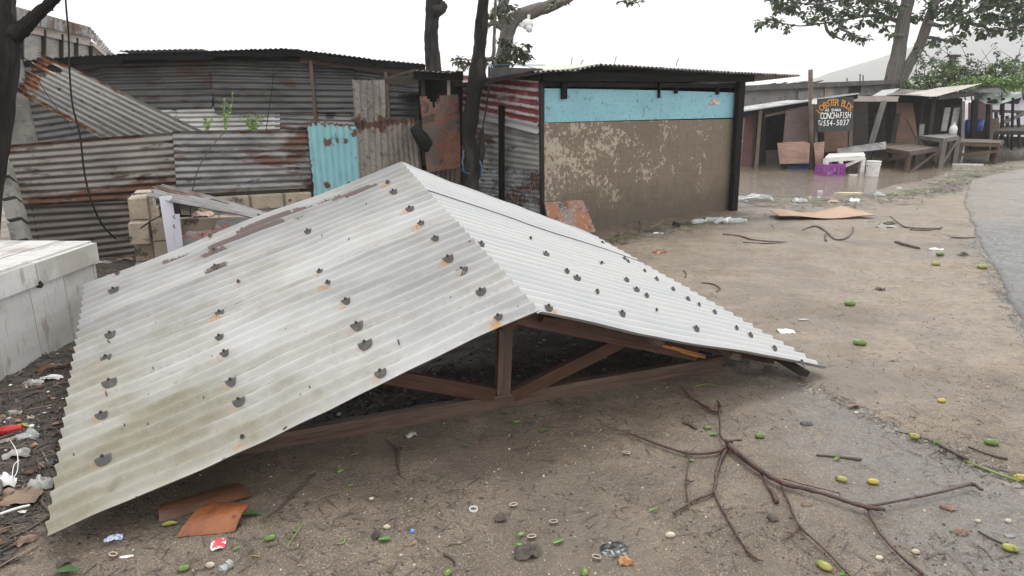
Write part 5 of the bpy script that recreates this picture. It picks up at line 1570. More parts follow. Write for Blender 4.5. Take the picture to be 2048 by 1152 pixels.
for x in (1936, 1955):
    bt = thing('blue_barrel', 'blue plastic barrel %s in the shade of the tarpaulin stall' % ('left of the dark post' if x < 1940 else 'right of the dark post'), 'barrel', D(x, 262, 27.0))
    mb = MB(); mb.lathe(D(x, 262, 27.0), [(.0, 0), (.16, 0), (.17, .2), (.16, .42), (.10, .45), (0, .45)], 10); mb.build('body', 'blue', bt, smooth=True)
lwl = thing('lilac_house', 'pale lilac walled building beyond the tarpaulin stall at the right edge', 'building', D(2040, 250, 34).to_2d().to_3d())
board('wall', D(1986, 196, 33), D(2130, 190, 35), D(2130, 262, 35), D(1986, 262, 33), .2, 'lilac_wall', lwl)
board('roof_edge', D(1996, 178, 32.5), D(2130, 170, 34.5), D(2130, 192, 34.5), D(1992, 198, 32.5), .1, 'concrete', lwl)
fz = thing('far_stall', 'dark low stall clutter with brown boards at the right edge beyond the brown counter', 'stall', D(2030, 300, 30).to_2d().to_3d())
board('front_board', D(1978, 252, 29), D(2140, 246, 30), D(2140, 272, 30), D(1978, 268, 29), .04, 'wood_brown', fz)
board('front_board', D(1978, 272, 29.2), D(2140, 276, 30.2), D(2140, 300, 30.2), D(1978, 300, 29.2), .04, 'dark_inside', fz)
for (x, y0) in ((1992, 225), (2014, 232), (2036, 226)):
    pst(fz, (x, y0), (x + 4, 300), 28.6, .09, 'wood_dark')
mb = MB(); mb.beam(D(1996, 250, 28.3), D(2060, 222, 28.5), .05, .14); mb.build('brace', 'wood_grey', fz)
mb = MB(); mb.beam(D(1985, 222, 28.8), D(2110, 226, 29.2), .05, .12); mb.build('rail', 'wood_brown', fz)
# far right clutter: counters
def table(name, label, P, h, m, th=.05, group=None, leg=.07, rail=True, brace=None, slats=1, over=0, cat='table', legm=None):
    """P: four ground points round the table ; h heights"""
    c = (P[0] + P[1] + P[2] + P[3]) / 4
    t = thing(name, label, cat, Vector((c.x, c.y, ZG)), group)
    T = [Vector((p.x, p.y, h)) for p in P]
    legm = legm or m
    for p in P:
        q = c + (p - c) * .93
        mb = MB(); mb.beam(Vector((q.x, q.y, ZG - .1)), Vector((q.x, q.y, h - th)), leg, leg); mb.build('leg', legm, t)
    n = slats
    for i in range(n):
        a = T[0].lerp(T[3], i / n + .01); b = T[1].lerp(T[2], i / n + .01)
        c2 = T[1].lerp(T[2], (i + 1) / n - .01); d = T[0].lerp(T[3], (i + 1) / n - .01)
        up = Vector((0, 0, rr.uniform(-.006, .006)))
        mb = MB(); mb.solid([a + up, b + up, c2 + up, d + up], (0, 0, -1), .03); mb.build('plank', m, t)
    if rail:
        for i in range(4):
            a, b = T[i], T[(i + 1) % 4]
            mb = MB(); mb.beam(a + Vector((0, 0, -.075)), b + Vector((0, 0, -.075)), .03, .08); mb.build('apron', m, t)
    if brace:
        for (i, j, k0, k1) in brace:
            a = c + (P[i] - c) * .98; b = c + (P[j] - c) * .98
            mb = MB(); mb.beam(Vector((a.x, a.y, ZG + k0)), Vector((b.x, b.y, h - k1)), .035, .08); mb.build('brace', legm, t)
    return t
q = [gpt(1811, 350), gpt(1868, 350), gpt(1838, 337), gpt(1752, 338)]
def at_h(px, py, h): return G(px, py, h)
hB = .52
q = [at_h(1820, 303, hB), at_h(1879, 294, hB), at_h(1800, 284, hB), at_h(1737, 291, hB)]
q2 = [Vector((p.x, p.y, 0)) for p in q]
table('slatted_table', 'weathered brown slatted table with diagonal brace standing in shallow water', q2, hB, 'wood_brown', brace=[(0, 1, .05, .12), (3, 0, .1, .1)], slats=5, leg=.1)
hW = .42
q = [at_h(1650, 315, hW), at_h(1729, 311, hW), at_h(1728, 304, hW), at_h(1658, 307, hW)]
wt = table('white_table', 'white-painted bench table with diagonal brace behind the purple crate', [Vector((p.x, p.y, 0)) for p in q], hW, 'white_paint', brace=[(0, 1, .12, .06)], slats=1, leg=.11)
p = q[0].lerp(q[1], .4); mb = MB(); mb.beam(Vector((p.x, p.y, ZG)), Vector((p.x, p.y, hW - .08)), .12, .05); mb.build('leg', 'white_paint', wt)
hG = .80
q = [at_h(1888, 277, hG), at_h(1918, 272, hG), at_h(1905, 267, hG), at_h(1836, 271, hG)]
gt = table('grey_table', 'grey-topped high table under the beige roof with white bottle on it', [Vector((p.x, p.y, 0)) for p in q], hG, 'wood_grey', brace=[(0, 1, .1, .1), (0, 3, .1, .1)], leg=.14)
hR = .62
q = [at_h(1919, 284, hR), at_h(2000, 286, hR), at_h(2008, 279, hR), at_h(1922, 277, hR)]
table('brown_counter', 'long brown wooden counter with lower rails right of the grey table', [Vector((p.x, p.y, 0)) for p in q], hR, 'wood_brown', brace=[(0, 1, .38, .25), (1, 2, .38, .25)], leg=.09, slats=3)
hF = .9
q = [at_h(1990, 262, hF), at_h(2075, 262, hF), at_h(2078, 255, hF), at_h(2005, 255, hF)]
table('far_counter', 'dark far counter at the right edge under the tarpaulin stall', [Vector((p.x, p.y, 0)) for p in q], hF, 'wood_dark', leg=.1)
# leaning grey sheet behind the white table
lg = board('grey_sheet_panel', D(1674, 297, 19.6), D(1772, 283, 20.3), D(1772, 298, 19.8), D(1676, 308, 19.2), .02, 'sheet_grey')
lg.name = 'leaning_board'; tag(lg, 'long grey panel leaning low behind the white table', 'panel')
# bottle on the grey table
wbt = thing('white_jug', 'white plastic jug standing on the grey table', 'jug', at_h(1905, 269, hG))
mb = MB(); mb.lathe(at_h(1905, 270, hG), [(0, 0), (.11, 0), (.115, .2), (.09, .27), (.035, .32), (.035, .37), (0, .37)], 12); mb.build('body', 'white_plastic', wbt, smooth=True)
mb = MB(); mb.lathe(at_h(1905, 270, hG) + UPZ * .365, [(.042, 0), (.042, .03), (0, .03)], 10); mb.build('cap', 'white_plastic', wbt)
# bucket
bp = G(1744, 352, WATER_Z - .0)
bkt = thing('white_bucket', 'white plastic bucket standing in the flood water beside the white table', 'bucket', Vector((bp.x, bp.y, WATER_Z - .06)))
b0 = Vector((bp.x, bp.y, WATER_Z - .06))
mb = MB(); mb.lathe(b0, [(0, 0), (.145, 0), (.165, .34), (.178, .34), (.178, .37), (.168, .37), (.168, .43), (.178, .43), (.178, .445), (.158, .445), (.14, .02), (0, .02)], 20)
mb.build('body', 'white_plastic', bkt, smooth=False)
mb = MB(); mb.lathe(b0 + UPZ * .43, [(0, .012), (.16, .016), (.18, .012), (.182, -.01)], 20); mb.build('lid', 'white_plastic', bkt)
mb = MB(); hp = [b0 + Vector((.18 * math.cos(a), -.02 - .06 * math.sin(a), .35 - .10 * math.sin(a))) for a in np.linspace(0, math.pi, 10)]; mb.tube(hp, .005, 5); mb.build('handle', 'wire', bkt)
# purple crate: open lattice box
cp = G(1664, 351, WATER_Z); cr = thing('purple_crate', 'purple plastic crate half sunk in the flood in front of the white table', 'crate', Vector((cp.x, cp.y, WATER_Z - .05)))
Lx, Ly, Hz = .56, .40, .34; rz = .32
R = Matrix.Rotation(rz, 3, 'Z'); c0 = Vector((cp.x, cp.y + .15, WATER_Z - .05))
mb = MB(); mb.box(c0 + UPZ * .02, (Lx, Ly, .02), rz); mb.build('base', 'purple_in', cr)
for (sx, sy) in ((0, -1), (0, 1), (1, 0), (-1, 0)):
    mb = MB(); L = Lx if sx == 0 else Ly
    n = R @ Vector((sx * Lx / 2, sy * Ly / 2, 0)); tdir2 = R @ (Vector((1, 0, 0)) if sx == 0 else Vector((0, 1, 0)))
    ra = rz if sx == 0 else rz + math.pi / 2
    for (z, h) in ((.05, .08), (.17, .025), (.25, .025), (.315, .05)):
        mb.box(c0 + n + UPZ * z, (L, .015, h), ra)
    for i in range(7):
        mb.box(c0 + n * 1.004 + tdir2 * (L * (i / 6 - .5) * .97) + UPZ * .17, (.05 if i % 2 == 0 else .02, .019, Hz - .01), ra)
    mb.build('side', 'purple', cr)
# things lying near the water
def bits(name, label, cat, c, w, d, h, m, rz=0, grp=None):
    mb = MB()
    n = 9
    pts = []
    for i in range(n):
        a = 2 * math.pi * i / n
        k = 1 + .18 * rr.uniform(-1, 1)
        pts.append(Vector(c) + Matrix.Rotation(rz, 3, 'Z') @ Vector((w / 2 * math.copysign(abs(math.cos(a)) ** .6, math.cos(a)) * k, d / 2 * math.copysign(abs(math.sin(a)) ** .6, math.sin(a)) * k, 0)))
    mb.solid(pts, UPZ, h)
    return tag(mb.build(name, m), label, cat, grp)
def onw(px, py): return G(px, py, WATER_Z + .0)
bits('foam_plank', 'cream foam plank lying in the weed at the flood edge', 'foam board', onw(1698, 391), .55, .12, .06, 'cream_foam', -.1)
bits('foam_float', 'white curved float lying on the mud below the brown counter', 'float', GP(1935, 333), .9, .16, .08, 'white_plastic', -.2)
bits('foam_chip', 'small white chip floating in front of the white bucket', 'foam chip', onw(1707, 351), .22, .08, .03, 'white_plastic')
bits('foam_chip', 'small white chip at the flood edge beyond the orange-tan cardboard', 'foam chip', onw(1640, 384), .12, .06, .03, 'white_plastic')
bits('foam_chip', 'small white square chip on the right flood edge near the green weed', 'foam chip', onw(1797, 379), .10, .10, .05, 'white_plastic')

# ============================================================ WHITE BOX
rr = random.Random(11)
bx = thing('white_wooden_box', 'big weathered white-painted wooden box at the left edge beside the fallen roof', 'box', (-3.9, 4.4, 0))
XF = -3.25
f0, f1 = 3.0, 5.15
for i in range(6):
    y0 = f0 + (f1 - f0) * i / 6; y1 = f0 + (f1 - f0) * (i + 1) / 6
    mb = MB(); mb.box((XF - .012 + rr.uniform(-.004, .004), (y0 + y1) / 2, .30), (.024, (y1 - y0) - .006, .62)); mb.build('plank', 'white_wood', bx)
for (y0, y1) in ((3.0, 4.48), (4.49, 5.19)):
    mb = MB(); mb.box((XF + .012, (y0 + y1) / 2, .655), (.045, y1 - y0, .15)); mb.build('rim_board', 'white_wood', bx)
mb = MB(); mb.box((XF - .6, 5.17, .36), (1.2, .03, .72)); mb.build('end_panel', 'white_wood', bx)
for i in range(5):
    mb = MB(); mb.box((XF - .13 - .25 * i, 4.1, .735 + rr.uniform(-.004, .004)), (.24, 2.2, .02)); mb.build('top_plank', 'white_wood', bx)
mb = MB()
mb.beam((XF + .02, 4.49, .60), (XF + .02, 4.52, .56), .03, .03); mb.build('loose_nail_block', 'wood_dark', bx)

# ============================================================ SMALL THINGS ON THE GROUND
def fruit(px, py, m, L, label, rz=None, grp='almond fruits on the ground'):
    p = GP(px, py, 0); L *= .92
    rz = rr.uniform(0, 3.14) if rz is None else rz
    mb = MB(); R = Matrix.Rotation(rz, 3, 'Z')
    nu, nv = 14, 10
    def fn(u, v):
        th = 2 * math.pi * u; ph = math.pi * v
        r = math.sin(ph) ** .85
        x = -math.cos(ph) * L / 2 * (1 + .06 * math.cos(ph))
        keel = 1 + .16 * math.exp(-((math.sin(th)) / .22) ** 2)
        y = r * math.cos(th) * L * .30 * keel
        z = r * math.sin(th) * L * .25
        return p + R @ Vector((x, y, z)) + UPZ * (L * .20)
    mb.grid(fn, nu, nv, L, L)
    return tag(mb.build('almond_fruit', m, smooth=True), label, 'fruit', grp)
def leaf(px, py, m, L, label, rz=None, curl=.25, grp='fallen green leaves', w=.42, up=.004):
    p = GP(px, py, up)
    rz = rr.uniform(0, 6.28) if rz is None else rz
    R = Matrix.Rotation(rz, 3, 'Z') @ Matrix.Rotation(rr.uniform(-.15, .15), 3, 'X')
    cc = rr.uniform(.6, 1.3) * curl
    def fn(u, v):
        t = u; wd = math.sin(math.pi * min(1, t ** .8)) ** .8 * w * L / 2
        s = (v - .5) * 2
        return p + R @ Vector(((t - .5) * L, s * wd, cc * L * .5 * (s * s) * math.sin(math.pi * t) + cc * L * .35 * (t - .4) ** 2 + .004))
    mb = MB(); mb.grid(fn, 10, 6, L, L * w)
    return tag(mb.build('fallen_leaf', m, smooth=True), label, 'leaf', grp)
def stick(pts, r, label, m='twig', name='stick', up=.006, wob=.3, cat='stick', grp=None):
    P = smooth_path([GP(x, y, up) for x, y in pts], 4)
    for q in P: q.z = max(q.z, gz(q.x, q.y) + up * .6)
    mb = MB(); mb.tube(P, interp_r(r, len(P)), 6, wob=wob)
    return tag(mb.build(name, m, smooth=True), label, cat, grp)
FR = [(541, 1079, 'fruit_green', .055, 'bright green oval fruit near the red and white wrapper', .5),
      (1169, 1147, 'fruit_green', .050, 'green fruit cut by the bottom edge below the black plastic film', 1.4),
      (896, 1148, 'fruit_green', .050, 'green fruit at the bottom edge below the pair of brown husks', 1.2),
      (369, 1140, 'fruit_green', .052, 'green fruit at the bottom edge left of the silver bottle neck', .5),
      (1683, 962, 'fruit_olive', .062, 'yellow-green fruit beside the yellow one above the forked twig', -.35),
      (1746, 967, 'fruit_yellow', .062, 'yellow fruit above the forked reddish twig', -.15),
      (1649, 1137, 'fruit_olive', .068, 'brown-stained yellow fruit at the bottom edge between two long twigs', -.9),
      (2020, 1101, 'fruit_olive', .068, 'large green fruit on a stalk near the lower right corner', -.5),
      (1828, 876, 'fruit_olive', .066, 'green fruit lying on the edge of the grey slab', -.5),
      (1983, 889, 'fruit_green', .078, 'round green fruit on the sand beyond the short dark stick', -.3),
      (2042, 960, 'fruit_yellow', .075, 'yellow fruit at the right edge beside the yellow straw', -.2),
      (1883, 804, 'fruit_yellow', .06, 'small yellow fruit on open sand right of the slab edge', .1),
      (1520, 875, 'fruit_green', .062, 'green fruit right of the hub of the big branch', 0),
      (1415, 858, 'fruit_green', .05, 'small green fruit left of the hub of the big branch', -.3),
      (1700, 611, 'fruit_green', .11, 'green fruit alone on the middle of the sand', -.1),
      (1720, 690, 'fruit_green', .11, 'bright green fruit near the patch of dry grass', -.1),
      (1872, 531, 'fruit_olive', .11, 'yellow-green fruit on the far sand below the dark pod', 0),
      (1964, 537, 'fruit_olive', .12, 'green fruit touching the broken road edge', 0),
      (1880, 511, 'fruit_green', .11, 'dark green fruit on the far sand beside the dark pod', .1),
      (681, 944, 'fruit_green', .045, 'bright green fruit below the eave of the fallen roof', 1.1)]
for x, y, m, L, lb, rz in FR: fruit(x, y, m, L, lb, rz)
LV = [(770, 1080, 'leaf_fallen', .06, 'curled green leaf beside the pale pebble and dark clod', .1),
      (1117, 1084, 'leaf_fallen', .055, 'green leaf right of the small two-leaf sprig', .5),
      (1308, 1022, 'leaf_fallen', .045, 'small green leaf left of the branch fork', .1),
      (1033, 846, 'leaf_fallen', .045, 'tiny round green leaf just below the bottom timber', .2),
      (1089, 863, 'leaf_fallen_dark', .055, 'dark green leaf lying below the bottom timber', .6),
      (1430, 870, 'leaf_fallen', .065, 'torn bright green leaf against the hub of the big branch', .1),
      (1383, 922, 'leaf_fallen', .04, 'small green leaf under the left arm of the big branch', -.6),
      (1156, 816, 'leaf_fallen', .035, 'tiny green leaf against the bottom timber', 0),
      (505, 1030, 'leaf_fallen_dark', .08, 'narrow dark green leaf by the orange-brown sheath', .1),
      (932, 893, 'leaf_fallen_dark', .035, 'small dark leaf left of the green leaves below the timber', .1),
      (702, 973, 'leaf_fallen', .03, 'tiny green leaf under the bright green fruit', .5),
      (474, 1098, 'leaf_fallen', .03, 'tiny green scrap of leaf right of the red wrapper', .5),
      (1674, 919, 'leaf_fallen', .05, 'green leaf stuck on the short straight stick', .7),
      (1876, 887, 'leaf_fallen', .05, 'green leaf scrap on the slab edge between two fruits', 0),
      (340, 1050, 'fruit_olive', .07, 'half-buried yellow-green leaf beside the brown sheath', .2),
      (1690, 1150, 'leaf_fallen', .05, 'green leaf cut by the bottom edge right of the stained fruit', .1),
      (886, 952, 'leaf_fallen_dark', .03, 'small dark green leaf in the middle of the near mud', .3),
      (135, 1145, 'leaf_fallen_dark', .10, 'long green blade of leaf near the lower left corner', .05)]
for x, y, m, L, lb, rz in LV: leaf(x, y, m, L, lb, rz)
sp = thing('leaf_sprig', 'small sprig with two green leaves above the muddy clod', 'sprig', GP(1036, 1080))
mb = MB(); mb.tube([GP(1028, 1102, .004), GP(1034, 1085, .02), GP(1040, 1068, .012)], .0016, 5); mb.build('stem', 'leaf_fallen', sp)
for (x, y, rz) in ((1042, 1067, .6), (1037, 1088, .1)):
    p = GP(x, y, .014); R = Matrix.Rotation(rz, 3, 'Z')
    mb = MB(); mb.grid(lambda u, v: p + R @ Vector(((u - .5) * .045, (v - .5) * .02 * math.sin(math.pi * u), .004 * math.sin(6 * v))), 8, 4, .05, .02); mb.build('leaf', 'leaf_fallen', sp, smooth=True)

# ---- the big branch
bb = thing('fallen_branch', 'long reddish leafless branch sprawling from a knotted hub across the wet ground', 'branch', GP(1458, 900))
BRN = [([(1458, 890), (1433, 903), (1380, 906), (1330, 893), (1268, 870), (1245, 862), (1225, 858), (1200, 847)], [.010, .008, .0075, .006, .005, .005, .0035, .0025], .02, 'arm'),
       ([(1380, 906), (1372, 960), (1378, 1018)], [.004, .0035, .003], .015, 'twig'),
       ([(1458, 892), (1445, 912), (1432, 950), (1427, 982), (1390, 1000), (1347, 1026)], [.010, .0085, .007, .006, .0055, .004], .015, 'arm'),
       ([(1427, 982), (1445, 1020), (1475, 1070), (1503, 1110), (1527, 1122)], [.0055, .0045, .004, .006, .002], .012, 'twig'),
       ([(1458, 890), (1480, 910), (1520, 940), (1560, 963), (1600, 975), (1650, 988), (1700, 1005), (1735, 1014), (1768, 1019)], [.014, .013, .012, .0105, .009, .0075, .007, .010, .006], .03, 'main_arm'),
       ([(1738, 1012), (1830, 995), (1918, 975), (1945, 968), (1964, 980)], [.0055, .005, .0055, .009, .006], .03, 'arm'),
       ([(1735, 1018), (1760, 1065), (1800, 1110), (1838, 1142), (1880, 1185)], [.006, .005, .005, .007, .006], .02, 'arm'),
       ([(1560, 965), (1580, 1010), (1600, 1052), (1650, 1100), (1710, 1160)], [.006, .005, .005, .0045, .003], .018, 'twig'),
       ([(1600, 1052), (1585, 1068), (1563, 1081)], [.004, .003, .0025], .012, 'twig'),
       ([(1458, 885), (1442, 874), (1440, 838), (1439, 820)], [.007, .005, .0045, .005], .03, 'twig'),
       ([(1434, 802), (1439, 808), (1438, 822), (1420, 818), (1398, 806), (1378, 792), (1360, 770)], [.004, .007, .010, .009, .007, .006, .0015], .02, 'twig'),
       ([(1520, 942), (1533, 970), (1545, 985), (1553, 1004)], [.004, .004, .010, .010], .012, 'stub'),
       ([(1460, 882), (1470, 880), (1484, 880)], [.006, .005, .007], .03, 'stub'),
       ([(1566, 958), (1620, 972), (1676, 985), (1679, 992)], [.003, .0025, .0025, .002], .035, 'twig')]
for pts, r, up, nm in BRN:
    P = smooth_path([GP(x, y, up) for x, y in pts], 4)
    mb = MB(); mb.tube([q + Vector((rr.uniform(-1, 1), rr.uniform(-1, 1), rr.uniform(-.5, .5))) * .0022 for q in P], interp_r([q * (1.25 if nm == 'main_arm' else 1.12) for q in r], len(P)), 8, wob=.38); mb.build(nm, 'bark_red', bb, smooth=True)
mb = MB()
for k in range(9):
    a = rr.uniform(0, 6.28); c = GP(1457, 887, .022)
    mb.tube([c, c + Vector((math.cos(a) * .02, math.sin(a) * .02, rr.uniform(0, .03)))], [.014, .005], 6)
mb.build('knot', 'bark_red', bb, smooth=True)
for (x, y, r) in ((1256, 864, .009), (1373, 904, .0095), (1348, 1026, .007), (1427, 983, .008), (1600, 1052, .008), (1440, 822, .012), (1738, 1014, .012)):
    mb = MB(); c = GP(x, y, .016); mb.lathe(c, [(0, -r), (r, -r * .5), (r * 1.1, 0), (r * .8, r * .8), (0, r)], 8, (.8, .3, .2)); mb.build('knot', 'bark_red', bb, smooth=True)

for k in range(16):
    pts, r, up, nm = BRN[k % 9]
    i = rr.randrange(1, len(pts) - 1); x, y = pts[i]
    a = rr.uniform(0, 6.28); L = rr.uniform(10, 30)
    mb = MB(); mb.tube([GP(x, y, up), GP(x + math.cos(a) * L * .5, y + math.sin(a) * L * .3, up + .008), GP(x + math.cos(a) * L, y + math.sin(a) * L * .5, up * .6)], [.003, .0022, .0014], 5, wob=.4)
    mb.build('twiglet', 'bark_red', bb)
# ---- other sticks
stick([(527, 1036), (560, 1015), (590, 985), (628, 948)], [.002, .004, .007, .008], 'curved dark stick tapering to a frayed end, right of the brown sheath')
stick([(800, 952), (795, 925), (797, 900), (806, 892), (835, 895)], [.003, .006, .010, .006, .003], 'forked brown twig lying just below the bottom timber', m='twig')
stick([(797, 902), (785, 890), (772, 880)], [.006, .004, .002], 'short dark twig tip under the roof eave by the forked twig')
stick([(1633, 910), (1680, 914), (1722, 919)], [.006, .005, .009], 'short straight stick with a green leaf on the grey slab')
stick([(1937, 893), (1975, 908), (2015, 918)], [.005, .005, .008], 'short dark stick on the sand in front of the round green fruit')
stick([(1790, 862), (1830, 872), (1870, 885), (1935, 919)], [.002, .003, .005, .010], 'thin brown stick lying along the grey slab edge')
stick([(1956, 1062), (1985, 1078), (2014, 1090)], [.004, .004, .005], 'brown fruit stalk left of the large green fruit')
stick([(1605, 460), (1630, 452), (1652, 463), (1668, 478), (1688, 478), (1704, 466), (1706, 455)], [.008, .014, .016, .014, .016, .014, .010], 'curved S-shaped dark stick on the far sand below the cardboard')
stick([(1652, 465), (1650, 475), (1652, 482)], [.01, .014, .018], 'stubby dark side piece by the S-shaped stick')
stick([(1780, 432), (1800, 448), (1820, 456), (1880, 458)], [.006, .010, .014, .02], 'bundle of dark sticks right of the cardboard')
stick([(1820, 460), (1850, 461), (1885, 455)], [.02, .018, .01], 'dark stick under the bundle right of the cardboard')
stick([(1902, 475), (1925, 476), (1950, 475)], [.012, .016, .012], 'straight dark stick pointing at the corner of the road')
stick([(1791, 484), (1810, 490), (1838, 497)], [.02, .03, .02], 'thick short dark bark piece on the far sand')
stick([(1445, 468), (1480, 472), (1510, 480), (1570, 484)], [.008, .012, .010, .004], 'long thin dark twig on the sand in front of the muddy wall')
stick([(1485, 484), (1530, 487), (1575, 483)], [.006, .008, .003], 'pale thin twig curving beside the long dark one')
stick([(1402, 565), (1425, 568), (1440, 577), (1432, 583)], [.004, .009, .008, .004], 'hooked dark twig beyond the right slope of the roof')
stick([(1370, 555), (1372, 546), (1366, 540)], [.006, .008, .004], 'tiny upturned twig by the eave beyond the roof')
stick([(1280, 465), (1280, 445), (1270, 436), (1248, 452)], [.010, .009, .007, .003], 'arched dark twig at the foot of the muddy wall')
stick([(1300, 455), (1318, 447), (1328, 438)], [.012, .014, .006], 'pale brown husk piece at the foot of the muddy wall', m='shell_brown')
stick([(1880, 1012), (1905, 1020)], [.012, .008], 'chewed brown stub on the grey slab right of the forked twig', m='shell_brown')
stick([(1365, 845), (1380, 850), (1393, 858)], [.007, .010, .007], 'short reddish-brown bark roll above the big branch')
stick([(888, 1108), (903, 1116), (910, 1124)], [.005, .006, .003], 'small brown splinter near the bottom edge')
stick([(0, 1083), (50, 1062), (85, 1042), (100, 1035)], [.005, .006, .006, .004], 'thin brown stick along the heap in the lower left')
stick([(58, 985), (80, 1002), (100, 1022)], [.006, .007, .009], 'brown stick crossing the crumpled dark plastic by the eave')
stick([(75, 955), (95, 957), (112, 955)], [.004, .003, .002], 'thin twig reaching onto the eave corner')
stick([(1930, 921), (1990, 945), (2040, 962)], [.004, .005, .006], 'yellow straw lying along the grey slab edge', m='leaf_weed')
stick([(573, 1095), (590, 1070), (607, 1045)], [.0015, .002, .002], 'thin yellow-green stem near the long curved stick', m='leaf_weed')
stick([(503, 1111), (520, 1112)], [.002, .002], 'short yellow stem right of the silver bottle neck', m='fruit_yellow')
stick([(673, 1087), (688, 1085), (690, 1072)], [.002, .003, .002], 'bent yellow-green stem in the near mud', m='leaf_weed')
stick([(1390, 772), (1415, 768), (1445, 773)], [.002, .002, .0015], 'fine yellow grass blade behind the big branch', m='leaf_weed')
stick([(40, 920), (28, 930), (25, 955), (35, 940), (34, 905), (20, 880)], [.002] * 6, 'white plastic straw bent on the litter heap', m='white_plastic', up=.05)
stick([(0, 1028), (30, 1018), (60, 1010)], [.006, .006, .005], 'white plastic strip at the left edge below the brown cardboard', m='white_plastic', up=.03)
stick([(0, 990), (0, 950)], [.01, .01], 'dark stub at the very left edge of the litter heap', up=.03)

# ---- litter
def CR(name, label, cat, px, py, sx, sy, h, m, seed, rz=0, res=9, up=0.0, freq=3.0, grp=None, smooth=True):
    return tag(crumple(name, GP(px, py, up), sx, sy, h, m, None, seed, rz, res, freq=freq, smooth=smooth), label, cat, grp)
CR('wrapper', 'crushed red and white wrapper on the mud below the brown sheath', 'wrapper', 437, 1090, .07, .095, .02, 'pink_wrap', 1, .3)
CR('wrapper', 'crumpled blue and white wrapper near the eave corner', 'wrapper', 228, 1078, .085, .045, .02, 'blue_wrap', 2, .4)
CR('red_scrap', 'flat red scrap half buried left of the red and white wrapper', 'scrap', 253, 1114, .06, .022, .004, 'pink_wrap', 3, .2)
CR('plastic_film', 'torn black plastic film flattened on the mud near the bottom', 'plastic film', 1228, 1100, .13, .11, .012, 'black_plastic', 4, .3, 14, freq=6)
CR('mud_clod', 'lumpy grey mud clod under the leaf sprig', 'clod', 1055, 1108, .13, .09, .04, 'clod', 5, .3, 16, freq=8)
CR('mud_clod', 'dark fibrous clod right of the white ring', 'clod', 1000, 1040, .06, .05, .03, 'clod', 6, .3, 10, freq=6)
CR('mud_clod', 'dark clod touching the curled green leaf', 'clod', 753, 1074, .045, .045, .03, 'mulch', 7, .3, 10, freq=6)
CR('mud_clod', 'small brown clod near the bottom left of the middle leaf', 'clod', 1545, 1038, .05, .05, .025, 'clod', 8, .3, 8)
CR('mud_clod', 'brown clod on the grey slab below the main twig', 'clod', 1612, 1010, .06, .03, .02, 'shell_brown', 9, .3, 8)
CR('mud_clod', 'flat brown clod right of the forked twig on the slab', 'clod', 1902, 1018, .06, .045, .02, 'shell_brown', 10, .3, 8)
CR('bark_crumb', 'reddish fibrous crumb on the slab above the large green fruit', 'bark scrap', 1922, 1066, .07, .05, .02, 'shell_brown', 11, .3, 10, freq=7)
CR('nut_shell', 'orange-brown broken nut near the bottom centre', 'nut', 1251, 1127, .07, .045, .04, 'nut', 12, .1, 9)
CR('plastic_bag', 'clear grey plastic scrap sticking from under the bottom timber', 'plastic scrap', 822, 872, .07, .05, .03, 'grey_plastic', 13, .5)
CR('plastic_bag', 'small white plastic disc-like bag on the sand right of the roof', 'plastic bag', 1571, 664, .15, .12, .03, 'white_plastic', 14, .1)
CR('plastic_bag', 'flattened grey film on the sand beyond the right eave', 'plastic film', 1613, 848, .08, .06, .015, 'black_plastic', 15, .1)
CR('plastic_bag', 'thin grey scrap on the far sand near the roof corner', 'plastic film', 1607, 639, .10, .05, .008, 'grey_plastic', 16, .1)
CR('dark_pod', 'dark crumpled seed pod in the middle of the far sand', 'pod', 1759, 580, .10, .08, .05, 'mulch', 17, .1)
CR('dark_pod', 'dark round pod on the far sand near the road corner', 'pod', 1926, 511, .14, .08, .05, 'mulch', 18, .1)
CR('brown_leaf', 'small brown curled leaf under the round dark clod', 'leaf', 822, 1088, .06, .03, .012, 'shell_brown', 19, .5)
CR('brown_leaf', 'brown dead leaf below the eave left of the forked twig', 'leaf', 709, 909, .05, .03, .012, 'shell_brown', 20, .5)
CR('brown_leaf', 'reddish dead leaf scrap on the sand far behind the roof', 'leaf', 1320, 504, .22, .14, .03, 'orange_leaf', 21, .5)
CR('grey_stone', 'flat grey stone on the mud by the slab below the stalk', 'stone', 2019, 1072, .055, .035, .02, 'stone_grey', 22, .1, 8, freq=1)
CR('brown_stone', 'pinkish-brown stone on the slab edge near the roof corner', 'stone', 1707, 812, .08, .04, .02, 'shell_brown', 23, .1, 8, freq=1.5)
CR('foam_scrap', 'white oval foam scrap on the far sand by the road', 'foam scrap', 1872, 500, .22, .05, .04, 'white_plastic', 24, .05)
CR('foam_scrap', 'white foam scrap under the dark sticks', 'foam scrap', 1773, 455, .35, .12, .05, 'grey_plastic', 25, .1)
CR('weed_clump', 'small clump of green weed beside the white scrap under the dark sticks', 'weed', 1780, 449, .22, .10, .06, 'leaf_olive', 26, .1, 12, freq=8)
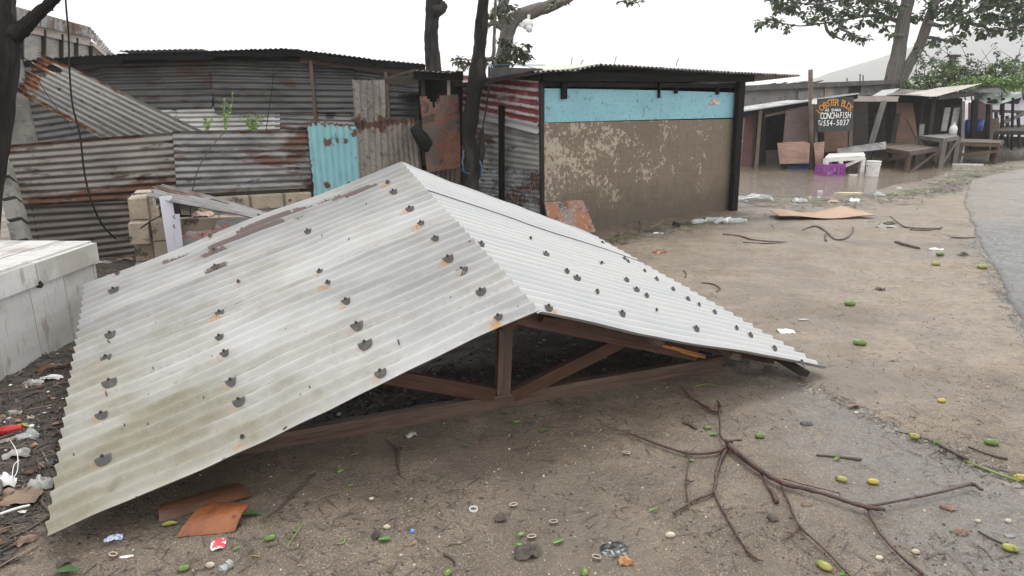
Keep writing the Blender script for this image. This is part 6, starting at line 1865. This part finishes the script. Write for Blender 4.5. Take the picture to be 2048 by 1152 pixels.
# ring and bottle bits
p = GP(947, 1018, .006); mb = MB()
mb.lathe(p, [(.017, -.005), (.020, -.005), (.020, .005), (.017, .005), (.017, -.005)], 22); tag(mb.build('white_ring', 'white_plastic', smooth=False), 'thin white plastic ring lying flat on the mud', 'ring')
bn = thing('bottle_neck', 'clear bottle neck with silver ribbed cap at the bottom edge', 'bottle neck', GP(452, 1138))
c = GP(455, 1131, .016); ax = (.55, .75, .15)
mb = MB(); mb.lathe(c, [(0, .0), (.017, .0), (.018, .003), (.018, .009), (.0165, .010), (.018, .011), (.018, .016), (.016, .018)], 16, ax); mb.build('cap', 'grey_plastic', bn)
mb = MB(); mb.lathe(c, [(.013, -.002), (.014, -.012), (.018, -.022), (.020, -.028)], 16, ax); mb.build('neck', 'clear_plastic', bn)
p = GP(825, 1062, .004); mb = MB(); mb.lathe(p, [(0, .006), (.008, .006), (.010, .002), (.010, -.002)], 14); tag(mb.build('blue_button', 'bluecap'), 'tiny light blue plastic button among pale pebbles', 'button')
# single pebbles
for i, (x, y, L, lb) in enumerate([(774, 1056, .030, 'pale upright pebble left of the light blue button'), (421, 1133, .036, 'cream pebble left of the silver bottle neck'),
                    (743, 999, .022, 'brown-grey pebble above the pale upright pebble'), (1018, 899, .016, 'small cream pebble in the middle near the dark leaf'),
                    (2016, 1044, .03, 'white shell chip at the right edge on the slab'), (1955, 1044, .026, 'long white shell chip on the slab'),
                    (1758, 1118, .03, 'white shell chip at the bottom between the long twigs'), (1831, 1106, .032, 'white shell chip right of the descending twig'),
                    (1340, 1073, .04, 'white smear of crushed shell below the left fork'), (1712, 827, .03, 'white shell chip near the pinkish-brown stone')]):
    c = GP(x, y, 0)
    mb = MB(); a0 = rr.uniform(0, 3)
    def fn(u, v, c=c, L=L, i=i):
        th = 2 * math.pi * u; ph = math.pi * v
        k = 1 + .25 * float(fbm(math.cos(th) * 1.4 + i, v * 3, i, 2))
        return c + Vector((math.cos(th + a0) * math.sin(ph) * L * .55 * k, math.sin(th + a0) * math.sin(ph) * L * .38 * k, (math.cos(ph) * .30 + .22) * L))
    mb.grid(fn, 9, 6, L, L); tag(mb.build('pebble', 'stone', smooth=True), lb, 'pebble', 'pale pebbles and shell chips')
# open nut husks
for (x, y, lb) in ((1253, 908, 'open brown nut husk with pale rim below the left arm of the branch'), (1193, 1117, 'open brown nut husk left of the black film near the bottom'),
                   (227, 1112, 'open pinkish nut husk left of the red scrap'), (1107, 1046, 'small pinkish nut husk above the black plastic film'),
                   (1063, 1076, 'open nut husk right of the leaf sprig'), (1027, 1012, 'pale torn nut husk right of the white ring')):
    c = GP(x, y, .004)
    hs = thing('nut_husk', lb, 'nut husk', c, 'open nut husks')
    R = Matrix.Rotation(rr.uniform(-.5, .5), 3, 'Z')
    mb = MB(); mb.grid(lambda u, v: c + R @ Vector((math.cos(6.283 * u) * .018 * (.3 + .7 * v), math.sin(6.283 * u) * .011 * (.3 + .7 * v), .010 * v * v)), 14, 4, .03, .02); mb.build('shell', 'shell_brown', hs, smooth=True)
    pts = [c + R @ Vector((math.cos(t) * .018, math.sin(t) * .011, .010)) for t in np.linspace(0, 6.283, 15)]
    mb = MB(); mb.tube(pts, .0022, 5, cap=False); mb.build('rim', 'stone', hs)

# ---- brown sheath lying half under the eave
def sheath(name, label, P4, m, bow, seed, ridge=0):
    f = bil(*P4)
    def fn(u, v):
        j = .015 * float(fbm(u * 5 + seed, v * 5, seed, 3))
        return f(u + j, v) + UPZ * (bow * (1 - (2 * v - 1) ** 2) * (1 - .5 * u) + .012 * float(fbm(u * 4, v * 4, seed, 3)) + ridge * v)
    mb = MB(); mb.grid(fn, 18, 10, .4, .25)
    mb.grid(lambda u, v: fn(u, v) - UPZ * .006, 18, 10, .4, .25)
    return tag(mb.build(name, m, smooth=True), label, 'palm sheath')
sheath('brown_sheath', 'curled orange-brown palm sheath lying in front of the eave', (GP(430, 1000, .03), GP(500, 1008, .06), GP(470, 1062, .01), GP(352, 1076, .004)), 'orange_leaf', .035, 3)
sheath('brown_sheath', 'dark wet brown sheath lying behind the orange one under the eave', (GP(322, 1010, .03), GP(470, 965, .03), GP(505, 990, .02), GP(318, 1045, .004)), 'orange_dark', .03, 4)
# ---- tan cardboard strip far
cb4 = bil(GP(1538, 425, .05), GP(1690, 419, .06), GP(1752, 434, .02), GP(1560, 436, .04))
mb = MB(); mb.grid(lambda u, v: cb4(u, v) + UPZ * (.04 * math.sin(u * 7 + 1) * (1 - v * .4) + .01), 22, 5, 2, .4)
mb.grid(lambda u, v: cb4(u, v) + UPZ * (.04 * math.sin(u * 7 + 1) * (1 - v * .4)), 22, 5, 2, .4)
tag(mb.build('cardboard_strip', 'tan_board', smooth=True), 'long warped tan cardboard strip on the sand in front of the flood', 'cardboard')

# ---- plastic bottles by the corner post
def bottle(px, py, L, rz, m, label, h=.045):
    c = GP(px, py, h * .8); ax = Vector((math.cos(rz), math.sin(rz), .02)); c = c - ax * L / 2
    t = thing('plastic_bottle', label, 'bottle', GP(px, py), 'plastic bottles washed up by the muddy wall')
    mb = MB(); mb.lathe(c, [(0, 0), (h * .8, 0), (h, .02), (h * .93, L * .35), (h, L * .4), (h, L * .68), (h * .4, L * .88), (h * .35, L * .93)], 12, ax); mb.build('body', m, t, smooth=True)
    mb = MB(); mb.lathe(c + ax * (L * .925), [(h * .42, 0), (h * .42, .02), (0, .02)], 10, ax); mb.build('cap', 'white_plastic' if L > .2 else 'bluecap', t)
bottle(1398, 443, .26, .4, 'clear_plastic', 'clear bottle lying furthest from the corner post')
bottle(1430, 440, .28, -.3, 'clear_plastic', 'clear bottle second from the far end of the washed-up row')
bottle(1456, 440, .24, .9, 'white_plastic', 'opaque white bottle in the middle of the washed-up row')
bottle(1475, 441, .28, .1, 'clear_plastic', 'clear bottle nearest the corner post')
CR('plastic_bag', 'pale green plastic bag among the washed-up bottles', 'plastic bag', 1440, 447, .26, .14, .10, 'clear_plastic', 41, .2)
CR('plastic_bag', 'cloudy clear bag caught at the flood edge behind the corner post', 'plastic bag', 1505, 402, .9, .35, .16, 'clear_plastic', 42, .1, 14)
CR('plastic_bag', 'dirty white bag at the flood edge left of the cream plank', 'plastic bag', 1600, 404, .35, .2, .08, 'grey_plastic', 43, .1)
CR('plastic_bag', 'white bag at the flood edge beside the green weed', 'plastic bag', 1708, 403, .25, .2, .09, 'white_plastic', 44, .1)
CR('plastic_bag', 'pinkish-white scrap at the flood edge beneath the cream plank', 'plastic bag', 1665, 405, .22, .12, .05, 'pink_flake', 45, .1)
CR('plastic_bag', 'clear scrap right of the cream plank in the green weed', 'plastic bag', 1758, 392, .28, .14, .09, 'clear_plastic', 46, .1)
CR('plastic_bag', 'long thin white plastic strip at the foot of the muddy wall', 'plastic strip', 1316, 467, .18, .05, .02, 'white_plastic', 47, .1)
CR('black_lump', 'black rubber lump at the foot of the muddy wall', 'rubber lump', 1352, 453, .14, .09, .08, 'rubber', 48, .1)
CR('foam_float_scrap', 'cream foam slab caught behind the corner post at the flood edge', 'foam board', 1510, 390, .5, .12, .05, 'cream_foam', 49, .1)
CR('cardboard_scrap', 'brown cardboard scrap floating at the flood edge', 'cardboard', 1588, 394, .3, .12, .04, 'tan_board', 50, .1)

# ---- litter heap left of the roof
HP = [('plastic_bag', 'white square plastic tub lid wedged by the box foot', 'plastic tray', 103, 758, .16, .07, .03, 'white_plastic', 61, .1),
      ('plastic_bag', 'crumpled pale film next to the white tray', 'plastic film', 66, 770, .14, .09, .04, 'grey_plastic', 62, .3),
      ('plastic_bag', 'small torn white paper on the dark mulch', 'paper', 30, 828, .09, .05, .03, 'grey_plastic', 63, .3),
      ('yellow_scrap', 'yellow-green scrap above the red bottle', 'scrap', 45, 852, .07, .04, .02, 'fruit_olive', 64, .3),
      ('plastic_bag', 'clear crumpled bag in the middle of the litter heap', 'plastic bag', 55, 878, .13, .10, .05, 'clear_plastic', 65, .3),
      ('plastic_bag', 'grey and white rag with a white lid in the litter heap', 'rag', 35, 912, .14, .09, .04, 'grey_plastic', 66, .3),
      ('plastic_bag', 'dirty white rag at the left edge of the litter heap', 'rag', 12, 970, .12, .10, .06, 'white_plastic', 67, .3),
      ('cardboard_scrap', 'folded wet brown cardboard at the left edge', 'cardboard', 35, 998, .24, .14, .05, 'brown_paper', 68, .2),
      ('plastic_bag', 'crumpled black and white plastic against the eave corner', 'plastic bag', 84, 974, .12, .09, .06, 'grey_plastic', 69, .5),
      ('brown_bark', 'strip of red-brown bark under the foot of the white box', 'bark', 105, 738, .22, .07, .05, 'orange_dark', 70, .6),
      ('brown_leaf', 'folded brown leaf in the mud at the lower left', 'leaf', 52, 1083, .09, .06, .03, 'shell_brown', 71, 1.0),
      ('plastic_bag', 'silver-white sliver under the yellow-green scrap', 'plastic strip', 20, 880, .18, .05, .02, 'grey_plastic', 72, .8),
      ('shell_chip', 'tan shell lump on the mulch under the roof edge', 'shell', 62, 838, .045, .035, .03, 'stone', 73, .3),
      ('shell_chip', 'white oval shell right of the yellow-green scrap', 'shell', 62, 854, .04, .028, .02, 'white_plastic', 74, .3),
      ('orange_clip', 'small orange plastic clip close to the roof edge', 'clip', 70, 890, .03, .018, .012, 'orange', 75, .8),
      ('mud_clod', 'muddy lump at the bottom left below the thin stick', 'clod', 128, 1128, .06, .045, .03, 'clod', 76, .8),
      ('plastic_bag', 'black film shred on the heap behind the eave corner', 'plastic film', 95, 930, .10, .07, .03, 'black_plastic', 77, .8)]
for (nm, lb, ct, x, y, sx, sy, h, m, sd, rz) in HP:
    CR(nm, lb, ct, x, y, sx, sy, h, m, sd, rz, 10, up=.0, freq=4.0)
rb_ = thing('red_bottle', 'red plastic bottle end at the left edge of the litter heap', 'bottle', GP(8, 862))
c = GP(-10, 864, .03)
mb = MB(); mb.lathe(c, [(0, 0), (.024, .0), (.022, .09), (.012, .115)], 12, (1, .25, .1)); mb.build('body', 'red_plastic', rb_, smooth=True)
mb = MB(); mb.lathe(c + Vector((1, .25, .1)).normalized() * .113, [(.014, 0), (.014, .018), (0, .018)], 10, (1, .25, .1)); mb.build('cap', 'red_plastic', rb_)
# debris between box, ruin and fence
for (x, y, sx, sy, h, m, lb, sd) in ((218, 487, .28, .16, .05, 'grey_plastic', 'grey-white scrap of plastic on dark mud behind the white box', 81), (228, 505, .25, .10, .05, 'clear_plastic', 'clear film scrap on dark mud behind the white box', 82),
                                 (204, 527, .22, .09, .04, 'grey_plastic', 'pale scrap against the end of the white box', 83), (250, 520, .2, .1, .04, 'brown_paper', 'wet brown paper scrap between box and ruin', 84)):
    CR('plastic_scrap', lb, 'plastic scrap', x, y, sx, sy, h, m, sd, .3)
CR('rubble_lump', 'pale mossy lump of rubble beside the broken block corner', 'rubble', 266, 500, .34, .28, .36, 'block', 85, .3, 12, freq=2)
lf_ = leaf(232, 461, 'leaf_weed', .16, 'single yellow-green leaf at the foot of the rusty fence', .4, grp=None)

# ---- cables and wires
def wire(pts, r, label, m='cable', name='cable', cat='cable'):
    P = smooth_path([D(*q) for q in pts], 5)
    mb = MB(); mb.tube(P, r, 6)
    return tag(mb.build(name, m, smooth=True), label, cat)
wire([(128, -60, 6.5), (132, 10, 6.5), (137, 70, 6.5), (139, 140, 6.5), (145, 210, 6.5), (160, 270, 6.5), (168, 340, 6.5), (182, 400, 6.5), (205, 450, 6.6), (232, 478, 6.7)], .009, 'thick black cable hanging in front of the rusty fence at left')
wire([(255, 478, 6.3), (290, 450, 6.3), (325, 430, 6.35), (350, 423, 6.4)], .006, 'short black cable bowed over the broken block corner')
wire([(380, 437, 6.6), (384, 385, 6.7), (400, 330, 6.9), (430, 285, 7.4), (452, 262, 7.9)], .005, 'thin dark wire rising from the broken blocks to the grey fence sheet', 'wire', 'wire', 'wire')
wire([(548, 120, 10.2), (545, 170, 10.2), (535, 240, 10.2), (532, 262, 10.2)], .006, 'thin dark wire hanging on the long shack right of the weeds', 'cable', 'wire', 'wire')
wire([(68, 145, 7.0), (95, 190, 7.0), (115, 218, 7.0), (145, 262, 7.0)], .004, 'thin wire drooping across the leaning pale sheet', 'cable', 'wire', 'wire')
wire([(22, 20, 5.4), (30, 40, 5.4), (40, 100, 5.6), (60, 130, 6.0), (70, 146, 7.0)], .004, 'thin wire looping off the dark tree at left', 'cable', 'wire', 'wire')
wire([(978, 132, 9.0), (977, 180, 9.0), (970, 230, 9.0), (960, 285, 9.0), (958, 310, 9.05)], .010, 'black cable hanging down the crooked trunk')
wire([(1090, 130, 9.6), (1040, 130, 9.4), (1000, 130, 9.1), (982, 134, 9.0), (980, 150, 9.0)], .006, 'pale blue cord running from the roof to the crooked trunk', 'rope_blue', 'cord', 'cord')
for i, (x, y, dx, dy) in enumerate(((1142, 126, 3, -12), (1160, 128, 7, -8), (1228, 126, 5, -13), (1352, 127, 6, -10))):
    wire([(x, y + 5, 10.6), (x + dx * .5, y + dy * .5, 10.6), (x + dx, y + dy, 10.6)], .007, ['leftmost twig poking up from the wavy roof', 'short slanting twig second along the wavy roof', 'forked twig above the middle of the wavy roof', 'thin twig above the right part of the wavy roof'][i], 'twig', 'roof_twig', 'twig')

# ============================================================ SCATTER (too many to count)
def scatter(name, m, n, place, size, kind='chip', flat=.5, seed=1, lift=.0):
    r = np.random.RandomState(seed)
    V = []; F = []
    xs, ys = place(r, n)
    zs = gh(xs, ys)
    for i in range(len(xs)):
        s = size(r) 
        k = len(V)
        a = r.uniform(0, 6.283); ca, sa = math.cos(a), math.sin(a)
        x0, y0, z0 = xs[i], ys[i], zs[i] + lift
        def add(px, py, pz): V.append((x0 + px * ca - py * sa, y0 + px * sa + py * ca, z0 + pz))
        if kind == 'chip':
            for (px, py) in ((-1, -.6), (.2, -.9), (1, .1), (.3, .8), (-.8, .5)):
                add(px * s * r.uniform(.6, 1.1), py * s * r.uniform(.5, 1), -.001)
            add(r.uniform(-.3, .3) * s, r.uniform(-.3, .3) * s, s * flat * r.uniform(.6, 1.2))
            F += [(k + j, k + (j + 1) % 5, k + 5) for j in range(5)]
        else:
            L = s * r.uniform(3, 9); w = s * .35; t = r.uniform(-.1, .25)
            add(-L, -w, 0); add(-L, w, .001); add(L * .1, w, w * 1.6 + L * t * .3); add(L, 0, L * t * .5 + w * .6); add(L * .1, -w, w * 1.4 + L * t * .3)
            F += [(k, k + 4, k + 2, k + 1), (k + 4, k + 3, k + 2)]
    me = bpy.data.meshes.new(name); me.from_pydata(V, [], F); me.uv_layers.new(name='UVMap'); me.update()
    me.materials.append(M[m])
    o = bpy.data.objects.new(name, me); COL.objects.link(o); o['kind'] = 'stuff'
    return o
def near_place(y0, y1, fn=None, xr=(-3.2, 4.2)):
    def pl(r, n):
        out_x = np.empty(0); out_y = np.empty(0)
        while len(out_x) < n:
            y = y0 * (y1 / y0) ** r.rand(n * 2) if y0 > 0 else r.uniform(y0, y1, n * 2)
            x = r.uniform(-1, 1, n * 2) * (.85 * y + .3)
            k = np.ones_like(x, bool)
            if fn is not None: k = fn(x, y, r)
            out_x = np.concatenate([out_x, x[k]]); out_y = np.concatenate([out_y, y[k]])
        return out_x[:n], out_y[:n]
    return pl
def not_mulch(x, y, r):
    s, b, rd, sl, mu, n1, n2 = masks(x, y)
    dens = .35 + 1.2 * np.clip(vnoise(x * 1.6, y * 1.6, 91) - .35, 0, 1)
    return (mu < .5) & (b < .1) & (rd < .3) & (r.rand(len(x)) < dens)
def in_mulch(x, y, r):
    return masks(x, y)[4] > .3
def dark_band(x, y, r):
    s, b, rd, sl, mu, n1, n2 = masks(x, y)
    return (b < .1) & (rd < .3) & (r.rand(len(x)) < np.clip(fbm(x * 2.2, y * 2.2, 93, 3) * 3 + .35, .03, 1))
scatter('shell_grit', 'stone', 6500, near_place(2.2, 13, not_mulch), lambda r: .0014 + .0045 * r.rand() ** 3, seed=3)
scatter('shell_crumbs', 'stone', 420, near_place(2.2, 11, not_mulch), lambda r: .005 + .006 * r.rand() ** 2, seed=13, flat=.6)
scatter('dark_grit', 'mulch', 6500, near_place(2.2, 12, dark_band), lambda r: .0028 + .010 * r.rand() ** 3, seed=4)
scatter('dark_clods', 'mulch', 900, near_place(2.2, 12, dark_band), lambda r: .005 + .012 * r.rand() ** 2.5, seed=5, flat=.5)
scatter('plant_fibres', 'twig', 4200, near_place(2.2, 12, dark_band), lambda r: .0026 + .0055 * r.rand() ** 2, 'shard', seed=6, lift=.002)
scatter('straw_fibres', 'shell_brown', 500, near_place(2.2, 12, not_mulch), lambda r: .0015 + .003 * r.rand() ** 2, 'shard', seed=16)
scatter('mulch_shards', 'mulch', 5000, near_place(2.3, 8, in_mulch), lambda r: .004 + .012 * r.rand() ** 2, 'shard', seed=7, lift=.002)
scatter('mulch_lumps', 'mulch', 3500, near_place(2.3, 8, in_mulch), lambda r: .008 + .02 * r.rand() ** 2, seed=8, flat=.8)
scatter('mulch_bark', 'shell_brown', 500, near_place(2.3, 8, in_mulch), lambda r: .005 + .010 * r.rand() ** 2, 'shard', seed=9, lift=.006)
scatter('mulch_flecks', 'grey_plastic', 260, near_place(2.3, 8, in_mulch), lambda r: .005 + .012 * r.rand() ** 2, seed=10, lift=.01, flat=.3)
scatter('heap_scraps', 'white_plastic', 130, near_place(2.3, 7, in_mulch), lambda r: .008 + .02 * r.rand() ** 2, seed=61, lift=.012, flat=.3)
scatter('heap_leaves', 'brown_paper', 420, near_place(2.3, 7, in_mulch), lambda r: .012 + .022 * r.rand() ** 2, seed=62, lift=.010, flat=.35)
scatter('heap_dark_leaves', 'orange_dark', 420, near_place(2.3, 7, in_mulch), lambda r: .012 + .025 * r.rand() ** 2, seed=63, lift=.010, flat=.35)
scatter('heap_green_scraps', 'leaf_olive', 90, near_place(2.3, 7, in_mulch), lambda r: .008 + .014 * r.rand() ** 2, seed=64, lift=.012, flat=.3)
scatter('heap_sticks', 'twig', 260, near_place(2.3, 7, in_mulch), lambda r: .008 + .012 * r.rand() ** 2, 'shard', seed=65, lift=.018)
# wrack line along the flood and below the muddy wall
def line_place(pts, wid):
    P = [G(*p) for p in pts]
    seg = [(P[i + 1] - P[i]).length for i in range(len(P) - 1)]
    cs = np.concatenate([[0], np.cumsum(seg)])
    def pl(r, n):
        t = r.rand(n) * cs[-1]
        x = np.interp(t, cs, [p.x for p in P]); y = np.interp(t, cs, [p.y for p in P])
        w = r.randn(n) * wid * (.4 + vnoise(t * 1.3, t * 0, 7))
        return x + r.randn(n) * wid * .4, y + w
    return pl
wr = [(1480, 400), (1560, 402), (1640, 400), (1720, 396), (1800, 390), (1880, 372), (1930, 352), (2040, 330)]
scatter('weed_wrack', 'leaf_vine', 480, line_place(wr, .28), lambda r: .012 + .02 * r.rand() ** 2, 'shard', seed=21, lift=.015)
scatter('dark_wrack', 'mulch', 850, line_place([(p[0], p[1] + 5) for p in wr], .5), lambda r: .012 + .03 * r.rand() ** 2, 'shard', seed=22, lift=.01)
scatter('pale_wrack', 'grey_plastic', 190, line_place(wr, .7), lambda r: .008 + .06 * r.rand() ** 4, seed=23, lift=.01)
scatter('tan_wrack', 'tan_board', 260, line_place(wr, .55), lambda r: .015 + .035 * r.rand() ** 2, seed=24, lift=.005, flat=.3)
wr2 = [(1200, 488), (1260, 470), (1330, 458), (1400, 448), (1500, 440), (1600, 434)]
scatter('wall_foot_weed', 'leaf_vine', 160, line_place(wr2, .10), lambda r: .006 + .012 * r.rand() ** 2, 'shard', seed=25, lift=.006)
scatter('wall_foot_litter', 'mulch', 500, line_place(wr2, .18), lambda r: .006 + .014 * r.rand() ** 2, 'shard', seed=26, lift=.004)
scatter('wall_foot_crumbs', 'stone', 260, line_place(wr2, .2), lambda r: .005 + .010 * r.rand() ** 2, seed=27)
wr3 = [(1700, 440), (1800, 452), (1900, 470), (1960, 500), (1990, 560), (2030, 640)]
scatter('road_edge_litter', 'twig', 420, line_place(wr3, .35), lambda r: .005 + .010 * r.rand() ** 2, 'shard', seed=28, lift=.004)
scatter('road_edge_grit', 'stone_grey', 900, line_place([(1948, 468), (1960, 510), (1990, 560), (2015, 610), (2048, 680), (2100, 760)], .05), lambda r: .005 + .010 * r.rand() ** 2, seed=29, flat=.8)
scatter('far_litter', 'cream_foam', 70, line_place([(1880, 345), (1960, 345), (2048, 325)], .9), lambda r: .01 + .05 * r.rand() ** 3, seed=30, flat=.3)
scatter('far_sticks', 'twig', 160, near_place(8, 15, not_mulch), lambda r: .008 + .014 * r.rand() ** 2, 'shard', seed=31, lift=.004)
lbp = [(1600, 768), (1660, 788), (1710, 812), (1780, 850), (1900, 902), (2048, 962), (2200, 1040)]
scatter('slab_edge_grit', 'stone', 420, line_place(lbp, .045), lambda r: .002 + .007 * r.rand() ** 2.5, seed=81)
scatter('slab_edge_stones', 'stone_grey', 260, line_place(lbp, .05), lambda r: .003 + .010 * r.rand() ** 2.5, seed=82)
scatter('slab_edge_dirt', 'mulch', 300, line_place(lbp, .06), lambda r: .003 + .006 * r.rand() ** 2, 'shard', seed=83, lift=.002)
def on_road(x, y, r):
    return (x > road_x(y) + .12)
def rplace(r, n):
    ys_ = 4.6 * (16 / 4.6) ** r.rand(n * 3); xs_ = road_x(ys_) + .12 + 5.5 * r.rand(n * 3)
    k = xs_ < .8 * ys_
    return xs_[k][:n], ys_[k][:n]
scatter('road_chippings', 'stone_grey', 9000, rplace, lambda r: .005 + .009 * r.rand() ** 2, seed=71, lift=.034, flat=.5)
scatter('road_pale_chippings', 'stone', 2600, rplace, lambda r: .004 + .007 * r.rand() ** 2, seed=72, lift=.034, flat=.5)
# roof specks: bits of twig and leaf on the sheets
V = []; F = []
r_ = np.random.RandomState(5)
for i in range(230):
    s, t = r_.rand(), r_.rand()
    if r_.rand() > .25 + .75 * t * (1 - s * .6): continue
    L = .003 + .010 * r_.rand() ** 3; a = r_.uniform(0, 6.28)
    k = len(V)
    for (dx, dy) in ((-1, -.3), (1, -.2), (.8, .3), (-.7, .3)):
        q = surf(0, s + (dx * math.cos(a) - dy * math.sin(a)) * L / LR, t + (dx * math.sin(a) + dy * math.cos(a)) * L / LS, .003)
        V.append(tuple(q))
    V.append(tuple(surf(0, s, t, .003 + L * .4)))
    F += [(k, k + 1, k + 4), (k + 1, k + 2, k + 4), (k + 2, k + 3, k + 4), (k + 3, k, k + 4)]
me = bpy.data.meshes.new('roof_specks'); me.from_pydata(V, [], F); me.uv_layers.new(name='UVMap'); me.materials.append(M['mulch'])
o = bpy.data.objects.new('roof_specks', me); COL.objects.link(o); o['kind'] = 'stuff'
